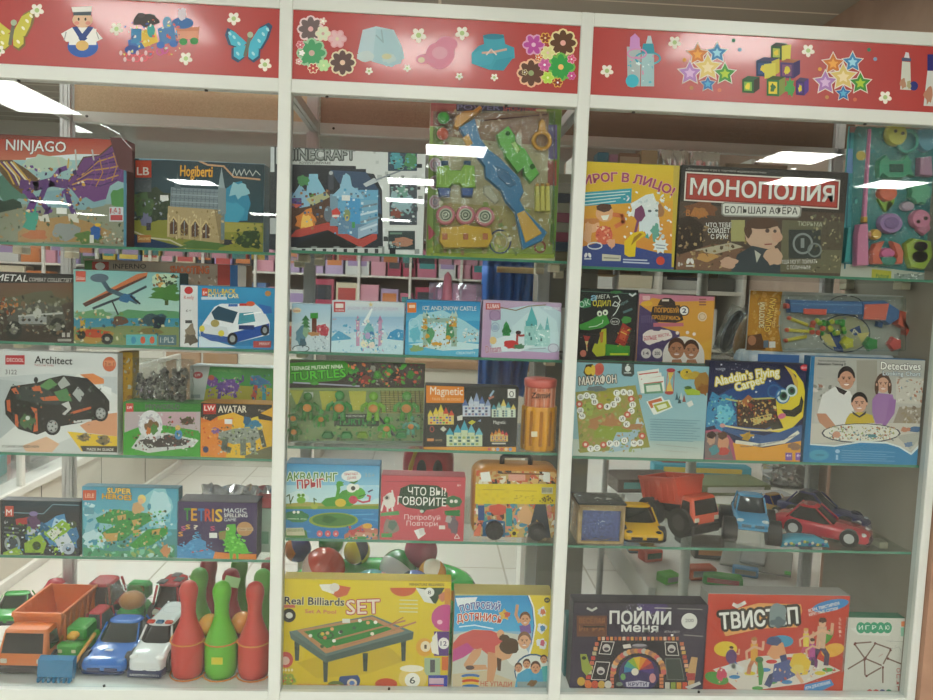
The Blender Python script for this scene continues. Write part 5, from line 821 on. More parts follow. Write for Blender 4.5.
A.p([(220, 540), (400, 570), (640, 525), (640, 660), (240, 645)], '#dc9c38'); A.l([(240, 535), (380, 555), (520, 535), (600, 480)], 20, '#d8d8c8'); A.t('Where Magical Adventures Await', 262, 568, 590, 500, 12, '#3c4464', .03, arc=-16)
moon = [(520, 90), (580, 120), (630, 190), (650, 290), (630, 390), (570, 450), (490, 480), (400, 470), (500, 440), (480, 380), (460, 300), (520, 240), (590, 200), (590, 150)]
A.p(moon, '#dcc838'); A.p([(520, 90), (560, 120), (600, 180), (600, 260), (560, 150)], '#c8a84c'); A.p([(240, 300), (330, 285), (470, 280), (480, 380), (500, 420), (410, 460), (245, 445)], '#3c2f2c'); A.l([(180, 285), (260, 300), (340, 285), (460, 280)], 10, '#b8b86c'); A.l([(160, 440), (300, 462), (420, 470), (500, 460)], 10, '#d8cc9c'); A.e(160, 440, 16, 12, '#c89890')
A.p([(260, 310), (310, 260), (335, 280), (300, 330)], '#a8643c'); A.p([(320, 400), (440, 370), (450, 400), (340, 440)], '#c8b870'); A.n(250, 290, 470, 440, 90, 13, ['#a86c3c', '#5c4430', '#c8a458', '#7c5434', '#d8c890', '#8c3c2c', '#3c302c']); A.p([(420, 425), (500, 420), (515, 455), (450, 465)], '#34342c')
A.e(510, 268, 42, 46, '#3c78b0'); A.e(512, 268, 34, 38, '#c8dce0'); A.e(514, 268, 24, 26, '#3c6c54'); A.e(516, 266, 14, 15, '#1c2420'); A.e(562, 236, 34, 36, '#c8dce0'); A.e(562, 238, 22, 24, '#3c6c54'); A.e(564, 238, 12, 13, '#1c2420'); A.ring(460, 240, 40, 40, 8, '#3c6c9c')
A.p([(500, 345), (560, 350), (605, 320), (618, 265), (632, 300), (620, 360), (580, 390), (530, 385)], '#2c2c24'); A.e(505, 385, 24, 16, '#d06c88', rot=-20)
A.t('Aladdin’s Flying', 118, 210, 490, 150, 50, '#ecebd8', .04, out='#d8c43c', ow=.08, arc=10); A.t('Carpet', 240, 240, 400, 190, 48, '#ecebd8', .04, out='#d8c43c', ow=.08); A.t('WONDER', 118, 118, 174, 118, 14, '#b8bcc8', .03); A.star(152, 85, 8, '#e4e4ec'); A.star(436, 180, 9, '#e8ecf0'); A.star(355, 244, 9, '#e8ecf0'); A.star(338, 508, 8, '#e8ecf0'); A.n(150, 80, 330, 130, 14, 4, ['#dce0e8']); A.e(640, 102, 28, 18, '#c8404c'); A.t('BOARD', 620, 108, 660, 108, 12, '#f0d8d8', .03)
A.blob(300, 500, 40, 16, '#c8a03c', .3); A.p([(270, 520), (320, 470), (310, 530)], '#b08c3c')
for x in (545, 604): A.r(x-20, 598, x+20, 642, '#7c5ca4'); A.t('4+', x-14, 624, x+14, 624, 18, '#e8d8f0', .03)
A.blob(580, 560, 40, 20, '#8c6c54', .3); k.done()
k = Pack('toy_box', 806.5, 921, 358, .031, SH['C3'], .03, '#2c70a0', 'white and blue game box with family of three at a table, third shelf')
A = k.art(800, 350, 5.835, '#3c8cb8', '#3484b4')
A.p([(60, 38), (775, 55), (750, 680), (50, 545)], '#b8b8b0'); A.g(85, 35, 775, 420, '#b0b0a8', '#c0bcb4'); A.r(330, 60, 450, 400, '#a09c90'); A.p([(560, 160), (775, 170), (765, 320), (560, 310)], '#c8c4b8'); A.n(560, 160, 760, 300, 40, 14, ['#d8d4cc', '#a8a094', '#8c9ca4', '#c4b4a0', '#b07c64']); A.p([(580, 330), (765, 340), (760, 440), (540, 430)], '#9c9080'); A.n(590, 330, 755, 430, 26, 16, ['#7c6c5c', '#b8b0a4', '#98886c', '#c8c0b4'])
A.blob(110, 230, 60, 60, '#b4b4ac', .2); A.n(80, 190, 200, 300, 14, 16, ['#8c8c84', '#d0ccc4', '#a87c6c']); A.p([(60, 430), (300, 420), (760, 430), (755, 530), (640, 590), (560, 550), (300, 530), (55, 545)], '#c8c4b8')
A.p([(100, 370), (130, 260), (200, 215), (290, 240), (320, 300), (300, 430), (160, 440)], '#dcdcd8'); A.p([(95, 370), (150, 370), (230, 470), (230, 500), (190, 490), (110, 420)], '#c08c70'); A.head(270, 166, 48, 64, '#c8967c', '#342c2c'); A.p([(205, 210), (225, 245), (255, 262), (275, 240), (240, 225)], '#3c3434')
A.p([(420, 290), (450, 250), (540, 260), (555, 330), (510, 430), (440, 430), (420, 360)], '#a078ac'); A.p([(520, 280), (560, 290), (550, 370), (480, 470), (450, 480), (500, 400)], '#986ca4'); A.head(484, 196, 40, 54, '#d0a48c', '#5c4438', long=.8)
A.p([(270, 400), (290, 370), (350, 360), (420, 380), (435, 425), (260, 435)], '#c8b040'); A.head(345, 308, 46, 56, '#d0a088', '#2c2828'); A.p([(300, 355), (345, 385), (385, 355), (380, 375), (345, 395), (310, 375)], '#44444c'); 
A.e(355, 485, 232, 58, '#4c4c54'); A.e(355, 484, 222, 52, '#dcdcd0'); A.n(170, 445, 550, 525, 130, 9, ['#8c8c84', '#b8a870', '#a86c54', '#6c8c94', '#c8c8bc', '#9cac74'])
A.blob(680, 460, 50, 16, '#4c7098', .3); A.blob(610, 465, 26, 16, '#c08468', .3); A.blob(210, 490, 26, 20, '#c8947c', .2); A.blob(420, 500, 26, 10, '#5c8c94', .3); A.p([(560, 500), (740, 470), (640, 580)], '#b0b0a4'); A.blob(630, 550, 24, 16, '#6c84a4', .3)
A.p([(50, 545), (200, 555), (350, 530), (500, 535), (580, 560), (645, 600), (690, 550), (760, 505), (745, 690), (40, 690)], '#d8e4e4'); A.p([(48, 552), (200, 563), (350, 540), (500, 545), (575, 568), (645, 612), (700, 560), (760, 515), (745, 690), (35, 690)], '#3482b0'); A.p([(35, 20), (85, 24), (48, 690), (15, 690)], '#3078a8')
A.e(108, 612, 58, 32, '#4c9cb8'); A.t('OPEN', 88, 618, 136, 618, 12, '#2c5c74', .03); A.e(216, 590, 14, 12, '#9cc4dc'); A.r(206, 610, 220, 640, '#9cc4dc')
for i in range(5): A.l([(240, 585+i*14), (550-(i % 2)*50, 596+i*13)], 4, '#6ca4c8')
A.t('Detectives', 468, 112, 700, 118, 46, '#ecece4', .06, out='#4c4c4c', ow=.04); A.t('Looking Chart', 480, 146, 700, 152, 25, '#dce4e8', .04, out='#5c6c74', ow=.06); A.t('THIS IS A SEARCHING GAME', 102, 66, 262, 72, 10, '#54545c', .02); A.t('Attention Training II', 100, 86, 262, 90, 14, '#3c3c44', .04); k.done()
# ---- bottom row
k = Pack('toy_box', 571.5, 706, 603.5, .032, SH['E3'], .05, '#332e38', 'dark violet party word game box with rainbow wheel board, bottom shelf right bay')
A = k.art(550, 590, 5.488, '#3a3340', '#39324a')
A.g(110, 40, 870, 130, '#403a40', '#3c3646'); A.blob(560, 90, 100, 40, '#4c3c6c', .3); A.n(420, 60, 600, 140, 40, 4, ['#a89cc0', '#7c6ca0', '#d8d0e0']); A.r(146, 140, 312, 255, '#6c4434'); A.t('ВЕСЁЛАЯ', 160, 182, 300, 184, 30, '#9c6440', .03); A.t('ИГРА', 160, 225, 300, 225, 30, '#94603c', .03); A.r(180, 196, 300, 206, '#3c2c28'); A.l([(205, 100), (230, 112), (255, 98)], 12, '#c4c4bc')
A.t('ПОЙМИ', 328, 183, 662, 188, 68, '#dcdcd8', .07); A.t('меня', 392, 226, 592, 232, 46, '#dcdcd8', .07); A.e(764, 170, 44, 44, '#dcdad4'); A.t('200', 742, 176, 788, 176, 20, '#6c6c6c', .02); A.l([(575, 98), (665, 100)], 6, '#b0acac'); A.l([(700, 102), (836, 106)], 5, '#8c8888'); A.t('ИГРА-КВЕСТ', 628, 234, 712, 236, 12, '#b8b4b4', .02); A.l([(735, 246), (838, 254)], 6, '#8c8888'); A.l([(760, 70), (850, 72)], 4, '#7c7878')
A.p([(260, 262), (700, 268), (760, 545), (170, 545)], '#2c2830')
for i in range(20):
    t_ = i/19; A.r(262+t_*428, 256, 278+t_*428, 276, ('#c8743c', '#d8b8a0', '#c85c48', '#d89850', '#a8604c')[i % 5])
for i in range(9): A.r(246-i*7, 285+i*26, 266-i*6, 306+i*26, ('#c86c58', '#d8a078', '#b8b08c', '#c85048')[i % 4])
for i in range(10): A.r(712+i*5, 285+i*24, 734+i*5, 304+i*24, ('#c86c48', '#d8a888', '#c8a050', '#b85040')[i % 4])
for i in range(22):
    a = math.radians(180+i*180/21); A.e(485+138*math.cos(a), 450+118*math.sin(a), 16, 15, ('#c8844c', '#c8605c', '#b8b0a0', '#d89c60', '#a0705c')[i % 5])
for i in range(4): A.r(330, 460+i*20, 350, 476+i*20, '#c87058'); A.r(600, 460+i*20, 622, 476+i*20, '#d08058')
A.e(488, 460, 112, 100, '#3c3460')
for i, c_ in enumerate(('#3c7ca8', '#4ca08c', '#8cac3c', '#d8b43c', '#d88c34', '#c85038', '#8c3c4c', '#4c3c7c')): 
    a0 = math.radians(170+i*26); a1 = math.radians(196+i*26); A.p([(488, 440), (488+84*math.cos(a0), 440+76*math.sin(a0)), (488+84*math.cos(a1), 440+76*math.sin(a1))], c_)
A.e(466, 448, 20, 20, '#e0d8c8'); A.p([(415, 505), (488, 495), (545, 505), (540, 530), (420, 530)], '#bcb8c8'); A.t('КРУТИ', 430, 526, 530, 526, 20, '#3c3460', .04)
for q in ([(285, 282), (352, 284), (332, 352), (268, 348)], [(252, 392), (328, 396), (306, 492), (226, 490)], [(630, 284), (694, 286), (706, 358), (636, 356)]):
    A.l(q+q[:1], 4, '#d8d4cc'); A.e(sum(p[0] for p in q)/4, sum(p[1] for p in q)/4, 22, 22, '#c8c4c0'); A.e(sum(p[0] for p in q)/4, sum(p[1] for p in q)/4+6, 14, 9, '#4c4450')
A.p([(632, 376), (714, 376), (736, 492), (642, 490)], '#3c4440'); A.l([(632, 376), (714, 376), (736, 492), (642, 490), (632, 376)], 3, '#78807c'); A.p([(398, 300), (440, 294), (446, 316), (404, 320)], '#d8d4cc'); A.e(490, 308, 46, 14, '#5c5860'); A.e(490, 302, 40, 8, '#9c98a0')
A.p([(165, 350), (200, 350), (215, 400), (235, 430), (200, 470), (175, 440)], '#94a044'); A.e(186, 372, 12, 10, '#303820'); A.e(170, 500, 22, 24, '#c8a040')
for i, c_ in enumerate(('#d8743c', '#c8543c', '#c8a04c', '#c8c4bc')): A.e(210+i*36, 518, 20, 22, c_)
for i, c_ in enumerate(('#c8c4b8', '#8c9c44', '#d0903c', '#c8503c')): A.r(650+i*32-20, 505, 672+i*32-16, 545, c_)
A.p([(775, 365), (810, 370), (800, 440), (790, 520), (760, 520), (755, 440)], '#c49c6c'); A.r(752, 455, 795, 495, '#a83c3c'); A.p([(740, 530), (820, 500), (828, 515), (760, 545)], '#c8c4c0'); A.e(400, 475, 14, 18, '#6c9c5c'); A.e(562, 482, 18, 26, '#c8888c'); A.e(380, 515, 18, 12, '#6c7c6c'); k.done(); k.sticker(672, 635, .006, .005)
k = Pack('toy_box', 705, 846.5, 594.5, .032, SH['E3'], .05, '#a8a49c', 'red twisting mat game box with crowd of people on dotted mat, bottom shelf right bay')
A = k.art(695, 580, 3.92, '#c4402c', '#bc4030')
A.p([(70, 350), (240, 300), (430, 285), (570, 355), (430, 405), (180, 440)], '#d4ccc0')
for x, y, c_ in ((300, 320, '#c83c34'), (155, 380, '#3c7cb0'), (245, 424, '#4c9c44'), (215, 366, '#d8c03c'), (275, 352, '#3c7cb0'), (300, 400, '#4c9c44'), (370, 310, '#c83c34'), (520, 352, '#4c9c44'), (415, 296, '#d8c03c'), (490, 365, '#d8c03c'), (360, 400, '#3c7cb0'), (450, 320, '#3c7cb0'), (110, 352, '#d8c03c')): A.e(x, y, 22, 8, c_)
A.e(120, 270, 46, 30, '#e0c03c'); A.e(340, 240, 46, 24, '#3c8cb0'); A.e(85, 385, 48, 24, '#4c8c3c', rot=15); A.e(520, 222, 16, 36, '#4c8c3c', rot=35); A.e(540, 275, 46, 26, '#e0a83c', rot=-15)
def man(x, y, h_, top, leg, hair='#4c3428', lean=0):
    A.l([(x, y-h_*.42), (x-h_*.12, y-h_*.2), (x-h_*.16, y)], h_*.11, leg); A.l([(x, y-h_*.42), (x+h_*.14, y-h_*.2), (x+h_*.12, y)], h_*.11, leg); A.l([(x+lean, y-h_*.78), (x, y-h_*.4)], h_*.2, top); A.l([(x+lean, y-h_*.74), (x-h_*.22, y-h_*.6), (x-h_*.2, y-h_*.38)], h_*.07, '#d8a888'); A.l([(x+lean, y-h_*.74), (x+h_*.24, y-h_*.66), (x+h_*.26, y-h_*.88)], h_*.07, '#d8a888'); A.e(x+lean*1.2, y-h_*.9, h_*.08, h_*.1, '#d8a888'); A.blob(x+lean*1.2, y-h_*.96, h_*.09, h_*.06, hair, .2)
man(232, 365, 140, '#d89c3c', '#c87c58', '#a8743c'); man(492, 330, 180, '#c8a488', '#4c3c54', lean=6); man(435, 300, 110, '#d8c040', '#c84c6c', '#c89c4c'); man(460, 340, 110, '#b04c88', '#7c3c74'); man(150, 350, 90, '#5c3c7c', '#3c5c94', lean=-6)
A.l([(110, 355), (150, 335), (185, 352)], 22, '#d8d8d4'); A.e(142, 300, 22, 28, '#5c3c6c'); A.p([(280, 290), (310, 240), (345, 245), (360, 300), (310, 312)], '#d89868'); A.blob(310, 240, 32, 18, '#3c4c74', .15); A.l([(345, 300), (360, 350), (300, 380), (285, 410)], 26, '#3c4470'); A.p([(310, 330), (370, 310), (400, 370), (350, 395), (300, 400)], '#4c588c')
A.p([(370, 330), (385, 290), (420, 285), (455, 320), (440, 370), (395, 375)], '#dcb834'); A.blob(400, 350, 26, 20, '#dcc460', .2); A.l([(400, 370), (420, 400)], 14, '#d8a888'); A.p([(245, 325), (262, 312), (270, 360), (262, 410), (250, 412)], '#4c8c44'); A.e(252, 312, 16, 12, '#3c6c3c'); A.blob(105, 365, 20, 26, '#c84c64', .3); A.n(90, 340, 560, 400, 26, 8, ['#d8a888', '#b8503c', '#5c5c94', '#e0d8cc'])
A.p([(80, 440), (400, 420), (590, 355), (585, 445), (60, 445)], '#c4442c'); A.p([(430, 410), (530, 388), (545, 410), (500, 432), (425, 438)], '#3c84c0'); A.t('ИГРА ДЛЯ КОМПАНИИ', 434, 430, 530, 406, 12, '#e4e8ec', .03)
A.e(530, 100, 74, 22, '#3c84c0', rot=-12); A.t('ВСЕМ, ТВИСТИРУЕМ', 446, 126, 566, 96, 12, '#f0e8e0', .04); A.t('КРУГЛЫЕ СУТКИ', 448, 142, 560, 116, 12, '#f0e8e0', .04)
for i in range(5): A.t('SERIA'[i], 564, 160+i*16, 574, 158+i*16, 12, '#e4b8a8', .01)
A.p([(95, 130), (250, 90), (415, 95), (420, 120), (400, 185), (260, 190), (120, 220), (105, 190)], '#e0a05c'); A.t('ТВИСТЕП', 100, 192, 404, 168, 62, '#ecebe4', .06, out='#38342e', ow=.06, out2='#2c2824'); A.blob(322, 140, 34, 48, '#7c8c8c', .2); A.blob(328, 165, 28, 20, '#54646c', .3); A.l([(150, 95), (165, 103), (180, 96), (195, 88)], 14, '#f0e8e0'); k.done()
k = Pack('toy_box', 843, 902, 617.5, .032, SH['E3'], .03, '#2f7c5c', 'white box with green top and matchstick puzzle shapes, bottom shelf far right')
A = k.art(695, 580, 3.92, '#cfcdc2', '#c8c6bc')
A.p([(600, 110), (870, 120), (868, 150), (600, 143)], '#2f8460'); A.e(712, 135, 36, 9, '#7cb498'); A.p([(610, 190), (680, 175), (780, 185), (760, 220), (640, 215)], '#d8d8d0')
for i, ch in enumerate('ИГРАЮ'):
    A.e(650+i*26, 187, 18, 22, '#3c9c74'); A.t(ch, 642+i*26, 194, 658+i*26, 194, 16, '#dcece0', .03)
for p_ in ([(628, 248), (690, 243)], [(626, 252), (662, 302)], [(668, 305), (706, 250)], [(706, 248), (768, 270)], [(766, 275), (738, 328)], [(668, 308), (730, 334)], [(664, 310), (600, 348)], [(664, 312), (666, 372)], [(672, 376), (728, 344)], [(736, 342), (736, 402)], [(756, 308), (816, 332)]):
    A.l(p_, 6, '#7c6458'); A.e(*p_[0], 5, 5, '#6c3c34')
for i, c_ in enumerate(('#b8403c', '#c0504c', '#4c4c7c', '#3c7c5c')): A.e(684+i*25, 440, 12, 12, c_)
for i, ch in enumerate('ОПЫТ'): A.t(ch, 790, 362+i*24, 804, 362+i*24, 17, '#b8504c', .02)
A.r(808, 162, 835, 182, '#d87c4c'); A.r(806, 186, 832, 220, '#8cc0a4'); A.n(740, 230, 820, 300, 5, 4, ['#a8a8a0']); A.l([(750, 238), (820, 242)], 2, '#a8a8a0'); A.l([(780, 268), (800, 262), (812, 290)], 2, '#a8a8a0'); A.l([(720, 300), (735, 290)], 3, '#b89c90')
k.done()
# ================================================================== red banner over the case
class Panel:
    def __init__(s, a, c, z0, z1, Y, matr, name='banner_panel'):
        s.w = c-a; s.h = z1-z0; xc = (a+c)/2
        b = MB(); b.box(-s.w/2, 0, 0, s.w/2, .005, s.h); s.o = b.build(name, matr, CASE); s.o.location = (xc-cx, Y-cy, z0)
        loc = Vector((xc, Y, z0))
        def tf(px, py): q = at(px, py, Y); return (q.x-xc, q.z-z0)
        s.A = Art(tf, s.w, s.h, 0.0)
RED = mat('banner_red', '#b0332e', .3, bump=(45, .35), coat=.3)
def daisy(A, x, y, r): A.flower(x, y, r, '#e8e0cc', None, rot=.3); A.flower(x, y, r*.9, '#ece8dc', '#a8c080', rot=.3, ctr=.38)
def bfly(A, x, y, s_, c1, c2, c3, rot=0, flip=1):
    def T(px, py):
        a = math.radians(rot); px *= flip; return (x+s_*(px*math.cos(a)-py*math.sin(a)), y+s_*(px*math.sin(a)+py*math.cos(a)))
    for k, c in ((1.0, c2), (.86, c1)):
        A.p([T(q[0]*k, q[1]*k) for q in [(.05, 0), (.3, -.75), (.6, -1.0), (.78, -.9), (.75, -.4), (.6, .1), (.2, .25)]], c); A.p([T(q[0]*k, q[1]*k) for q in [(.05, .05), (.55, .15), (.6, .45), (.4, .7), (.15, .6)]], c)
        A.p([T(q[0]*k, q[1]*k) for q in [(-.05, 0), (-.7, -.35), (-.95, -.4), (-.98, -.1), (-.75, .25), (-.3, .3)]], c); A.p([T(q[0]*k, q[1]*k) for q in [(-.05, .1), (-.6, .35), (-.5, .75), (-.2, .85), (0, .6)]], c)
    for q in ((.5, -.5), (.62, -.72), (.4, -.2), (-.6, -.1), (-.8, -.2), (-.35, .1), (.3, .35), (-.3, .5)): A.e(*T(*q), s_*.09, s_*.05, c3, rot=rot+40)
    A.l([T(0, -.35), T(0, .5)], s_*.14, '#6c6c5c'); A.e(*T(0, -.35), s_*.12, s_*.12, '#a8b89c')
g = Panel(X0+.014, X1-.014, ZN0, ZN1, .006, RED); A = g.A; A.crop(0, 0, 3.11)
bfly(A, 38, 98, 80, '#c8c04c', '#7c6c3c', '#f0ecd0', rot=10)
for x, y, r in ((115, 32, 22), (362, 90, 21), (727, 58, 21), (578, 182, 21), (824, 201, 21), (-2, 158, 18)): daisy(A, x, y, r)
# sailor doll
A.e(258, 145, 48, 34, '#2c5cac'); A.p([(190, 105), (225, 85), (290, 85), (320, 120), (300, 130), (205, 130)], '#ecebe6'); A.p([(215, 90), (300, 90), (300, 140), (215, 140)], '#ecebe6'); A.p([(225, 85), (240, 82), (256, 105), (275, 82), (292, 85), (262, 125), (250, 125)], '#2c4484'); A.p([(244, 118), (256, 104), (272, 120), (262, 128), (250, 128)], '#2c4484'); A.e(257, 62, 32, 24, '#dcb898'); A.e(245, 60, 3, 5, '#3c2c24'); A.e(266, 60, 3, 5, '#3c2c24'); A.e(239, 72, 8, 6, '#d89080'); A.e(274, 72, 8, 6, '#d89080'); A.r(228, 34, 284, 48, '#3c4c54'); A.p([(222, 22), (286, 20), (286, 36), (226, 38)], '#ecebe6'); A.e(256, 142, 20, 16, '#d8b46c'); A.l([(206, 100), (200, 125)], 3, '#9c9c9c'); A.l([(300, 100), (308, 122)], 3, '#9c9c9c')
# toy train with animals
A.e(598, 92, 20, 8, '#d8906c'); A.r(548, 90, 618, 122, '#d8987c'); A.p([(545, 88), (622, 84), (618, 96), (550, 98)], '#c88060'); A.e(568, 72, 34, 18, '#3c6ca8'); A.blob(566, 45, 14, 20, '#d8ccd4', .15); A.l([(560, 40), (556, 28)], 5, '#d8ccd4'); A.l([(574, 40), (576, 28)], 5, '#d8ccd4')
A.p([(490, 90), (540, 70), (548, 130), (500, 140)], '#4c7cb0'); A.e(520, 70, 14, 18, '#6c9cc0'); A.p([(430, 100), (480, 85), (492, 130), (445, 150)], '#d8b43c'); A.p([(398, 125), (430, 118), (452, 150), (402, 160)], '#3c6cb0'); A.r(408, 90, 440, 135, '#3c84b4'); A.e(410, 155, 22, 14, '#2c4c94'); A.e(470, 95, 12, 22, '#3c9c94')
A.blob(450, 62, 42, 20, '#3c3434', .25); A.e(440, 48, 12, 8, '#4c4040')
for x, y in ((402, 178), (425, 182), (448, 180), (465, 170)): A.ring(x, y, 12, 12, 4, '#d84858')
for x, y in ((498, 160), (512, 155)): A.ring(x, y, 12, 13, 4, '#c84c94')
for x, y, c_ in ((570, 130, '#3c8c4c'), (604, 128, '#3c8c4c'), (540, 136, '#3c6cb4'), (500, 140, '#3c6cb4')): A.e(x, y, 13, 11, c_)
for i in range(7): A.e(376+i*13, 165+(i % 2)*20, 5, 8, '#e8c8c8')
A.n(385, 60, 560, 170, 36, 7, ['#e0d870', '#d85c4c', '#4c9cc8', '#e8e4dc', '#3c4c8c'])
bfly(A, 772, 135, 78, '#4cb4cc', '#34506c', '#a8dce4', rot=14)
g.A.build('printed_motifs', g.o)
g = Panel(X1+.014, X2-.014, ZN0, ZN1, .006, RED); A = g.A; A.crop(270, 0, 2.827)
def flo(x, y, r, n, p1, p2, c, inner='#e8b8b0'):
    A.flower(x, y, r*1.12, p1, None, n=n, petal=r*.46); A.flower(x, y, r, p2, None, n=n, petal=r*.28); A.e(x, y, r*.22, r*.22, c)
flo(115, 82, 34, 8, '#e4cccc', '#6c5c5c', '#e0b0b0'); flo(118, 150, 38, 8, '#9cc4a0', '#4c9c68', '#c8a8a0'); flo(205, 177, 34, 8, '#dccfae', '#5c4440', '#e0c0a8'); flo(150, 95, 20, 6, '#e4d8c0', '#d8e0c4', '#d0a8a0'); flo(190, 110, 24, 6, '#d8a0a4', '#dcb4b8', '#d8d0b0'); flo(122, 193, 14, 6, '#e8d8bc', '#b84444', '#e8d8a0'); flo(152, 185, 16, 6, '#b4d49c', '#b8dca0', '#dce8b8'); flo(86, 127, 11, 6, '#e4b0b4', '#c86c74', '#fff'); flo(82, 174, 9, 5, '#e0e0c8', '#d89ca8', '#fff'); flo(90, 150, 8, 5, '#e8e0d0', '#fff', '#fff'); flo(150, 60, 10, 5, '#d8a0a0', '#e8e0d0', '#fff')
for x, y, r in ((420, 100, 22), (543, 94, 20), (388, 193, 11), (280, 201, 11), (535, 216, 11), (634, 219, 11)): daisy(A, x, y, r)
A.p([(248, 150), (262, 85), (300, 75), (350, 85), (372, 130), (380, 165), (345, 190), (290, 175)], '#b4ccd4'); A.p([(300, 82), (345, 84), (378, 150), (370, 180), (330, 188), (290, 170)], '#a4c4cc'); A.blob(270, 160, 26, 16, '#c0d0d0', .1); A.l([(315, 85), (320, 120), (300, 100)], 4, '#8ca8b0'); A.blob(335, 165, 20, 14, '#b8cccc', .2); A.e(330, 160, 14, 8, '#c8c8a0')
A.blob(480, 158, 42, 38, '#d0869c', .06); A.e(500, 125, 30, 22, '#d0869c'); A.e(432, 168, 20, 14, '#d08ca0'); A.e(428, 170, 10, 8, '#e8dcc0'); A.e(480, 150, 22, 18, '#d8a0b0'); A.l([(440, 170), (465, 175)], 10, '#d08ca0')
A.p([(570, 150), (590, 130), (605, 125), (602, 100), (660, 98), (665, 125), (690, 135), (692, 165), (660, 172), (655, 195), (620, 198), (570, 180)], '#3c9cb0'); A.e(632, 104, 30, 8, '#2c7c90'); A.blob(600, 165, 32, 22, '#44a4b8', .08); A.l([(600, 150), (630, 148), (668, 140)], 6, '#c8a494'); A.l([(612, 155), (625, 140), (640, 155)], 4, '#dcc8bc'); A.p([(640, 170), (690, 160), (660, 200), (625, 198)], '#3494a8')
flo(745, 127, 28, 6, '#d8a0c4', '#b84c9c', '#e0b8d0'); flo(828, 122, 36, 8, '#e0d49c', '#5c3c24', '#e0a89c'); flo(738, 207, 36, 8, '#e8b894', '#5c3c2c', '#90a070'); flo(822, 190, 36, 8, '#70b850', '#349c48', '#e8b870'); flo(778, 108, 14, 6, '#e4b850', '#8c3c24', '#e8d8a0'); flo(776, 184, 16, 6, '#d880b0', '#c85c9c', '#fff'); flo(785, 220, 16, 6, '#c8e070', '#b4d850', '#e8f0b0'); flo(813, 234, 13, 6, '#e8b850', '#8c3c20', '#fff'); flo(852, 215, 11, 6, '#d870a8', '#c84c90', '#fff'); flo(852, 168, 12, 5, '#e8a0b8', '#d85c84', '#fff'); flo(785, 150, 18, 6, '#e4e0a8', '#d8d894', '#e8c8c0'); flo(760, 163, 10, 5, '#e8dcb8', '#d8703c', '#fff'); flo(720, 205, 8, 5, '#dcd0a0', '#6c4c34', '#fff')
g.A.build('printed_motifs', g.o)
g = Panel(X2+.014, X3, ZN0, ZN1, .006, RED); A = g.A; A.crop(570, 0, 2.57)
for x, y, r in ((95, 182, 17), (269, 109, 17), (612, 130, 17), (810, 250, 17)): daisy(A, x, y, r)
A.p([(146, 120), (182, 120), (180, 222), (148, 222)], '#a8b8b8'); A.p([(153, 128), (155, 96), (167, 86), (179, 98), (180, 128)], '#c890c8'); A.e(160, 208, 17, 17, '#3cb0c4'); A.ring(200, 150, 34, 18, 5, '#3ca0b4'); A.p([(184, 135), (216, 135), (216, 222), (182, 222)], '#9cc0c4'); A.p([(183, 138), (188, 112), (214, 112), (218, 138)], '#2c94a8'); A.p([(195, 112), (200, 92), (208, 92), (212, 112)], '#b8ccd0'); A.n(150, 135, 215, 215, 14, 6, ['#d8e8e8', '#d88cb0', '#5cb0c0']); A.ring(172, 138, 26, 14, 4, '#d088b8')
def stars(x, y):
    for dx, dy, r, c_, c2 in ((-26, -28, 28, '#c8742c', '#e8a84c'), (24, -32, 26, '#3c84b8', '#a0d8e8'), (-46, 20, 30, '#a878b8', '#d8b8dc'), (0, 6, 34, '#d8c070', '#ecdcb0'), (44, 22, 28, '#3c8c34', '#b0c83c'), (0, 48, 20, '#2c6cac', '#5cb0d0')):
        A.star(x+dx, y+dy, r, c_, k=.5, edge='#e4dcd0'); A.star(x+dx, y+dy, r*.5, c2, k=.5)
    for dx, dy, c_ in ((-60, -14, '#d89c3c'), (66, -64, '#3c7c5c'), (82, -40, '#7c9cb8'), (-42, 58, '#b8884c'), (30, 64, '#c86c4c')): A.e(x+dx, y+dy, 5, 5, c_)
stars(354, 168); stars(702, 192)
def cube(x, y, w_, h_, f, sd, tp, ins):
    A.p([(x, y), (x+w_, y+2), (x+w_, y+h_), (x, y+h_-2)], f); A.p([(x+w_, y+2), (x+w_*1.5, y-6), (x+w_*1.5, y+h_-12), (x+w_, y+h_)], sd); A.p([(x, y), (x+w_*.5, y-9), (x+w_*1.5, y-6), (x+w_, y+2)], tp)
    A.p([(x+5, y+6), (x+w_-5, y+7), (x+w_-5, y+h_-6), (x+5, y+h_-7)], ins); A.blob(x+w_/2, y+h_/2, w_*.2, h_*.24, '#d8c83c' if ins != '#d8c83c' else '#3c6c3c', .3)
cube(516, 118, 28, 36, '#28502c', '#5c5c24', '#3c3c34', '#a8b84c'); A.p([(544, 118), (568, 115), (566, 152), (544, 156)], '#d8d050'); cube(478, 156, 40, 42, '#243c5c', '#c4b83c', '#3c3c5c', '#2c4c7c'); A.p([(498, 165), (528, 162), (528, 200), (500, 202)], '#d0c84c'); cube(540, 160, 34, 42, '#4c3468', '#34245c', '#a0603c', '#7c4c70')
cube(442, 204, 30, 36, '#2c5c30', '#3c3424', '#345c3c', '#7cb04c'); cube(505, 204, 32, 44, '#2c6c34', '#7c8c3c', '#3c4c24', '#d8c83c'); cube(580, 208, 22, 38, '#3c2c64', '#54348c', '#4c3c5c', '#5c3c8c'); A.blob(565, 225, 12, 22, '#4c9c4c', .3)
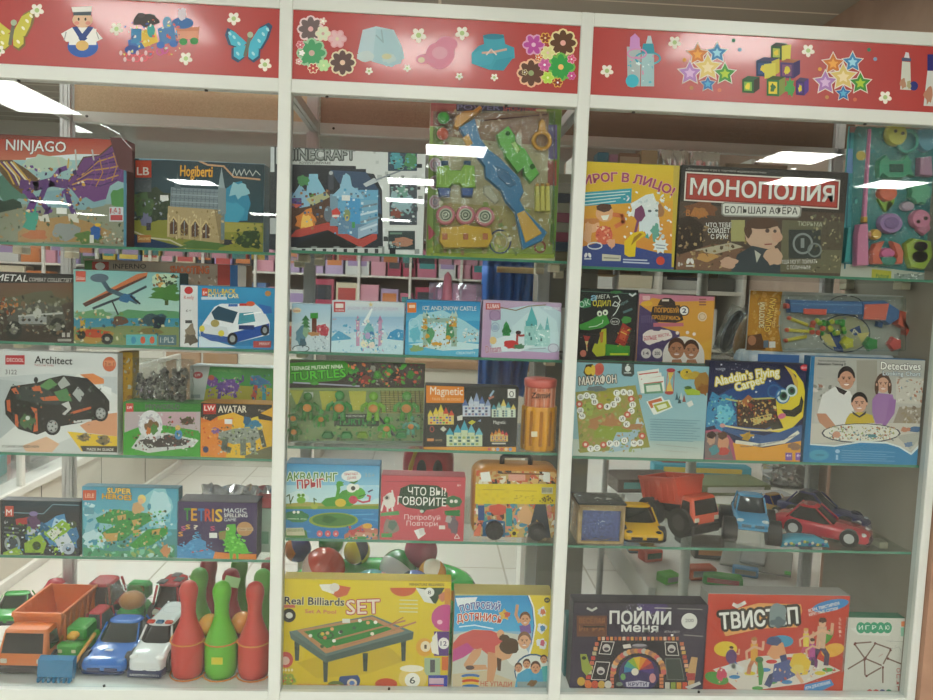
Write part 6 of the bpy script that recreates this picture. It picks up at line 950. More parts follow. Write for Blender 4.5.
A.p([(853, 158), (874, 160), (876, 232), (848, 230)], '#c8ccc0'); A.p([(852, 148), (876, 150), (876, 158), (852, 157)], '#4c5470'); A.p([(858, 148), (862, 134), (870, 136), (872, 150)], '#d8d8dc'); A.e(883, 221, 11, 12, '#2c3478'); A.blob(856, 215, 8, 12, '#b08468', .3); A.blob(870, 218, 6, 10, '#a8a078', .3); A.p([(918, 182), (960, 184), (960, 275), (908, 272)], '#c8ccc8'); A.r(918, 140, 960, 182, '#24246c'); A.blob(922, 245, 12, 22, '#b07c64', .3)
g.A.build('printed_motifs', g.o)
# ================================================================== blister packs
def relief(k, name, pts, color, depth, y0=0.0, rough=.32, m=None, inset=.0025, hole=None):
    """moulded plastic piece: outline in crop coordinates, raised from the card"""
    A = k.A; q = [A.m(p) for p in pts]
    ar = sum(q[i-1][0]*q[i][1]-q[i][0]*q[i-1][1] for i in range(len(q)))
    if ar < 0: q = q[::-1]
    n = len(q)
    def off(d):
        out = []
        for i in range(n):
            a, b, c = Vector(q[i-1]), Vector(q[i]), Vector(q[(i+1) % n]); u = (b-a).normalized(); v = (c-b).normalized()
            nn = Vector((-u.y-v.y, u.x+v.x)); nn = nn.normalized() if nn.length > 1e-6 else Vector((-u.y, u.x))
            out.append(b+nn*d)
        return out
    base = -k.d/2-y0; b = MB()
    secs = [[(p[0], base, p[1]) for p in q], [(p[0], base-depth*.6, p[1]) for p in q], [(p.x, base-depth, p.y) for p in off(inset)]]
    b.loft(secs, smooth=False); return b.build(name, m or P(color, rough), k.o)
def circ(x, y, r, n=18, ry=None): return [(x+r*math.cos(2*math.pi*i/n), y+(ry or r)*math.sin(2*math.pi*i/n)) for i in range(n)]
def blister_dome(k, name, pts, depth, m=None):
    return relief(k, name, pts, '#fff', depth, .0005, m=m or BLISTER, inset=.008)
# ---- dart rifle set, top shelf middle bay
k = Pack('toy_blister_pack', 428, 558.5, 103.5, .07, SH['A2'], .006, '#c8ccb4', 'tall blister card with blue toy rifle, green scope and pink targets, top shelf middle bay', cat='toy pack')
k.carton.name = 'backing_card'
A = k.art(410, 90, 3.889, '#c4c090', '#b8b890')
A.r(60, 50, 590, 75, '#a8585c'); A.p([(60, 60), (180, 60), (150, 140), (60, 140)], '#b06460'); A.p([(70, 140), (130, 150), (110, 640), (65, 640)], '#8ca854'); A.p([(530, 70), (590, 70), (580, 650), (540, 650), (560, 300)], '#6c8c3c'); A.p([(130, 90), (540, 90), (540, 300), (300, 300), (130, 260)], '#a87c60'); A.p([(130, 180), (540, 220), (540, 480), (130, 460)], '#c4b48c'); A.p([(400, 200), (430, 150), (440, 300), (400, 280)], '#ccc8a8'); A.p([(130, 440), (540, 460), (545, 650), (100, 650)], '#b8a468'); A.p([(65, 620), (200, 560), (400, 620), (560, 600), (560, 655), (65, 655)], '#a8b850')
A.r(180, 54, 490, 82, '#3c3c54'); A.t('POWER', 184, 76, 350, 78, 20, '#7c7cac', .04); A.t('SHOOTING', 362, 80, 490, 82, 18, '#c85c50', .04); A.l([(270, 120), (535, 95)], 5, '#6c3434')
A.ring(350, 590, 44, 48, 6, '#4c547c'); A.ring(350, 590, 30, 32, 5, '#c0b8a0'); A.ring(505, 610, 24, 26, 8, '#a8503c'); A.r(538, 135, 572, 270, '#6c5c94'); A.r(535, 275, 570, 372, '#a84c44'); 
for x, y in ((98, 290), (98, 360), (98, 435)): A.e(x, y, 24, 28, '#d0b8c0'); A.ring(x, y, 18, 20, 4, '#a86c84'); A.ring(x, y, 9, 10, 3, '#6c6c94')
A.p([(70, 520), (100, 560), (72, 585)], '#c85c6c'); A.n(80, 430, 550, 640, 60, 14, ['#8c9c54', '#c8b878', '#a8885c', '#d4ccb0']); A.n(130, 90, 530, 260, 30, 14, ['#8c6450', '#b89078', '#c8b498']); k.done()
BL, GR, OR, YE, PK = '#2c7cb0', '#5cb83c', '#e0a030', '#dcd06c', '#dc8490'
relief(k, 'rifle', [(188, 152), (250, 115), (272, 190), (300, 232), (345, 265), (425, 345), (440, 400), (425, 430), (445, 470), (530, 555), (510, 590), (435, 622), (405, 480), (370, 440), (350, 395), (290, 345), (286, 300), (250, 255)], BL, .02)
relief(k, 'rifle_muzzle', [(168, 148), (176, 108), (205, 88), (245, 84), (270, 66), (280, 78), (255, 105), (235, 120), (195, 150), (180, 158)], '#e09838', .022)
relief(k, 'rifle_panel', [(412, 485), (440, 472), (508, 560), (445, 596)], '#d8a840', .003, .02); relief(k, 'rifle_panel', [(202, 195), (225, 178), (242, 215), (220, 230)], '#d8a040', .003, .02)
relief(k, 'rifle_panel', [(330, 300), (375, 320), (410, 370), (385, 385), (340, 345)], '#246c9c', .003, .02)
relief(k, 'trigger_guard', [(285, 375), (310, 372), (345, 430), (330, 445), (285, 405)], '#b8b49c', .008)
relief(k, 'scope', [(333, 180), (378, 145), (405, 180), (410, 210), (445, 235), (500, 330), (465, 366), (440, 340), (435, 310), (415, 330), (365, 265), (360, 240), (345, 225)], GR, .024)
relief(k, 'scope_knob', circ(470, 305, 10), '#2c6c24', .004, .024); relief(k, 'scope_knob', circ(375, 178, 9), '#2c6c24', .004, .024); relief(k, 'scope_knob', [(388, 215), (405, 208), (425, 240), (412, 256)], '#a8d470', .004, .024)
def torus_part(k, name, cxp, cyp, r, rt, color, y0=.01):
    x, z = k.A.m((cxp, cyp)); R_ = r/k.A.s/430; b = MB(); b.tube([(x+R_*math.cos(a*.3927), -k.d/2-y0, z+R_*math.sin(a*.3927)) for a in range(16)], rt, 8, True); return b.build(name, P(color, .3), k.o)
torus_part(k, 'ring_toy', 510, 200, 32, .0048, '#dc9c30'); relief(k, 'ring_toy_handle', [(495, 165), (500, 125), (512, 114), (524, 125), (528, 165)], '#dc9c30', .012)
b_ = relief(k, 'binoculars', [(105, 300), (150, 296), (160, 315), (195, 315), (208, 294), (250, 298), (255, 385), (205, 388), (190, 370), (165, 370), (150, 388), (100, 384)], '#84b82c', .022)
for x in (134, 222): relief(k, 'eyecup', [(x-14, 278), (x+14, 278), (x+14, 298), (x-14, 298)], '#24507c', .018); relief(k, 'lens_cap', [(x-26, 384), (x+24, 384), (x+20, 418), (x-22, 418)], '#245094', .024)
for x in (118, 138, 215, 235): relief(k, 'binocular_rib', [(x-2, 312), (x+2, 312), (x+2, 372), (x-2, 372)], '#a4d04c', .002, .022)
for i, x in enumerate((494, 514, 534)): relief(k, 'foam_dart', [(x-10, 376), (x+8, 374), (x+10, 474), (x-10, 474)], YE, .012); relief(k, 'dart_tip', [(x-6, 364), (x+6, 364), (x+7, 376), (x-7, 376)], '#d8a04c', .01)
for x, y in ((138, 488), (215, 488), (290, 494)):
    relief(k, 'target', circ(x, y, 38), PK, .012); relief(k, 'target_face', circ(x, y, 26), '#c8ccb8', .002, .012); torus_part(k, 'target_ring', x, y, 18, .0012, '#3c4c3c', .0145); torus_part(k, 'target_ring', x, y, 8, .0012, '#3c4c3c', .0145)
relief(k, 'target_stand', [(118, 535), (190, 530), (215, 522), (245, 530), (312, 538), (320, 580), (300, 615), (130, 618), (112, 590)], '#dcb034', .02)
for x in (135, 215, 290): relief(k, 'stand_mark', [(x-10, 560), (x+10, 560), (x+10, 584), (x-10, 584)], '#c8784c', .002, .02)
for x, y, c_ in ((130, 113, '#3cac34'), (127, 175, '#d8502c')):
    px, pz = k.A.m((x, y)); b = MB(); b.ball((px, -k.d/2-.012, pz), .0135); b.build('foam_ball', P(c_, .35), k.o)
    relief(k, 'ball_blister', circ(x, y, 38), '#fff', .006, 0, m=BLISTER)
blister_dome(k, 'blister_cover', [(90, 90), (560, 90), (555, 640), (90, 635)], .03)
k.sticker(525, 227, .012, .006)
# ---- fishing set, top shelf right bay
k = Pack('toy_blister_pack', 843.5, 930.5, 128, .064, SH['A3'], .006, '#3c9c98', 'turquoise fishing game blister card with pink rod and sea creatures, top shelf far right', cat='toy pack')
k.carton.name = 'backing_card'
A = k.art(820, 100, 3.681, '#3c8c90', '#44949c')
A.n(80, 90, 420, 620, 120, 14, ['#4ca4a8', '#2c7c84', '#5cb4b0', '#348890', '#2c6c7c']); A.p([(70, 600), (170, 612), (420, 640), (420, 690), (70, 690)], '#b8bcae'); A.p([(190, 622), (262, 630), (260, 665), (188, 658)], '#b8b43c'); A.t('Fishing', 205, 655, 252, 656, 16, '#4c7c3c', .04); A.r(272, 640, 400, 668, '#8c9890'); A.n(272, 640, 400, 668, 20, 7, ['#dce0d8', '#6c7870'])
A.l([(110, 120), (90, 620)], 6, '#2c6c7c'); A.r(88, 180, 120, 270, '#5c84b4'); A.e(150, 205, 18, 18, '#b8a84c'); A.p([(104, 95), (135, 95), (125, 120), (108, 120)], '#8c6c6c'); k.done()
relief(k, 'fishing_rod', [(176, 108), (184, 108), (166, 450), (150, 450)], '#e080b0', .008); relief(k, 'rod_grip', [(128, 460), (162, 455), (165, 610), (118, 612), (120, 500)], '#e088b0', .018); relief(k, 'rod_ferrule', [(150, 430), (166, 430), (166, 452), (148, 452)], '#dca840', .012); relief(k, 'rod_reel', circ(195, 496, 20), '#dcb04c', .016)
relief(k, 'rod_reel', [(165, 486), (190, 486), (190, 506), (165, 506)], '#d89c8c', .012)
relief(k, 'second_rod', [(90, 470), (104, 470), (100, 600), (76, 600)], '#2c8c8c', .014)
def creature(name, pts, c_, d_=.016): relief(k, name, pts, c_, d_)
creature('sea_creature', circ(270, 130, 38, ry=42), '#c8c454'); torus_part(k, 'sea_creature_ring', 312, 155, 38, .004, '#44a898'); relief(k, 'creature_eye', circ(262, 120, 6), '#3c3424', .003, .016); relief(k, 'creature_eye', circ(288, 128, 6), '#3c3424', .003, .016)
creature('crab_toy', [(205, 225), (230, 205), (245, 225), (290, 222), (305, 205), (325, 230), (320, 255), (335, 285), (310, 280), (290, 292), (235, 290), (215, 275), (205, 290), (200, 255)], '#34a07c'); relief(k, 'crab_window', [(240, 240), (290, 240), (290, 270), (240, 270)], '#1c5c50', .003, .016)
creature('sea_creature', circ(380, 150, 34, ry=44), '#5c9cb4'); creature('sea_creature', [(352, 215), (396, 210), (400, 285), (350, 280)], '#b888a8'); creature('squid_toy', circ(238, 345, 34, ry=30), '#e06440'); creature('squid_tail', [(205, 365), (225, 385), (240, 375), (262, 388), (270, 365), (240, 355), (232, 412)], '#8cb838', .01)
creature('urchin_toy', [(330+43*(1.0 if i % 2 else .82)*math.cos(i*.3927)+26, 342+48*(1.0 if i % 2 else .82)*math.sin(i*.3927)) for i in range(16)], '#5cb08c')
creature('shell_toy', circ(248, 455, 44, ry=38), '#a884bc'); relief(k, 'shell_ring', circ(248, 455, 28, ry=22), '#8c6ca4', .003, .016); creature('small_fish', circ(315, 392, 26, ry=18), '#b8a4b8', .01); creature('octopus_toy', circ(358, 440, 36, ry=36), '#d884a4'); creature('octopus_arm', [(360, 450), (390, 440), (398, 480), (372, 500), (345, 480)], '#c87c98', .012); relief(k, 'creature_eye', circ(345, 450, 7), '#4c3434', .003, .016); relief(k, 'creature_eye', circ(372, 438, 7), '#4c3434', .003, .016)
for pts, c_ in (([(175, 560), (190, 530), (225, 520), (215, 545), (205, 575), (220, 605), (180, 605)], '#e06c54'), ([(295, 560), (280, 530), (250, 520), (258, 545), (268, 575), (255, 605), (290, 605)], '#e06c54'), (circ(236, 565, 28, ry=20), '#d86ca0'), (circ(240, 592, 32, ry=20), '#34907c'), ([(300, 530), (330, 510), (395, 520), (400, 580), (370, 625), (320, 620), (305, 580)], '#a0b83c'), (circ(355, 540, 30, ry=22), '#dc6c9c'), (circ(352, 578, 34, ry=26), '#d8c83c')): creature('sea_creature', pts, c_)
blister_dome(k, 'blister_cover', [(125, 100), (398, 110), (396, 630), (110, 615)], .026)
# ---- gunman dart set on the second shelf
lay = empty('flat_package', (0, 0, 0), (0, 0, 0), 'flat pale blue wrapped packet lying under the orange dart gun card', 'packet')
pa = at(748, 356, .12); pb = at(893, 360, .12); lay.location = ((pa.x+pb.x)/2, .16, SH['B3']+.0003)
b = MB(); b.bbox(-(pb.x-pa.x)/2, -.05, 0, (pb.x-pa.x)/2, .05, .034, .006); b.build('wrapper', mat('wrap_blue', '#9cb4c4', .3, noise=(30, '#dce0e0')), lay)
b = MB(); b.bbox(-(pb.x-pa.x)/2+.02, -.0512, .008, -.06, -.0502, .028, .0004); b.build('blue_stripe', P('#3c6ca8'), lay)
k = Pack('toy_blister_pack', 748, 901, 293, .118, SH['B3']+.0345, .006, '#b4b4ac', 'long blister card with blue and orange toy shotgun, second shelf right bay', cat='toy pack')
k.carton.name = 'backing_card'
A = k.art(720, 265, 4.38, '#a8aaa0', '#a4a69c')
A.p([(135, 100), (275, 110), (260, 200), (255, 270), (275, 380), (110, 370)], '#b07c28'); A.n(140, 110, 260, 370, 60, 14, ['#c89444', '#986824', '#b88834', '#c8a05c']); A.p([(120, 310), (180, 300), (200, 370), (115, 372)], '#5c3c24'); A.e(140, 330, 18, 22, '#a87454'); A.r(215, 335, 242, 362, '#d8d8d0'); A.r(190, 330, 212, 362, '#5c6c7c')
A.t('ЗОЛОТОЙ', 192, 275, 196, 165, 22, '#e8d8a8', .05, out='#5c3c1c', ow=.04); A.t('GUNMAN', 216, 295, 246, 150, 28, '#dcb450', .05, out='#54340c', ow=.05); A.t('GAME PAN', 240, 275, 250, 190, 11, '#e0c078', .03)
A.p([(285, 115), (940, 140), (940, 380), (285, 380), (258, 240)], '#a4a69e'); A.ring(550, 180, 80, 48, 4, '#34343c'); A.ring(546, 300, 112, 84, 5, '#3c4454'); A.e(546, 300, 106, 78, '#a8a684'); A.p([(470, 300), (520, 280), (540, 380), (500, 372)], '#2c4c84'); A.p([(565, 285), (610, 265), (620, 300), (590, 310)], '#2c4c84'); A.t('A', 576, 304, 606, 298, 22, '#e0d8c0', .05); A.p([(440, 310), (480, 300), (510, 360), (470, 350)], '#d0c078'); A.p([(600, 300), (655, 295), (620, 340)], '#d0c078')
A.n(300, 120, 930, 370, 60, 12, ['#b4b6ae', '#989a92', '#bcbcb4']); A.t('NERO', 805, 385, 880, 388, 44, '#b8bcb8', .03, out='#84888a', ow=.03); A.t('X', 860, 190, 910, 195, 40, '#b88c8c', .0); k.done()
relief(k, 'gun_barrel', [(285, 150), (600, 158), (605, 218), (290, 208)], '#3c6ca4', .022); relief(k, 'gun_barrel_rib', [(290, 165), (598, 172), (600, 180), (290, 173)], '#5484b8', .002, .022); relief(k, 'gun_muzzle', [(275, 168), (296, 165), (296, 192), (275, 190)], '#d8584c', .018)
relief(k, 'gun_pump', [(345, 190), (445, 192), (442, 218), (345, 214)], '#e05c4c', .004, .022); relief(k, 'gun_body', [(600, 158), (705, 155), (765, 195), (762, 235), (720, 262), (690, 240), (604, 238)], '#3c6ca4', .022); relief(k, 'gun_cover', [(610, 172), (715, 168), (700, 240), (605, 236)], '#e06854', .003, .022); relief(k, 'gun_trigger', [(680, 245), (705, 250), (700, 275), (675, 268)], '#3c5c8c', .012)
relief(k, 'gun_stock', [(765, 195), (800, 208), (792, 210), (792, 305), (800, 285), (752, 258)], '#dc5c44', .022)
for a, b2 in (((380, 262), (300, 232)), ((385, 290), (290, 284)), ((375, 312), (285, 330))):
    relief(k, 'foam_dart', [(a[0], a[1]-7), (b2[0], b2[1]-7), (b2[0], b2[1]+8), (a[0], a[1]+8)], '#d4c444', .01); relief(k, 'dart_tip', circ(b2[0], b2[1], 9, 10), '#e06450', .011)
R = random.Random(5)
for i in range(26):
    x, y = R.uniform(395, 540), R.uniform(240, 300); c_ = ('#3c9c3c', '#2c8434', '#c8c840', '#dc6450', '#84b83c')[i % 5]; px, pz = A.m((x, y)); b = MB(); b.ball((px, -k.d/2-.006-.003*(i % 3), pz), .0066, 10, 7); b.build('play_pellet', P(c_, .35), k.o)
for x, y, r, c_ in ((550, 340, 30, '#d4d03c'), (652, 345, 32, '#2c9444'), (755, 345, 32, '#e05c58')):
    relief(k, 'toy_animal', [(x+r*(1.0 if i % 2 else .78)*math.cos(i*.628), y+r*(1.05 if i % 2 else .8)*math.sin(i*.628)) for i in range(10)], c_, .014)
blister_dome(k, 'blister_cover', [(262, 130), (790, 140), (790, 375), (262, 370)], .03)
# ---- green figures pack, third shelf middle
k = Pack('toy_blister_pack', 289, 424, 361.5, .066, SH['C2']+.0003, .006, '#4c7c3c', 'wide green blister card with small green action figures, third shelf middle bay', cat='toy pack')
k.carton.name = 'backing_card'
A = k.art(270, 345, 5.6, '#7c9058', '#98ac74')
A.g(90, 85, 880, 240, '#4c4440', '#3c3430'); A.p([(105, 100), (410, 88), (470, 130), (420, 180), (380, 200), (105, 215)], '#3c8c24'); A.t('TEENAGE MUTANT NINJA', 118, 142, 410, 130, 22, '#dce4d0', .04); A.t('TURTLES', 120, 200, 425, 178, 48, '#54c034', .06, out='#1c3c14', ow=.05); A.l([(130, 210), (500, 230)], 8, '#a8a8bc'); A.blob(250, 215, 30, 10, '#4c9c3c', .3)
for i in range(12): A.blob(475+i*32, 150+(i % 3)*22, 26, 24, ('#3c8c3c', '#2c2c28', '#7c3c34', '#4c4444', '#3c7c34', '#5c4c44')[i % 6], .3)
A.n(440, 100, 860, 230, 70, 16, ['#4ca03c', '#d8784c', '#2c2824', '#3c7434', '#c84c3c', '#8c8c84', '#6c3434'])
A.p([(90, 240), (870, 250), (860, 580), (90, 580)], '#8ca06c'); A.p([(110, 250), (190, 250), (150, 340)], '#c8c454')
for x in (275, 440): A.p([(x, 255), (x+100, 255), (x+90, 365), (x+20, 365)], '#d0c850'); [A.l([(x+10+i*12, 256), (x+18+i*9, 362)], 2, '#c4b854') for i in range(7)]
A.r(620, 255, 860, 380, '#8c8c4c')
for i in range(10): A.l([(620+i*24, 255), (628+i*24, 380)], 4, '#4c4c2c'); A.l([(620, 262+i*13), (860, 264+i*13)], 3, '#c4b06c')
A.r(360, 385, 610, 455, '#3c4438'); A.t('TEENAGE MUTANT NINJA', 382, 402, 588, 404, 12, '#d8dcd0', .04); A.t('TURTLES', 380, 446, 592, 442, 32, '#3ca050', .06, out='#284c30', ow=.04); A.n(90, 390, 860, 550, 120, 14, ['#4c9c54', '#4c6c44', '#64ac5c', '#9cbc74', '#5c5c48', '#7ca864']); A.g(90, 535, 870, 585, '#7c8c78', '#98a494'); k.done()
def figure(x, y, s_, g1='#4c8c34', belly='#ec9444', d_=.02):
    """small round bodied green toy figure"""
    px, pz = A.m((x, y)); yb = -k.d/2-d_*.5; u = s_/k.A.s/430; b = MB(); b.m = 0
    b.ball((px, yb, pz), u*.62, 14, 10, (1, .6, .95)); b.ball((px, yb-.002, pz+u*1.05), u*.42, 12, 8, (1, .8, 1))
    for sg in (-1, 1): b.tube([(px+sg*u*.5, yb, pz+u*.4), (px+sg*u*.95, yb-.003, pz+u*.1), (px+sg*u*1.0, yb-.005, pz-u*.35)], u*.2, 7); b.tube([(px+sg*u*.28, yb, pz-u*.4), (px+sg*u*.38, yb-.002, pz-u*1.15)], u*.24, 7)
    b.m = 1; b.ball((px, yb-u*.3, pz-u*.02), u*.42, 12, 8, (1, .5, .9)); b.build('toy_figure', [P(g1, .4), P(belly, .4)], k.o)
for x, y, s_, g1 in ((215, 345, 58, '#4c8c40'), (392, 345, 64, '#4ca454'), (580, 348, 62, '#8cc83c'), (765, 348, 64, '#58a83c'), (290, 410, 38, '#58a850'), (655, 462, 44, '#60c048'), (135, 405, 40, '#6c9c60'), (790, 450, 42, '#64b498'), (140, 480, 40, '#589048')): figure(x, y, s_, g1)
for x, c_ in ((325, '#2c7c3c'), (430, '#3c944c'), (520, '#8cb03c'), (635, '#94a84c'), (735, '#3c944c')): relief(k, 'toy_vehicle', [(x-34, 505), (x-20, 482), (x+20, 482), (x+34, 505), (x+28, 520), (x-28, 520)], c_, .014)
relief(k, 'toy_weapon', [(600, 400), (612, 396), (700, 500), (690, 508)], '#3c3c3c', .008); relief(k, 'toy_weapon', [(700, 470), (790, 462), (790, 474), (700, 482)], '#30a038', .01)
blister_dome(k, 'blister_cover', [(114, 250), (858, 258), (852, 540), (114, 540)], .03); k.sticker(309, 394.5, .02, .012)
# ---- bag of dark bricks
bag = empty('parts_bag', (0, 0, 0), (0, 0, 0), 'clear plastic bag of dark grey bricks standing on the green arch box', 'bag')
pl = at(131, 402, .045); pr = at(190, 402, .045); pt = at(160, 359, .045); zb = at(160, 402.5, .045).z
bag.location = ((pl.x+pr.x)/2, .06, zb); w2 = (pr.x-pl.x)/2; hh = pt.z-zb
R = random.Random(11); b = MB()
for i in range(150):
    x = R.uniform(-w2*.85, w2*.85); z = R.uniform(.004, hh*.62 if x < 0 else hh*.74); y = R.uniform(-.008, .008); s1 = R.uniform(.003, .008)
    b.T = Matrix.Translation((x, y, z)) @ Euler((R.random()*3, R.random()*3, R.random()*3)).to_matrix().to_4x4(); b.m = i % 3; b.box(-s1, -s1*.6, -s1*.4, s1, s1*.6, s1*.4)
o = b.build('brick_filling', [P('#34322e'), P('#4c4a44'), P('#6c6a62')], bag); o['kind'] = 'stuff'
def pillow(w_, h_, t_, name, parent, m, seed=1, wr=.003):
    R = random.Random(seed); N, M_ = 16, 12; b = MB()
    for sg in (-1, 1):
        v = []
        for j in range(M_+1):
            for i in range(N+1):
                u, q = i/N*2-1, j/M_*2-1; th = t_*math.sqrt(max(0, (1-abs(u)**4)*(1-abs(q)**4))); nz = (R.random()-.5)*wr*(1 if th > 0 else 0)
                v.append((u*w_/2*(1+.02*math.sin(j*1.7)), sg*(th+nz+.0002), (q+1)/2*h_))
        f = [(j*(N+1)+i, j*(N+1)+i+1, (j+1)*(N+1)+i+1, (j+1)*(N+1)+i) for j in range(M_) for i in range(N)]
        b.add(v, f if sg < 0 else [t[::-1] for t in f], True)
    return b.build(name, m, parent)
pillow(w2*2.1, hh*1.0, .016, 'bag_film', bag, FILM, 4, .006)
# ================================================================== stand for loose goods
def wheel(b, c, r, w, hub='1'):
    b.m = 0; x, y, z = c; b.cyl((x-w/2, y, z), (x+w/2, y, z), r, n=20); b.m = 1; s = 1 if x > 0 else -1
    b.cyl((x+s*w*.5, y, z), (x+s*(w*.5+.0008), y, z), r*.55, n=14)
    if w > .02:
        b.m = 0
        for i in range(12):
            a = i*math.pi/6; b.T = Matrix.Translation((x, y+(r-.0024)*math.cos(a), z+(r-.0024)*math.sin(a))) @ Euler((a, 0, 0)).to_matrix().to_4x4(); b.box(-w*.5, -.0022, -.003, w*.5, .0022, .003); b.T = None
def wheels(root, pts, r, w, tc='#23211f', hc='#b8b8b4', hm=None):
    for c in pts:
        b = MB(); wheel(b, c, r, w); b.build('wheel', [P(tc, .6), P(hc, .35)], root)
def rsec(y, x0, x1, z0, z1, r, n=4): return [(p[0], y, p[1]) for p in rr(x0, z0, x1, z1, min(r, (x1-x0)/2.01, (z1-z0)/2.01), n)]
def hsec(z, hx, y0, y1, r): return [(p[0], p[1], z) for p in rr(-hx, y0, hx, y1, min(r, hx*.9, (y1-y0)/2.1), 4)]
def toy_car(name, loc, yaw, L, W, Hh, col, label, cat='toy car', glass='#22262a', roofc=None, lights='#e8e4d0', cab=(.34, .86), hood=.55, grille='#26282a', sport=True, group=None, hub='#b8b8b4'):
    """a toy car pointing towards -Y of its own frame"""
    o = empty(name, loc, (0, 0, yaw), label, cat, group); w = W/2; r = Hh*.27; g = r*.45
    b = MB(); zs = Hh*hood
    prof = [(0, .80, g*1.6, zs*.62), (.03, .9, g, zs*.74), (.12, .97, g, zs*.86), (.3, 1.0, g, zs*.98), (.55, 1.0, g, zs*1.02), (.8, 1.0, g, zs*1.05), (.95, .95, g, zs*1.04), (1.0, .86, g*1.5, zs*.98)]
    b.loft([rsec(-L/2+t*L, -w*k, w*k, z0, z1, Hh*.12) for t, k, z0, z1 in prof]); b.build('body', P(col, .22, coat=.6), o)
    y0, y1 = -L/2+cab[0]*L, -L/2+cab[1]*L; b = MB()
    b.loft([hsec(zs*.9, w*.9, y0-.06*L, y1+.05*L, W*.22), hsec(zs*1.02, w*.88, y0, y1+.02*L, W*.22), hsec(Hh*.96, w*.68, y0+.2*L*(.9 if sport else .35), y1-.1*L, W*.2)]); b.build('windows', P(glass, .08), o)
    b = MB(); b.loft([hsec(Hh*.945, w*.72, y0+.18*L*(.9 if sport else .35), y1-.08*L, W*.2), hsec(Hh*.985, w*.69, y0+.2*L*(.9 if sport else .4), y1-.1*L, W*.2), hsec(Hh, w*.56, y0+.24*L*(.9 if sport else .5), y1-.13*L, W*.2)])
    for s in (-1, 1):
        for ya, yb in ((y0-.01*L, y0+.2*L*(.9 if sport else .35)), (y1+.03*L, y1-.09*L)): b.tube([(s*w*.86, ya, zs), (s*w*.7, yb, Hh*.955)], Hh*.028, 6)
    b.build('roof', P(roofc or col, .22, coat=.6), o)
    for s in (-1, 1):
        b = MB(); b.ball((s*w*.68, -L/2+.055*L, zs*.72), Hh*.09, 12, 8, (1.3, .9, .7)); b.build('headlight', P(lights, .15), o)
    b = MB(); b.m = 0
    for s in (-1, 1): b.bbox(s*w*.36-w*.27, -L/2-.002, g+Hh*.06, s*w*.36+w*.27, -L/2+.02*L, g+Hh*.15, .001)
    b.build('grille', P(grille, .4), o)
    b = MB(); b.loft([rsec(-L/2-.003, -w*.78, w*.78, g*.9, g+Hh*.04, .002), rsec(-L/2+.02*L, -w*.9, w*.9, g*.9, g+Hh*.05, .002)]); b.build('bumper', P(grille if sport else col, .3), o)
    wheels(o, [(s*(w-.004), -L/2+L*t, r) for s in (-1, 1) for t in (.19, .78)], r, W*.16, hc=hub)
    return o
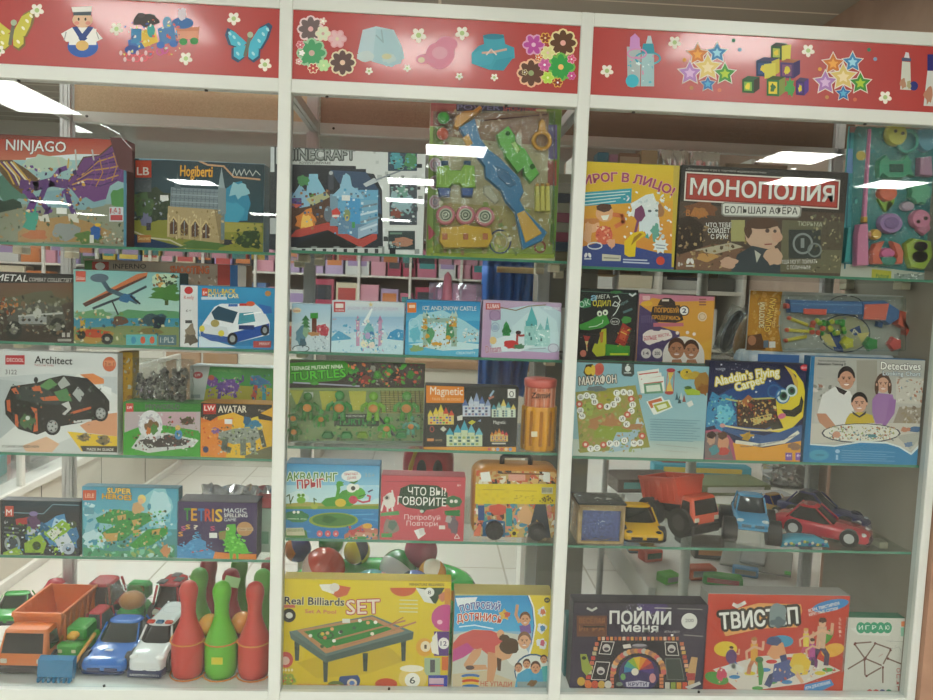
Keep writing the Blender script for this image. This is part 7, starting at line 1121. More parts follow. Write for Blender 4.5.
def dumper(name, loc, yaw, L, W, Hh, cabc, bedc, label, tilt=0, wr=None, chassis='#26221e', monster=False):
    o = empty(name, loc, (0, 0, yaw), label, 'toy truck'); w = W/2; r = wr or Hh*.2; zc = r*1.0
    b = MB(); b.bbox(-w*.7, -L/2+.01, zc*.7, w*.7, L/2-.01, zc+Hh*.1, .003); b.bbox(-w*.98, -L/2-.004, r*.35, w*.98, -L/2+L*.07, zc+Hh*.02, .004); b.build('chassis', P(chassis, .5), o)
    cf, cb = -L/2, -L/2+L*.27; z0 = zc+Hh*.02; z1 = Hh*.86
    b = MB(); b.loft([hsec(z0, w*.94, cf, cb, .006), hsec(z0+(z1-z0)*.35, w*.94, cf, cb, .006), hsec(z1*.97, w*.84, cf+L*.06, cb, .008), hsec(z1, w*.78, cf+L*.075, cb-.006, .008)]); b.build('cab', P(cabc, .3, coat=.3), o)
    def q(t, s, e=0): # point on the raked windscreen
        z = z0+(z1*.97-z0)*(.35+.65*t); y = cf+L*.06*t; return (s*w*(.94-.1*t)*.86, y-.0015-e, z)
    b = MB(); b.add([q(.06, -1), q(.06, 1), q(.93, 1), q(.93, -1), q(.06, -1, -.004), q(.06, 1, -.004), q(.93, 1, -.004), q(.93, -1, -.004)], [(0, 1, 2, 3), (7, 6, 5, 4), (0, 4, 5, 1), (1, 5, 6, 2), (2, 6, 7, 3), (3, 7, 4, 0)]); b.build('windscreen', P('#22201e', .1), o)
    for s in (-1, 1):
        b = MB(); b.add([(s*w*.955, cf+L*.07, z0+(z1-z0)*.42), (s*w*.955, cb-L*.04, z0+(z1-z0)*.42), (s*w*.87, cb-L*.05, z1*.9), (s*w*.87, cf+L*.1, z1*.9)], [(0, 1, 2, 3) if s > 0 else (3, 2, 1, 0)]); b.build('side_window', P('#22201e', .1), o, solid=.002)
        b = MB(); b.bbox(s*w*.7-.007, cf-.003, z0+.006, s*w*.7+.007, cf+.002, z0+.016, .001); b.build('headlight', P('#d8d4c0', .2), o)
    # tipping bed, open tub
    yb0, yb1 = cb+L*.02, L/2; zb0, zb1 = zc+Hh*.14, Hh; t = .0035
    T = Matrix.Translation((0, yb1, zb0)) @ Euler((tilt, 0, 0)).to_matrix().to_4x4() @ Matrix.Translation((0, -yb1, -zb0))
    b = MB(); b.T = T; h1 = zb1-zb0
    o1 = lambda z, k, e: [(-w*k+e, yb0-(.02*L if z > zb0+.001 else 0)+e), (w*k-e, yb0-(.02*L if z > zb0+.001 else 0)+e), (w*k-e, yb1-e), (-w*k+e, yb1-e)]
    A0, A1, B1, B0 = [[(p[0], p[1], z) for p in o1(z, k_, e)] for z, k_, e in ((zb0, .78, 0), (zb1, 1.0, 0), (zb1, 1.0, t), (zb0+t, .78, t))]
    b.loft([A0, A1, B1, B0], smooth=False)
    for s in (-1, 1): b.bbox(s*w-.003, yb0, zb1-.006, s*w+.003, yb1, zb1+.0015, .001)
    b.bbox(-w, yb0-.02*L-.004, zb1-.008, w, yb0-.02*L+.003, zb1+.003, .001)
    b.build('tipping_bed', P(bedc, .35), o)
    b = MB(); b.T = T
    for i in range(6):
        y = yb0+(yb1-yb0)*(i+.5)/6
        for s in (-1, 1): b.bbox(s*w*.9-.0035, y-.003, zb0+.006, s*w*.9+.0035+s*.003, y+.003, zb1-.005, .001)
    b.build('bed_rib', P(bedc, .35), o)
    wheels(o, [(s*(w-.006), y, r) for s in (-1, 1) for y in ((-L*.3, L*.3) if monster else (-L*.36, L*.2, L*.38))], r, W*(.3 if monster else .17), hc='#8c8880' if not monster else '#3c3a36')
    return o
def px2(px, Y, z):  # place on a shelf at photo column px
    py = 600
    for _ in range(4): p = at(px, py, Y); py += (p.z-z)/(p.y+D)*F
    return Vector((p.x, Y, z+.0004))
zE = SH['E1']
# ---- bottom shelf, left bay
dumper('toy_dump_truck', px2(50, .178, zE), -.02, .245, .118, .122, '#d8722c', '#d4702c', 'large orange toy dump truck with black windscreen, front left of bottom shelf')
o = toy_car('toy_car', px2(120, .15, zE), -.03, .19, .112, .085, '#2468b8', 'blue toy sports car with dark cabin on the bottom shelf', glass='#2c3230', lights='#3c78c0', grille='#122c5c', cab=(.42, .92))
b = MB(); b.bbox(-.01, -.06, .047, .008, -.052, .0485, .0003); b.build('price_sticker', P('#dcdcd8'), o)
o = toy_car('toy_car', px2(165.5, .165, zE), -.05, .24, .088, .1, '#dcdedc', 'white toy police van with red and blue lights, bottom shelf left bay', glass='#1e1e20', lights='#e8e8e4', grille='#e0e0e0', cab=(.27, .98), hood=.68, sport=False)
b = MB(); b.loft([rsec(-.123, -.04, .04, .008, .024, .004), rsec(-.105, -.0445, .0445, .008, .026, .004)]); b.build('front_skirt', P('#242c54', .3), o)
for x, c_ in ((-.022, '#c8402c'), (0, '#2c5c7c'), (.022, '#c8503c')):
    b = MB(); b.bbox(x-.009, -.04, .0985, x+.009, -.027, .105, .002); b.build('beacon', P(c_, .2), o)
b = MB(); b.tube([(.022*math.cos(i*.524), .04+.018*math.sin(i*.524), .0985) for i in range(12)], .002, 6, True); b.build('roof_ring', P('#a8acac'), o)
toy_car('toy_fire_truck', px2(104, .338, zE), -.06, .1, .085, .12, '#b02c34', 'red toy fire truck behind the orange dump truck, bottom shelf', glass='#3c2c2c', grille='#5c1c20', cab=(.1, .98), hood=.6, sport=False, cat='toy truck')
o = toy_car('toy_bus', px2(173, .35, zE), -.12, .11, .08, .12, '#b03038', 'red toy bus with black roof hatches behind the white police van', glass='#2c2020', grille='#4c1418', cab=(.12, .98), hood=.55, sport=False, cat='toy bus')
for q in ((-.02, -.02), (.016, .0), (-.004, .03)):
    b = MB(); b.bbox(q[0]-.011, q[1]-.014, .119, q[0]+.011, q[1]+.014, .1222, .001); b.build('roof_hatch', P('#2c2422'), o)
toy_car('toy_car', px2(99, .235, zE), -.1, .08, .05, .085, '#b8bcc0', 'small white toy car with a red roof behind the green loader', glass='#4c5054', roofc='#c04048', cab=(.15, .98), sport=False)
toy_car('toy_car', px2(15, .36, zE), .1, .12, .09, .065, '#2c8c34', 'low green toy car at the left behind the dump truck', glass='#1e2a1e', lights='#c8d8c8')
o = empty('toy_helmet', px2(56, .37, zE), (0, 0, 0), 'dark red rounded toy peeking out behind the dump truck bed', 'toy')
b = MB(); b.lathe([(.0001, .0), (.03, 0), (.034, .05), (.03, .085), (.018, .104), (.0001, .11)], n=20); b.build('shell', P('#ac3040', .25), o)
b = MB(); b.tube([(.03, -.012, .06), (.036, -.01, .085), (.028, -.008, .1)], .006); b.build('grey_trim', P('#9c9c98'), o)
# loader
o = empty('toy_loader', px2(80, .15, zE), (0, 0, -.03), 'green toy loader with a wide blue front bucket, bottom shelf left bay', 'toy loader')
b = MB(); b.bbox(-.03, -.05, .02, .03, .05, .05, .006); b.bbox(-.027, -.062, .03, .027, -.04, .062, .006); b.build('body', P('#3ca030', .35), o)
b = MB(); b.bbox(-.024, -.02, .052, .024, .04, .085, .005); b.build('cab', P('#38983c', .35), o)
b = MB(); b.bbox(-.012, -.045, .062, .012, -.02, .078, .005); b.build('engine_cover', P('#d8a02c', .35), o)
for s in (-1, 1):
    b = MB(); b.tube([(s*.036, .0, .06), (s*.038, -.055, .05), (s*.03, -.085, .028)], .0045); b.build('lift_arm', P('#d0943c', .35), o)
    b = MB(); b.bbox(s*.016-.005, -.064, .042, s*.016+.005, -.0615, .05, .001); b.build('lamp', P('#dcd8a0'), o)
b = MB(); n_ = [(-.108, .004), (-.118, .012), (-.112, .05), (-.1, .056), (-.094, .05), (-.1, .012)]
b.loft([[(s*.04, p[0], p[1]) for p in n_] for s in (-1, 1)], smooth=False)
for i in range(7): b.bbox(-.038+i*.0117, -.124, .001, -.032+i*.0117, -.112, .012, .001)
b.build('bucket', P('#2478a4', .3), o); wheels(o, [(s*.034, y, .02) for s in (-1, 1) for y in (-.03, .035)], .02, .016, hc='#d8b03c')
# tractor with clear dome
o = empty('toy_tractor', px2(134, .3, zE), (0, 0, -.1), 'green toy tractor under clear wrap behind the blue sports car', 'toy tractor')
b = MB(); b.bbox(-.032, -.038, .02, .032, .045, .07, .01); b.build('body', P('#349c3c', .35), o)
b = MB(); b.ball((0, -.01, .085), .03, 16, 10, (1.1, 1, .8)); b.build('cargo_ball', P('#c8843c', .3), o)
b = MB(); b.bbox(-.03, .012, .075, .03, .05, .12, .008); b.build('cab', P('#3c9c4c', .35), o); wheels(o, [(s*.038, y, .024) for s in (-1, 1) for y in (-.03, .035)], .024, .014, hc='#c8b03c')
pillow(.1, .14, .03, 'wrap_film', o, FILM, 9, .008).location = (0, -.045, .002)
# ---- bowling pins
PINP = [(.0001, 0), (.026, 0), (.033, .004), (.0375, .02), (.038, .05), (.0375, .086), (.032, .104), (.021, .130), (.0165, .150), (.0165, .172), (.0195, .188), (.0215, .2), (.021, .212), (.016, .223), (.008, .2285), (.0001, .23)]
PINC = {'red': '#cc3f34', 'green': '#62b823', 'dark red': '#a82c38', 'pale green': '#6cae4c'}
protos = {}
RK = px2(221, .075, zE)
def pin(i, j, c_, label):
    loc = RK+Vector((.0775*(i-1), .08*j, 0))
    if c_ not in protos:
        o = empty('bowling_pin', loc, (0, 0, 0), label, 'bowling pin', 'bowling pins on the bottom shelf')
        b = MB(); b.lathe(PINP, n=28); b.build('pin_body', P(PINC[c_], .38), o)
        b = MB(); b.tube([(.0377*math.cos(i*.2618), .0377*math.sin(i*.2618), .06) for i in range(24)], .0006, 5, True); b.tube([(.0168*math.cos(i*.2618), .0168*math.sin(i*.2618), .166) for i in range(24)], .0007, 5, True); b.build('moulded_ridge', P(PINC[c_], .38), o); protos[c_] = o; return o
    s = protos[c_]; o = s.copy(); COL.objects.link(o); o.location = loc; o['label'] = label
    for ch in s.children: q = ch.copy(); COL.objects.link(q); q.parent = o
    return o
pin(0, 0, 'red', 'red bowling pin, front left of the rack'); o = pin(1, 0, 'green', 'bright green bowling pin with yellow sticker, front middle of rack'); pin(2, 0, 'red', 'red bowling pin, front right of the rack beside the white post')
b = MB(); b.bbox(-.012, -.0392, .045, .014, -.0382, .062, .0003); b.build('yellow_sticker', P('#d8c828'), o)
pin(0, 1, 'pale green', 'pale green bowling pin behind the front left red pin'); pin(1, 1, 'dark red', 'dark red bowling pin between the yellow and orange balls'); pin(2, 1, 'pale green', 'pale green bowling pin behind the front right red pin')
pin(0, 2, 'dark red', 'dark red bowling pin at the back left of the rack'); pin(1, 2, 'pale green', 'pale green bowling pin at the back middle of the rack'); pin(2, 2, 'dark red', 'dark red bowling pin at the back right of the rack')
o = empty('bowling_rack', RK, (0, 0, 0), 'orange wire rack holding the bowling pins', 'rack'); b = MB()
for z in (.004, .088):
    pts = []
    for cxx in (-.0775, 0, .0775):
        for i in range(9): a = math.pi+math.pi*i/8; pts.append((cxx+.0402*math.cos(a), .0402*math.sin(a), z))
    b = MB(); b.tube(pts+[(.1188, .202, z), (-.1188, .202, z)], .0018, 7, True); b.build('wire_ring', P('#dc8c3c', .35), o)
def ball_obj(name, c, r, label, col, cat='ball', stripes=None, group=None, rot=(0, 0, 0), m=None):
    o = empty(name, Vector(c)-Vector((0, 0, r)), rot, label, cat, group)
    b = MB(); n, mm = 36, 18; T = Matrix.Identity(3)
    v = []; 
    for i in range(mm+1):
        a = math.pi*i/mm
        for k2 in range(n): t = 2*math.pi*k2/n; v.append((r*math.sin(a)*math.cos(t), r*math.cos(a), r+r*math.sin(a)*math.sin(t)))
    f = [(i*n+k2, i*n+(k2+1) % n, (i+1)*n+(k2+1) % n, (i+1)*n+k2) for i in range(mm) for k2 in range(n)]
    b.add(v, f, True); st = stripes or [col]; ns = len(st)
    b.mi = [min(ns-1, (idx % n)*ns//n) if True else 0 for idx in range(len(f))]
    b.build('ball_skin', [P(c_, .25, coat=.4) for c_ in st], o); return o
ball_obj('toy_ball', (RK.x-.0385, RK.y+.038, zE+.105), .0265, 'yellow ball held between the left red and green pins', '#e0a020')
ball_obj('toy_ball', (RK.x+.0385, RK.y+.038, zE+.112), .0265, 'orange ball held between the green and right red pins', '#d8882c')
o = empty('paper_tag', px2(232, .12, zE+.21), (-.3, .3, .2), 'small pale green paper tag on top of the bowling set', 'tag'); b = MB(); b.bbox(-.018, -.0006, -.012, .018, .0006, .012, .0003); b.build('tag_card', P('#a8cc8c'), o)
# foil bag and pale box behind the spelling game
o = empty('foil_bag', px2(236, .115, SH['D1']), (0, 0, 0), 'crumpled silver foil bag behind the dark purple spelling game box', 'foil bag')
R = random.Random(21); b = MB(); N, M_ = 22, 14; ww, h1 = .17, at(240, 486, .115).z-SH['D1']
v = [((i/N-.5)*ww+(R.random()-.5)*.004, (R.random()-.5)*.03, max(0, j/M_*h1+(R.random()-.5)*.008*(j > 0))) for j in range(M_+1) for i in range(N+1)]
b.add(v, [(j*(N+1)+i, j*(N+1)+i+1, (j+1)*(N+1)+i+1, (j+1)*(N+1)+i) for j in range(M_) for i in range(N)], False)
o.location.z += .002; b.build('foil_sheet', mat('foil', '#e8e8e8', .2, .75), o, solid=.001)
o = empty('small_carton', px2(266, .1, SH['D1']), (0, 0, 0), 'small pale green carton with red top squeezed beside the white post', 'carton')
b = MB(); b.bbox(-.024, -.02, 0, .018, .02, .105, .001); b.build('carton', mat('card_palegreen', '#b4ccb8', .5), o); b = MB(); b.bbox(-.0242, -.0202, .106, .0182, .0202, .13, .001); b.build('red_top', P('#b8484c'), o)
b = MB(); b.bbox(-.02, -.0212, .02, .01, -.0202, .05, .0003); b.build('printed_panel', P('#7cac8c'), o)
# ---- straw tub, third shelf middle
o = empty('straw_tub', px2(537.5, .075, SH['C2']), (0, 0, 0), 'orange fluted tub with peach striped upper half beside the magnetic set', 'tub')
def flute(r0, z, k=.06, n=10, N=60): return [(r0*(1+k*math.cos(n*2*math.pi*i/N))*math.cos(2*math.pi*i/N), r0*(1+k*math.cos(n*2*math.pi*i/N))*math.sin(2*math.pi*i/N), z) for i in range(N)]
hT = at(537, 380, .04).z-SH['C2']; r0 = .0395
b = MB(); b.loft([flute(r0*.95, 0), flute(r0, .004), flute(r0, hT*.6), flute(r0*.95, hT*.615)]); b.build('tub_base', P('#e09c1c', .35), o)
b = MB(); b.loft([flute(r0*.86, hT*.6, .03), flute(r0*.86, hT*.88, .03)]); b.build('tub_top', P('#e89878', .35), o)
for i in range(22):
    a = i*2*math.pi/22; b = MB(); b.cyl((r0*.88*math.cos(a), r0*.88*math.sin(a), hT*.58), (r0*.88*math.cos(a), r0*.88*math.sin(a), hT*.9), .0022, n=6); b.build('straw', P('#f0b49c' if i % 2 else '#dc7c54', .4), o)
b = MB(); b.lathe([(.0001, hT*.88), (r0*.93, hT*.88), (r0*.97, hT*.9), (r0*.97, hT*.985), (r0*.9, hT), (.0001, hT)], n=40); b.build('lid', P('#dc6c60', .35), o)
for i in range(10):
    a = (i+.5)*2*math.pi/10; b = MB(); b.bbox(-.004, -.0012, .012, .004, .0012, hT*.56, .001); q = b.build('recess_panel', P('#b87414', .4), o); q.location = (r0*.965*math.cos(a), r0*.965*math.sin(a), 0); q.rotation_euler = (0, 0, a+math.pi/2)
class Flat:
    """small print placed on a thing: art in photo crop coordinates on a vertical local plane"""
    def __init__(s, root, y, w_, z0, z1, x0=0, ry=0):
        s.root = root; s.o = root; loc = Vector(root.location); R = root.rotation_euler.to_matrix(); Ri = R.inverted(); o0 = loc+R @ Vector((0, y, 0)); n = R @ Vector((0, 1, 0))
        def tf(px, py): q = Ri @ (plane_hit(px, py, o0, n)-loc); return (q.x-x0, q.z-z0)
        s.A = Art(tf, w_, z1-z0, 0); s.off = (x0, y, z0)
    def done(s, name): q = s.A.build(name, s.root); q.location = s.off; return q
f_ = Flat(o, -r0*1.05, .05, .004, hT*.98); A = f_.A; A.crop(410, 345, 5.183); A.p([(625, 250), (650, 240), (722, 245), (722, 275), (640, 280)], '#dc9474'); A.t('Zаmи', 625, 276, 722, 274, 30, '#34241c', .06, shear=.2); A.r(628, 448, 660, 476, '#e4d8b8'); f_.done('printed_label')
# ---- child suitcase, fourth shelf middle
o = empty('kids_suitcase', px2(513, .1, SH['D2']), (0, 0, 0), 'orange child suitcase with yellow paper band and two black wheels', 'suitcase')
pL, pR = at(469.5, 500, .06), at(557.5, 500, .06); W = pR.x-pL.x; Ht = at(513, 468, .06).z-SH['D2']
b = MB(); b.loft([[(p[0], y, p[1]) for p in rr(-W/2+e, e, W/2-e, Ht-e, .03-e*.5, 6)] for y, e in ((-.04, .006), (-.034, 0), (.04, 0), (.046, .006))]); b.build('shell', P('#d08a3c', .3), o)
b = MB(); b.tube([(-.034, 0, Ht-.004), (-.034, 0, Ht+.016), (-.028, 0, Ht+.021), (.028, 0, Ht+.021), (.034, 0, Ht+.016), (.034, 0, Ht-.004)], .0062, 8); b.build('carry_handle', P('#34363c', .4), o)
for px in (494, 536.5):
    q = px2(px, .05, SH['D2']); b = MB(); b.cyl((q.x-o.location.x, -.058, .0215), (q.x-o.location.x, -.0405, .0215), .0212, n=26); b.build('wheel', P('#1f1f1f', .45), o)
    b = MB(); b.cyl((q.x-o.location.x, -.0595, .0215), (q.x-o.location.x, -.058, .0215), .008, n=16); b.build('wheel_hub', P('#2c2c2c', .3), o.children[-1])
f_ = Flat(o, -.0402, W-.012, .003, Ht-.007); A = f_.A; A.crop(370, 450, 4.443)
A.p([(475, 95), (800, 95), (812, 400), (440, 400)], '#c4a468'); A.n(460, 90, 820, 150, 50, 22, ['#e4dcc8', '#b8743c', '#3c3430', '#d8b070', '#c85c3c']); A.p([(490, 100), (530, 96), (540, 140), (495, 140)], '#ecece4'); A.p([(615, 105), (690, 105), (690, 135), (615, 138)], '#dca08c'); A.p([(765, 96), (800, 100), (800, 145), (770, 140)], '#ecece4'); A.l([(590, 103), (770, 108)], 7, '#7c4c2c')
A.n(450, 240, 830, 400, 110, 22, ['#d8c8a0', '#c86444', '#4c8ca4', '#ece4d4', '#d8a44c', '#4c3c34', '#dc8c7c', '#5c9c8c']); A.blob(570, 265, 44, 24, '#c8503c', .2); A.r(480, 245, 508, 312, '#2c4c84'); A.r(604, 258, 632, 338, '#34908c'); A.p([(500, 320), (540, 306), (600, 316), (600, 400), (500, 400)], '#3c6c94'); A.l([(520, 325), (590, 330)], 8, '#ecece4'); A.p([(485, 325), (495, 330), (490, 380), (450, 385)], '#dc7454'); A.blob(690, 290, 34, 40, '#d8a878', .2); A.star(640, 370, 26, '#dcc43c'); A.e(640, 370, 9, 9, '#3c3c2c')
A.p([(735, 240), (780, 240), (805, 400), (695, 400)], '#343c44'); A.p([(740, 308), (770, 345), (765, 372), (725, 350)], '#d8a84c'); A.p([(742, 320), (756, 340), (730, 345)], '#ecdcb0')
A.p([(465, 150), (838, 150), (835, 240), (462, 238)], '#e0c81c'); A.n(480, 160, 620, 230, 30, 12, ['#d4bc18', '#dcc42c']); A.l([(500, 175), (600, 176)], 3, '#b89c18'); A.l([(640, 180), (740, 182)], 3, '#b89c18'); A.r(762, 165, 812, 194, '#d4d0b0')
for i in range(9): A.r(764+i*5.2, 167, 766+i*5.2, 188, '#3c3c2c')
A.n(640, 200, 740, 225, 20, 5, ['#b09418']); A.n(755, 205, 810, 232, 12, 7, ['#6c5c1c']); f_.done('printed_front')
# red bag standing behind
o = empty('red_bag', px2(427, .27, SH['D2']), (0, 0, 0), 'glossy red child bag with black panels behind the coral word game', 'bag')
hb = at(427, 444, .27).z-SH['D2']
b = MB(); b.loft([[(p[0], y, p[1]) for p in rr(-.068+e, e*.3, .068-e, hb-e, .045, 6)] for y, e in ((-.03, .02), (-.02, .006), (.02, 0), (.045, .01))]); b.build('bag_body', P('#c02c34', .28), o)
for x in (-.018, .024): b = MB(); b.ball((x, -.027, hb*.62), .016, 14, 10, (.9, .5, 2.2)); b.build('black_panel', P('#241c1c', .3), o)
b = MB(); b.tube([(-.052, -.026, hb*.3), (-.046, -.03, hb*.7), (-.03, -.02, hb*.97)], .006, 6); b.build('yellow_strap', P('#d0a02c'), o)
# ---- inflatable pool with balls, bottom shelf middle
zE2 = SH['E2']; pc = px2(381, .238, zE2); RX, RY = .196, .105
o = empty('inflatable_pool', pc, (0, 0, 0), 'bright green inflatable pool full of beach balls behind the billiards box', 'inflatable pool')
for i, c_ in enumerate(('#30a848', '#38b44c', '#3cc050')):
    z = .0385+i*.058; b = MB(); b.tube([((RX+.006*i)*math.cos(t*.1571), (RY+.003*i)*math.sin(t*.1571), z) for t in range(40)], .037, 14, True); b.build('inflated_ring', P(c_, .2, coat=.4), o)
b = MB(); b.lathe([(.0001, .002), (.9, .002), (1.0, .03), (1.0, .05), (.95, .06), (.0001, .06)], n=40, sx=RX*.93, sy=RY*.85); b.build('pool_liner', P('#b8dcc0', .5), o)
R = random.Random(2)
for t, z, c_, sz in ((5.3, .23, '#e06838', .011), (5.55, .25, '#d8943c', .014), (5.75, .232, '#d87858', .016), (6.0, .24, '#7cb0d0', .013), (5.9, .215, '#e0543c', .01), (5.1, .245, '#4c8cd0', .01), (4.9, .235, '#e06c38', .012), (4.6, .24, '#e8d040', .01)):
    z -= .045; rx, ry = RX+.012+.037, RY+.006+.037; x, y = (rx-.004)*math.cos(t), (ry-.004)*math.sin(t); b = MB(); b.ball((x, y, z-.03), sz, 5, 6, (1, .5, 1)); b.build('printed_motif', P(c_, .3), o)
BG = 'beach balls in the inflatable pool'
def bb(px, py, Y, r, cols, label, rot=(0, 0, 0)):
    p = at(px, py, Y); q = ball_obj('beach_ball', p, r, label, cols[0], 'beach ball', cols, BG, rot); return q
W_, Y_, G_, T_ = '#e4e4dc', '#dcc83c', '#2c8c3c', '#4ca8a8'
bb(354, 581, .2, .06, [W_, '#d8a8b4', T_, W_, '#d8a8b4', T_], 'white, pink and teal striped beach ball at the pool front', (.4, .9, .2))
bb(388, 566, .27, .056, [W_, Y_, W_, G_, W_, Y_, '#3c4c8c', W_], 'white, yellow and green striped beach ball in middle of the pool', (.3, .9, 1.2))
bb(318, 566, .25, .056, ['#c8402c', '#d8503c', '#e0b8a8', '#c03c34', '#b8342c'], 'red shiny ball at the left of the pool', (.2, .3, 0))
bb(352, 548, .335, .036, [Y_, '#3c3c3c', '#d8c42c', Y_, '#2c2c30', '#d8c42c'], 'yellow ball with dark stripes at the back of the pool', (.5, .2, .6)); bb(409, 583, .165, .045, ['#2c3060', '#5c6cb0', '#242850', '#2c3060', '#c8ccd8', '#242850'], 'navy blue shiny ball near the pool rim', (.5, .2, .3))
bb(427, 567, .2, .036, ['#dc9434', '#e8dcc0', '#dc9434', '#c87c28', '#e8e0cc'], 'orange and white ball at the right of the pool', (.6, .4, .1)); bb(421, 551, .3, .045, ['#b83c5c', '#b03454'], 'crimson ball at the back right of the pool')
bb(331, 543, .35, .034, ['#3c8c4c', '#2c7c3c'], 'green ball at the back of the pool'); bb(298, 549, .34, .036, ['#34387c', '#d87c3c', '#34387c'], 'dark blue and orange ball at the back left of the pool')
bb(293, 588, .125, .045, ['#e8e4dc', '#d8503c', '#e0c83c', '#2c7cb0', '#e8e8e4', '#3c94b4', '#dcd040', '#e07c44'], 'multicolour striped beach ball beside the left white post', (.3, 1.0, .3))
# ---- fourth shelf right bay
zD = SH['D3']; 
o = empty('sand_box', px2(596, .085, zD), (0, 0, 0), 'small wooden framed case of dark blue glitter sand under a black lid', 'sand case')
w_ = (at(624, 510, .04).x-at(577, 510, .04).x)/2; hs = at(600, 505, .04).z-zD
GL = mat('glitter_blue', '#2c3c7c', .3, noise=(260, '#5c70b8')); WD = mat('pale_wood', '#c4a878', .5, noise=(40, '#b09060'))
b = MB(); b.bbox(-w_+.008, -.04, .006, w_-.008, .04, hs-.012, .001); b.build('sand_filling', GL, o)
for x0, x1, z0, z1 in ((-w_, -w_+.01, 0, hs), (w_-.01, w_, 0, hs), (-w_, w_, 0, .006), (-w_, w_, hs-.014, hs)): b = MB(); b.bbox(x0, -.046, z0, x1, .046, z1, .0012); b.build('frame_board', WD, o)
for i in range(15): b = MB(); b.ball((-w_+.006+i*(2*w_-.012)/14, -.0475, hs-.005), .0024, 8, 6); b.build('bead', WD, o)
b = MB(); b.bbox(-w_-.002, -.05, hs+.0002, w_+.002, .05, hs+.004, .001); LID = b.build('lid', P('#35362f', .4), o)
b = MB(); b.tube([(-.01, -.01, hs+.0045), (-.003, .002, hs+.0045), (.006, -.012, hs+.0045)], .0015, 5); b.tube([(.016, -.014, hs+.0045), (.03, -.008, hs+.0045), (.02, -.002, hs+.0045)], .0015, 5); b.build('white_mark', P('#d0d0c8'), LID)
pillow(w_*2.3, hs*1.15, .06, 'wrap_film', o, FILM, 6, .004).location = (0, 0, 0)
toy_car('toy_car', px2(636, .115, zD), -.03, .16, .102, .072, '#e0ae18', 'bright yellow toy sports car facing forward, fourth shelf right bay', glass='#20241f', lights='#2c2c24', grille='#2c2418')
dumper('toy_dump_truck', px2(678, .175, zD), .5, .175, .1, .118, '#dc5a3c', '#e8583c', 'coral orange toy dump truck with big black wheels, fourth shelf right bay', tilt=-.18, wr=.036, monster=True)
def monster(loc, yaw, col, label):
    o = toy_car('toy_monster_truck', loc+Vector((0, 0, .03)), yaw, .15, .082, .078, col, label, cat='toy truck', glass='#2c3438', lights='#b8ccd0', grille='#4c6c7c', sport=False, cab=(.34, .8), hood=.5)
    for c in [c for c in o.children if c.name.startswith('wheel')]: bpy.data.objects.remove(c)
    wheels(o, [(s*.05, y, .0) for s in (-1, 1) for y in (-.05, .05)], .0302, .032, hc='#3c3c3c')
    for s in (-1, 1): b = MB(); b.tube([(s*.02, -.043, .0), (s*.02, -.02, .014), (s*.02, .02, .014), (s*.02, .043, 0)], .003, 6); b.build('suspension', P('#8c9090', .3), o)
    b = MB(); b.cyl((-.04, -.043, 0), (.04, -.043, 0), .003, n=8); b.cyl((-.04, .043, 0), (.04, .043, 0), .003, n=8); b.build('axle', P('#4c4c4c', .3), o); return o
monster(px2(748, .12, zD), -.3, '#4c94bc', 'light blue toy monster truck with huge black tyres, fourth shelf right bay')
toy_car('toy_car', px2(822, .13, zD), .9, .215, .09, .08, '#b8303c', 'red toy wedge sports car seen from the side, fourth shelf right bay', glass='#1c1c1c', lights='#d8d8d4', grille='#3c2428', cab=(.38, .84))
toy_car('toy_car', px2(822, .24, zD), .72, .22, .08, .082, '#2c3064', 'dark navy toy car with orange decal behind the red sports car', glass='#2c3438', lights='#c8ccc8', grille='#8c8c8c', cab=(.4, .86))
toy_car('toy_car', px2(775, .33, zD), .5, .09, .07, .052, '#a88454', 'tan and blue toy car behind the teal sweet packet', glass='#2c3470', lights='#d8c8a0')
o = empty('sweet_packet', px2(801, .06, zD), (0, 0, .03), 'teal patterned packet lying in front of the red sports car', 'packet')
b = MB(); b.loft([[(x, p[0], p[1]) for p in rr(-.022*k_, .001, .022*k_, .001+.026*k2, .011*k2, 4)] for x, k_, k2 in ((-.06, .9, .15), (-.054, .95, .7), (-.03, 1, 1), (.03, 1, 1), (.054, .95, .7), (.06, .9, .15))]); b.build('wrapper', P('#3c90a8', .2, coat=.4), o)
R = random.Random(4)
for i in range(16): b = MB(); x = -.05+i*.0066; b.ball((x, -.0215, .008+.010*R.random()), .0046, 8, 6, (1, .3, .8)); b.build('printed_motif', P(('#d8d8c0', '#245c84', '#c8b84c', '#3c7c4c', '#2c3c84')[i % 5]), o)
# ---- wrapped masks, second shelf right bay
for px, Y, r1, c1, lb in ((735, .2, .06, '#8c6430', 'glossy brown toy in crinkled clear wrap left of the shotgun card'), (722, .26, .08, '#2c2a26', 'dark toy in shiny clear wrap behind the brown wrapped toy')):
    o = empty('wrapped_toy', px2(px, Y, SH['B3']), (0, .35, 0), lb, 'wrapped toy'); o.location.z += .015
    b = MB(); b.ball((0, 0, .062), .03, 18, 12, (.75, .6, 2.0)); b.build('toy_body', P(c1, .2, coat=.5), o)
    b = MB(); b.ball((0, -.018, .075), .012, 12, 8, (.8, .4, 1.6)); b.build('dark_panel', P('#2a1c14', .3), o)
    pillow(.06, .13, .022, 'wrap_film', o, FILM, 3+int(px), .008)
o = empty('teal_packet', px2(567.5, .1, SH['E3']), (0, 0, 0), 'narrow teal packet between the white post and violet game box', 'packet'); b = MB(); b.bbox(-.014, -.02, 0, .012, .02, .155, .003); b.build('carton', P('#2f7478', .3), o)
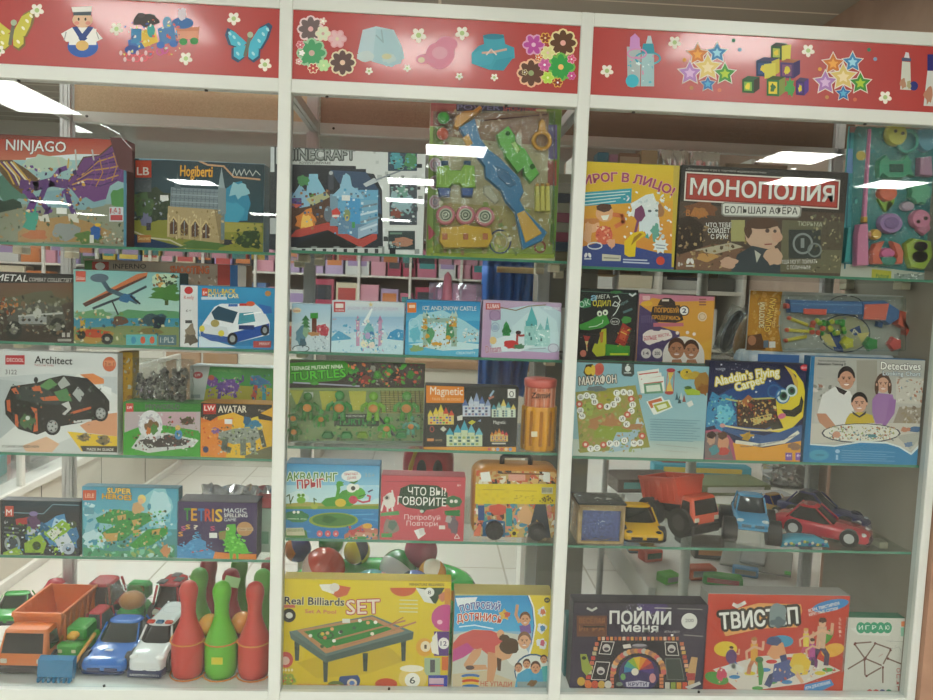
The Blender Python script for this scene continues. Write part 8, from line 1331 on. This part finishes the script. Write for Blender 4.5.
# ================================================================== items behind the front boxes
def simple(name, x0, x1, yt, Y, z, d, c, label, cat='box', m=None, part='carton', group=None, stripe=None, yaw=0, bev=.002, drop=0):
    """a plain boxed thing: x0..x1 photo columns, yt top row, standing on height z at depth Y"""
    a, b_ = px2(x0, Y, z), px2(x1, Y, z); h = max(.012, at((x0+x1)/2, yt, Y).z-z); w_ = b_.x-a.x
    o = empty(name, ((a.x+b_.x)/2, Y+d/2, z+.0004), (0, 0, yaw), label, cat, group)
    b = MB(); b.bbox(-w_/2, -d/2, 0, w_/2, d/2, h, min(bev, w_/5)); b.build(part, m or mat('card_'+c.strip('#'), c, .5), o)
    if stripe:
        for i, (za, zb, c2) in enumerate(stripe): q = MB(); q.bbox(-w_/2+.002, -d/2-.0012, h*za, w_/2-.002, -d/2, h*zb, .0004); q.build('printed_band', mat('card_'+c2.strip('#'), c2, .5), o)
    return o
zA3 = SH['A3']
FO = MATS['foil']; 
simple('carton', 592, 603, 152, .25, zA3, .05, '#3c7ca0', 'blue carton top showing behind the yellow foam game box')
simple('carton', 604, 612, 154, .25, zA3, .05, '#b884a8', 'pink carton top showing behind the yellow foam game box')
simple('carton', 613, 634, 153, .25, zA3, .05, '#8c6448', 'brown carton top showing behind the yellow foam game box', stripe=[(.9, .97, '#c8b09c')])
simple('carton', 635, 651, 150, .25, zA3, .05, '#c8b088', 'tan carton top showing behind the yellow foam game box')
def crumple(name, x0, x1, yt, Y, z, label, m, seed, thick=.03, amp=.012, nx=16, nz=12):
    a, b_ = px2(x0, Y, z), px2(x1, Y, z); h = at((x0+x1)/2, yt, Y).z-z; w_ = b_.x-a.x; R = random.Random(seed)
    o = empty(name, ((a.x+b_.x)/2, Y, z+.0004), (0, 0, 0), label, 'packet'); v = []; b = MB()
    for s_ in (-1, 1):
        for j in range(nz+1):
            for i in range(nx+1): u, q = i/nx*2-1, j/nz*2-1; t = thick*math.sqrt(max(0, (1-u**4)*(1-q**4))); v.append((u*w_/2, s_*(t+.0004)+(R.random()-.5)*amp*(t > 0), max(0, (q+1)/2*h+(R.random()-.5)*amp*.4*(j > 0))))
    K = (nx+1)*(nz+1)
    for s_ in (0, 1): b.add([], [], False)
    f = [(j*(nx+1)+i, j*(nx+1)+i+1, (j+1)*(nx+1)+i+1, (j+1)*(nx+1)+i) for j in range(nz) for i in range(nx)]
    b.add(v, f+[tuple(K+t for t in q)[::-1] for q in f], False); b.build('foil_wrap', m, o); return o
crumple('foil_packet', 652, 681, 150, .26, zA3, 'silver foil packet top behind the yellow foam game box', FO, 31)
crumple('foil_packet', 683, 712, 152, .24, zA3, 'silver white foil packet behind the left end of the dark property game', FO, 32)
simple('carton', 718, 780, 164, .25, zA3, .05, '#a08c74', 'low beige carton behind the dark property game box', stripe=[(.86, .95, '#c8c0b0')])
o = crumple('clear_bag', 427, 480, 283, .2, SH['B2'], 'clear lilac bag with pink toy inside behind the deep blue castle box', glassmat('lilac_film', '#ece4f0', 1.45, .1, film=.22, filmcol='#e4d4ec'), 33, .028, .01)
b = MB(); b.lathe([(.0001, .0), (.024, .0), (.022, .03), (.012, .09), (.009, .14), (.0001, .15)], n=14); q = b.build('pink_toy', P('#d8788c', .35), o); q.location = (-.022, -.04, .045)
simple('carton', 553, 566, 308, .3, SH['B2'], .04, '#c8c4b8', 'pale carton edge behind the lilac palace box')
# ================================================================== the shop behind the case
RW = 'white_laminate'; LAM = mat(RW, '#dcd8ce', .4); BRN = mat('brown_laminate', '#a07c5c', .5, noise=(14, '#94704f')); LG = mat('panel_beige', '#c8c0b0', .5)
def yb(x0, z0, x1, z1, Y, d, name, m, parent, off): b = MB(); b.bbox(x0, Y, z0, x1, Y+d, z1, .003); q = b.build(name, m, parent); q.location = -Vector(off); return q
# low glass counter along the left
off = Vector((-2.35, 2.3, 0)); c = empty('glass_counter', off, label='long low glass counter with beige base at the left behind the case', cat='counter')
for args in ((-2.75, 0, -1.97, .42, .9, 3.4, 'base_cabinet', LG), (-2.77, .42, -1.95, .46, .88, 3.44, 'white_trim', LAM), (-1.985, 0, -1.95, .05, .89, 3.42, 'white_trim', LAM)): yb(*args[:4], args[4], args[5], args[6], args[7], c, off)
for Y in (.9, 2.0, 3.1, 4.28): yb(-1.985, .46, -1.955, .9, Y, .03, 'corner_post', LAM, c, off)
for Y in (1.5, 2.2, 2.9, 3.6): yb(-1.9705, .06, -1.966, .41, Y, .006, 'panel_seam', P('#6c685f'), c, off)
yb(-1.985, .88, -1.955, .91, .9, 3.4, 'top_rail', LAM, c, off); yb(-2.77, .5, -1.99, .505, .92, 3.38, 'glass_shelf', GLASS, c, off); yb(-1.972, .46, -1.968, .88, .93, 3.34, 'glass_side', GLASS, c, off)
R = random.Random(14); names = [('teal', '#3c8c8c'), ('red', '#b84440'), ('grey', '#8c8c88'), ('dark green', '#3c5c3c'), ('pink', '#d898a8'), ('yellow', '#d0b040'), ('blue', '#4c74a8'), ('white', '#d8d8d4'), ('orange', '#d07c40'), ('black', '#34343a'), ('lilac', '#a890bc'), ('cream', '#d4c8ac')]
ords = ['nearest', 'second', 'third', 'fourth', 'fifth', 'sixth', 'seventh', 'eighth', 'ninth', 'tenth', 'eleventh', 'twelfth', 'thirteenth', 'fourteenth', 'fifteenth', 'sixteenth', 'seventeenth', 'eighteenth', 'nineteenth', 'twentieth']
def good(x, y, z, w_, d, h, nm, c_, label, cat='toy box', yaw=0, name='toy_box', group=None):
    o = empty(name, (x, y, z+.0004), (0, 0, yaw), label, cat, group); b = MB(); b.bbox(-w_/2, -d/2, 0, w_/2, d/2, h, .004); b.build('carton', mat('card_'+c_.strip('#'), c_, .5), o)
    c2 = names[(hash_(c_)+3) % 12][1]; b = MB(); b.bbox(-w_*.4, -d/2-.002, h*.3, w_*.4, -d/2, h*.8, .0006); b.build('printed_panel', mat('card_'+c2.strip('#'), c2, .5), o); return o
def hash_(s): return sum(ord(ch) for ch in s)
for i in range(12):
    nm, c_ = names[i]; y = 2.0+i*.19; good(-2.14-(i % 2)*.08, y, .5051, .16, .14, R.uniform(.08, .26), nm, c_, '%s boxed toy in the left glass counter, %s from the case' % (nm, ords[i]), yaw=R.uniform(-.3, .3))
# low cabinets at the back with brown doors
off = Vector((-1.7, 4.3, 0)); c = empty('back_cabinet', off, label='white and brown low cabinet against the back, seen below the bricks boxes', cat='cabinet')
yb(-3.0, 0, -.9, .95, 4.35, .6, 'carcass', LAM, c, off)
for i in range(7): yb(-2.95+i*.29, .05, -2.68+i*.29, .92, 4.325, .02, 'door', BRN if i in (3, 4) else LG, c, off)
yb(-3.02, .951, -.88, .99, 4.32, .65, 'worktop', BRN, c, off)
off = Vector((.35, 3.3, 0)); c = empty('counter_desk', off, label='white counter with brown top seen through the middle bay', cat='counter')
yb(-.1, 0, .75, 1.0, 3.0, .6, 'carcass', LG, c, off); yb(-.14, 1.001, .8, 1.05, 2.97, .66, 'worktop', BRN, c, off)
simple('till_box', 446, 476, 362, 3.1, 1.0505, .2, '#dcdad2', 'white box on the brown counter top seen through the middle bay', stripe=[(.45, .5, '#a8a49c')])
# open shelving on the back wall
off = Vector((-1.6, 5.3, 0)); c = empty('wall_shelving', off, label='white open shelving full of boxes along the back wall', cat='shelving')
sx0, sx1 = -4.4, .75
zs_ = [.95, 1.28, 1.6, 1.95, 2.3]
for z in zs_: yb(sx0, z-.02, sx1, z, 5.2, .36, 'shelf_board', LAM, c, off)
for i in range(12): x = sx0+(sx1-sx0)*i/11; yb(x-.012, .9, x+.012, 2.4, 5.18, .03, 'upright', LAM, c, off)
yb(sx0, .9, sx1, 2.4, 5.57, .02, 'back_panel', mat('back_panel', '#a8998a', .6), c, off)
pinks = [('pink', '#d898a8'), ('white', '#d8d8d4'), ('rose', '#c87088'), ('lilac', '#b8a0c4'), ('cream', '#d4c8ac'), ('crimson', '#b04058')]
rown = {1.28: 'middle', 1.6: 'upper', 1.95: 'top', .95: 'bottom'}
for z in (.95, 1.28, 1.6):
    x = sx0+.1; i = 0
    while x < sx1-.15:
        w_ = R.uniform(.13, .24); nm, c_ = (pinks[R.randrange(6)] if x > -1.55 and z > 1.2 else names[R.randrange(12)]); h = R.uniform(.16, .29)
        side = 'left part' if x < -2.6 else ('middle part' if x < -1.0 else 'right part')
        good(x+w_/2, 5.33, z, w_-.02, .18, h, nm, c_, '%s toy box, %s from the left in the %s row of the far shelving' % (nm, (['first', 'second', 'third', 'fourth', 'fifth', 'sixth', 'seventh', 'eighth', 'ninth', 'tenth', 'eleventh', 'twelfth', 'thirteenth', 'fourteenth', 'fifteenth', 'sixteenth', 'seventeenth', 'eighteenth', 'nineteenth', 'twentieth', 'twenty-first', 'twenty-second', 'twenty-third', 'twenty-fourth', 'twenty-fifth', 'twenty-sixth', 'twenty-seventh', 'twenty-eighth', 'twenty-ninth', 'thirtieth'] + ['last']*20)[i], rown[z]), group='boxes on the far wall shelving'); x += w_; i += 1
# blue cloth hanging behind, rail and bracket
p0, p1 = at(484, 262, .9), at(548, 262, .9); zb = at(500, 398, .9).z; o = empty('blue_cloth', ((p0.x+p1.x)/2, .955, zb), label='bright blue cloth hanging from a wooden rail behind the middle bay', cat='cloth')
b = MB(); n = 40; w_ = p1.x-p0.x; v = []
for j in range(9): v += [(-w_/2+w_*i/n*(1-.45*(1-j/8)*(i > 20)*.6), .012*math.sin(i*.9+j*.2), (p0.z-zb)*j/8) for i in range(n+1)]
b.add(v, [(j*(n+1)+i, j*(n+1)+i+1, (j+1)*(n+1)+i+1, (j+1)*(n+1)+i) for j in range(8) for i in range(n)], True); b.build('cloth', mat('blue_fabric', '#2860b0', .6), o, solid=.004)
p0, p1 = at(497, 269, .92), at(616, 276, .92); o = empty('garment_rail', ((p0.x+p1.x)/2, .92, 0), label='standing rail with pale wooden bar behind the middle bay', cat='rail')
hw = (p1.x-p0.x)/2; b = MB(); b.cyl((-hw, 0, p0.z), (hw, 0, p0.z), .012, n=14); b.build('wooden_bar', mat('pale_wood'), o)
for s in (1,): b = MB(); b.cyl((s*hw, 0, 0), (s*hw, 0, p0.z+.02), .011, n=12); b.cyl((s*hw, -.18, .012), (s*hw, .18, .012), .011, n=10); b.build('upright', ALU, o)
# stacked flat trays seen beside the white post
zt = at(568, 262, .75).z
o = empty('tray_stand', (at(568, 262, .75).x, .8, 0), label='grey stand carrying striped flat boxes behind the right bay', cat='stand'); b = MB(); b.bbox(-.09, -.1, 0, .09, .1, zt-.001, .004); b.build('stand_body', mat('card_8c8478', '#8c8478', .5), o)
z = zt
for i, c_ in enumerate(('#8c7c5c', '#2c3c5c', '#a84c70', '#a8a49c', '#a84c70', '#a8a49c', '#2c3c5c', '#a8a49c', '#9c968c')):
    q = empty('flat_box', (o.location.x, .8, z+.0003), label='%s flat box in the striped stack behind the post, %s from the bottom' % (('brown', 'navy', 'magenta', 'grey', 'magenta', 'grey', 'navy', 'grey', 'pale grey')[i], (['lowest']+ords[1:])[i]), cat='box', group='striped flat boxes'); b = MB(); b.bbox(-.085, -.09, 0, .085, .09, .03, .002); b.build('carton', mat('card_'+c_.strip('#'), c_, .5), q); z += .0306
# round white pole and thin pole
for nm, px, py, Y, r, lb in (('white_pole', 690, 480, .458, .015, 'round white floor pole seen through the right bay'),):
    p = at(px, py, Y); o = empty(nm, (p.x, Y, 0), label=lb, cat='pole'); b = MB(); b.cyl((0, 0, 0), (0, 0, 1.8), r, n=24); b.build('shaft', LAM if 'white' in nm else ALU, o); b = MB(); b.cyl((0, 0, 0), (0, 0, .01), r*2.2, n=24); b.build('foot_plate', ALU, o)
# wall clad behind the right bay, low table with toys
off = Vector((1.28, 1.5, 0)); c = empty('display_table', off, label='low white display table covered with wrapped toys behind the right bay', cat='table')
yb(.71, .56, 1.88, .6, .49, 2.15, 'table_top', LAM, c, off)
yb(.685, .54, .709, .63, .48, 2.17, 'white_edge', LAM, c, off)
for x, y in ((.73, .55), (1.83, .55), (.73, 2.55), (1.83, 2.55)): yb(x, 0, x+.035, .559, y, .035, 'leg', ALU, c, off)
TT = .6005
for i, (px, py, w_, d, h, nm, c_, yw) in enumerate(((650, 560, .07, .05, .04, 'coral red', '#e05c48', .3), (632, 551, .05, .05, .03, 'pale blue', '#8cacc0', 0), (640, 545, .09, .05, .05, 'black', '#2c2c2c', .2), (668, 582, .06, .05, .03, 'lime green', '#5cb83c', .4), (700, 578, .09, .05, .04, 'orange and red', '#d8603c', .1), (722, 584, .12, .05, .03, 'bright green', '#44a83c', -.3), (745, 576, .08, .03, .03, 'sky blue', '#5c98c8', -.4), (712, 554, .16, .12, .05, 'dark brown', '#4a3c34', -.1), (692, 545, .08, .12, .04, 'charcoal', '#33332f', .2), (640, 487, .3, .2, .06, 'dark brown tray of', '#4c4038', .1), (700, 474, .5, .08, .05, 'turquoise tube shaped', '#2c94a8', -.05), (725, 490, .35, .2, .05, 'olive green', '#6c7850', .1), (672, 470, .14, .1, .06, 'crimson', '#a83c40', 0), (650, 512, .2, .2, .05, 'grey', '#9c9a90', 0), (775, 505, .2, .2, .04, 'silver grey', '#a8a8a4', .2), (742, 520, .18, .16, .04, 'pale yellow', '#c8c08c', -.2))):
    p = onz(px, py, TT)
    if p.y < .56: p.y = .56
    good(min(p.x, 1.72), min(p.y, 2.45), TT+.0003, w_, d, h, nm, c_, '%s wrapped toy lying on the rear display table' % nm, cat='toy', yaw=yw, name='wrapped_toy')
p = onz(768, 580, TT); o = empty('grey_blister_tray', (p.x, .72, TT+.035), (.25, .0, -.5), label='tilted grey blister tray with green corner on the rear display table', cat='tray')
b = MB(); b.bbox(-.11, -.07, -.004, .11, .07, .006, .003); b.build('tray_body', P('#94948c', .3), o); b = MB(); b.bbox(-.05, -.05, .006, .03, .03, .018, .004); b.build('raised_pocket', P('#a8aaa8', .2), o); b = MB(); b.bbox(.09, -.068, .0055, .109, -.05, .009, .001); b.build('green_corner', P('#4cb04c'), o)
o = crumple('foil_sack', 762, 812, 448, 1.85, TT, 'large shiny black and silver foil sack standing on the rear display table', mat('black_foil', '#c0c0c0', .1, .8), 40, .07, .05, 14, 14)
# white cabinet at the right bay's left edge
off = Vector((.55, 1.9, 0)); c = empty('white_cabinet', off, label='pale cabinet side panel seen low at the left of the right bay', cat='cabinet')
yb(.42, 0, .6, .78, 1.0, .5, 'carcass', LAM, c, off); yb(.43, .05, .58, .74, .992, .008, 'door', LG, c, off)
# brown boards on the rear right
off = Vector((1.3, 2.9, 0)); c = empty('tall_shelf_unit', off, label='brown tall shelf unit with pale boxes behind the right bay', cat='shelf unit')
yb(.85, 0, 1.93, 2.35, 3.2, .04, 'back_panel', BRN, c, off)
for z in (.8, 1.2, 1.55, 1.95): yb(.85, z-.025, 1.93, z, 2.8, .4, 'shelf_board', LAM, c, off)
for x in (.85, 1.38, 1.9): yb(x, 0, x+.025, 2.35, 2.79, .4, 'upright', LAM, c, off)
for i, (x, w_, h, z, nm, c_) in enumerate(((1.0, .2, .22, 1.55, 'white', '#d4d4ce'), (1.24, .22, .3, 1.55, 'cream', '#d4c8ac'), (1.54, .25, .2, 1.55, 'pale grey', '#c4c4bc'), (1.77, .2, .28, 1.55, 'dark grey', '#55534c'), (1.05, .2, .2, 1.2, 'teal', '#3c8c8c'), (1.62, .3, .24, 1.2, 'white', '#d8d8d4'), (1.1, .25, .26, .8, 'red', '#b84440'), (1.6, .3, .2, .8, 'blue', '#4c74a8'))):
    good(x+.02, 2.98, z, w_, .2, h, nm, c_, '%s box on the %s board of the brown shelf unit' % (nm, {1.55: 'upper', 1.2: 'middle', .8: 'lower'}[z]), cat='box', name='carton')
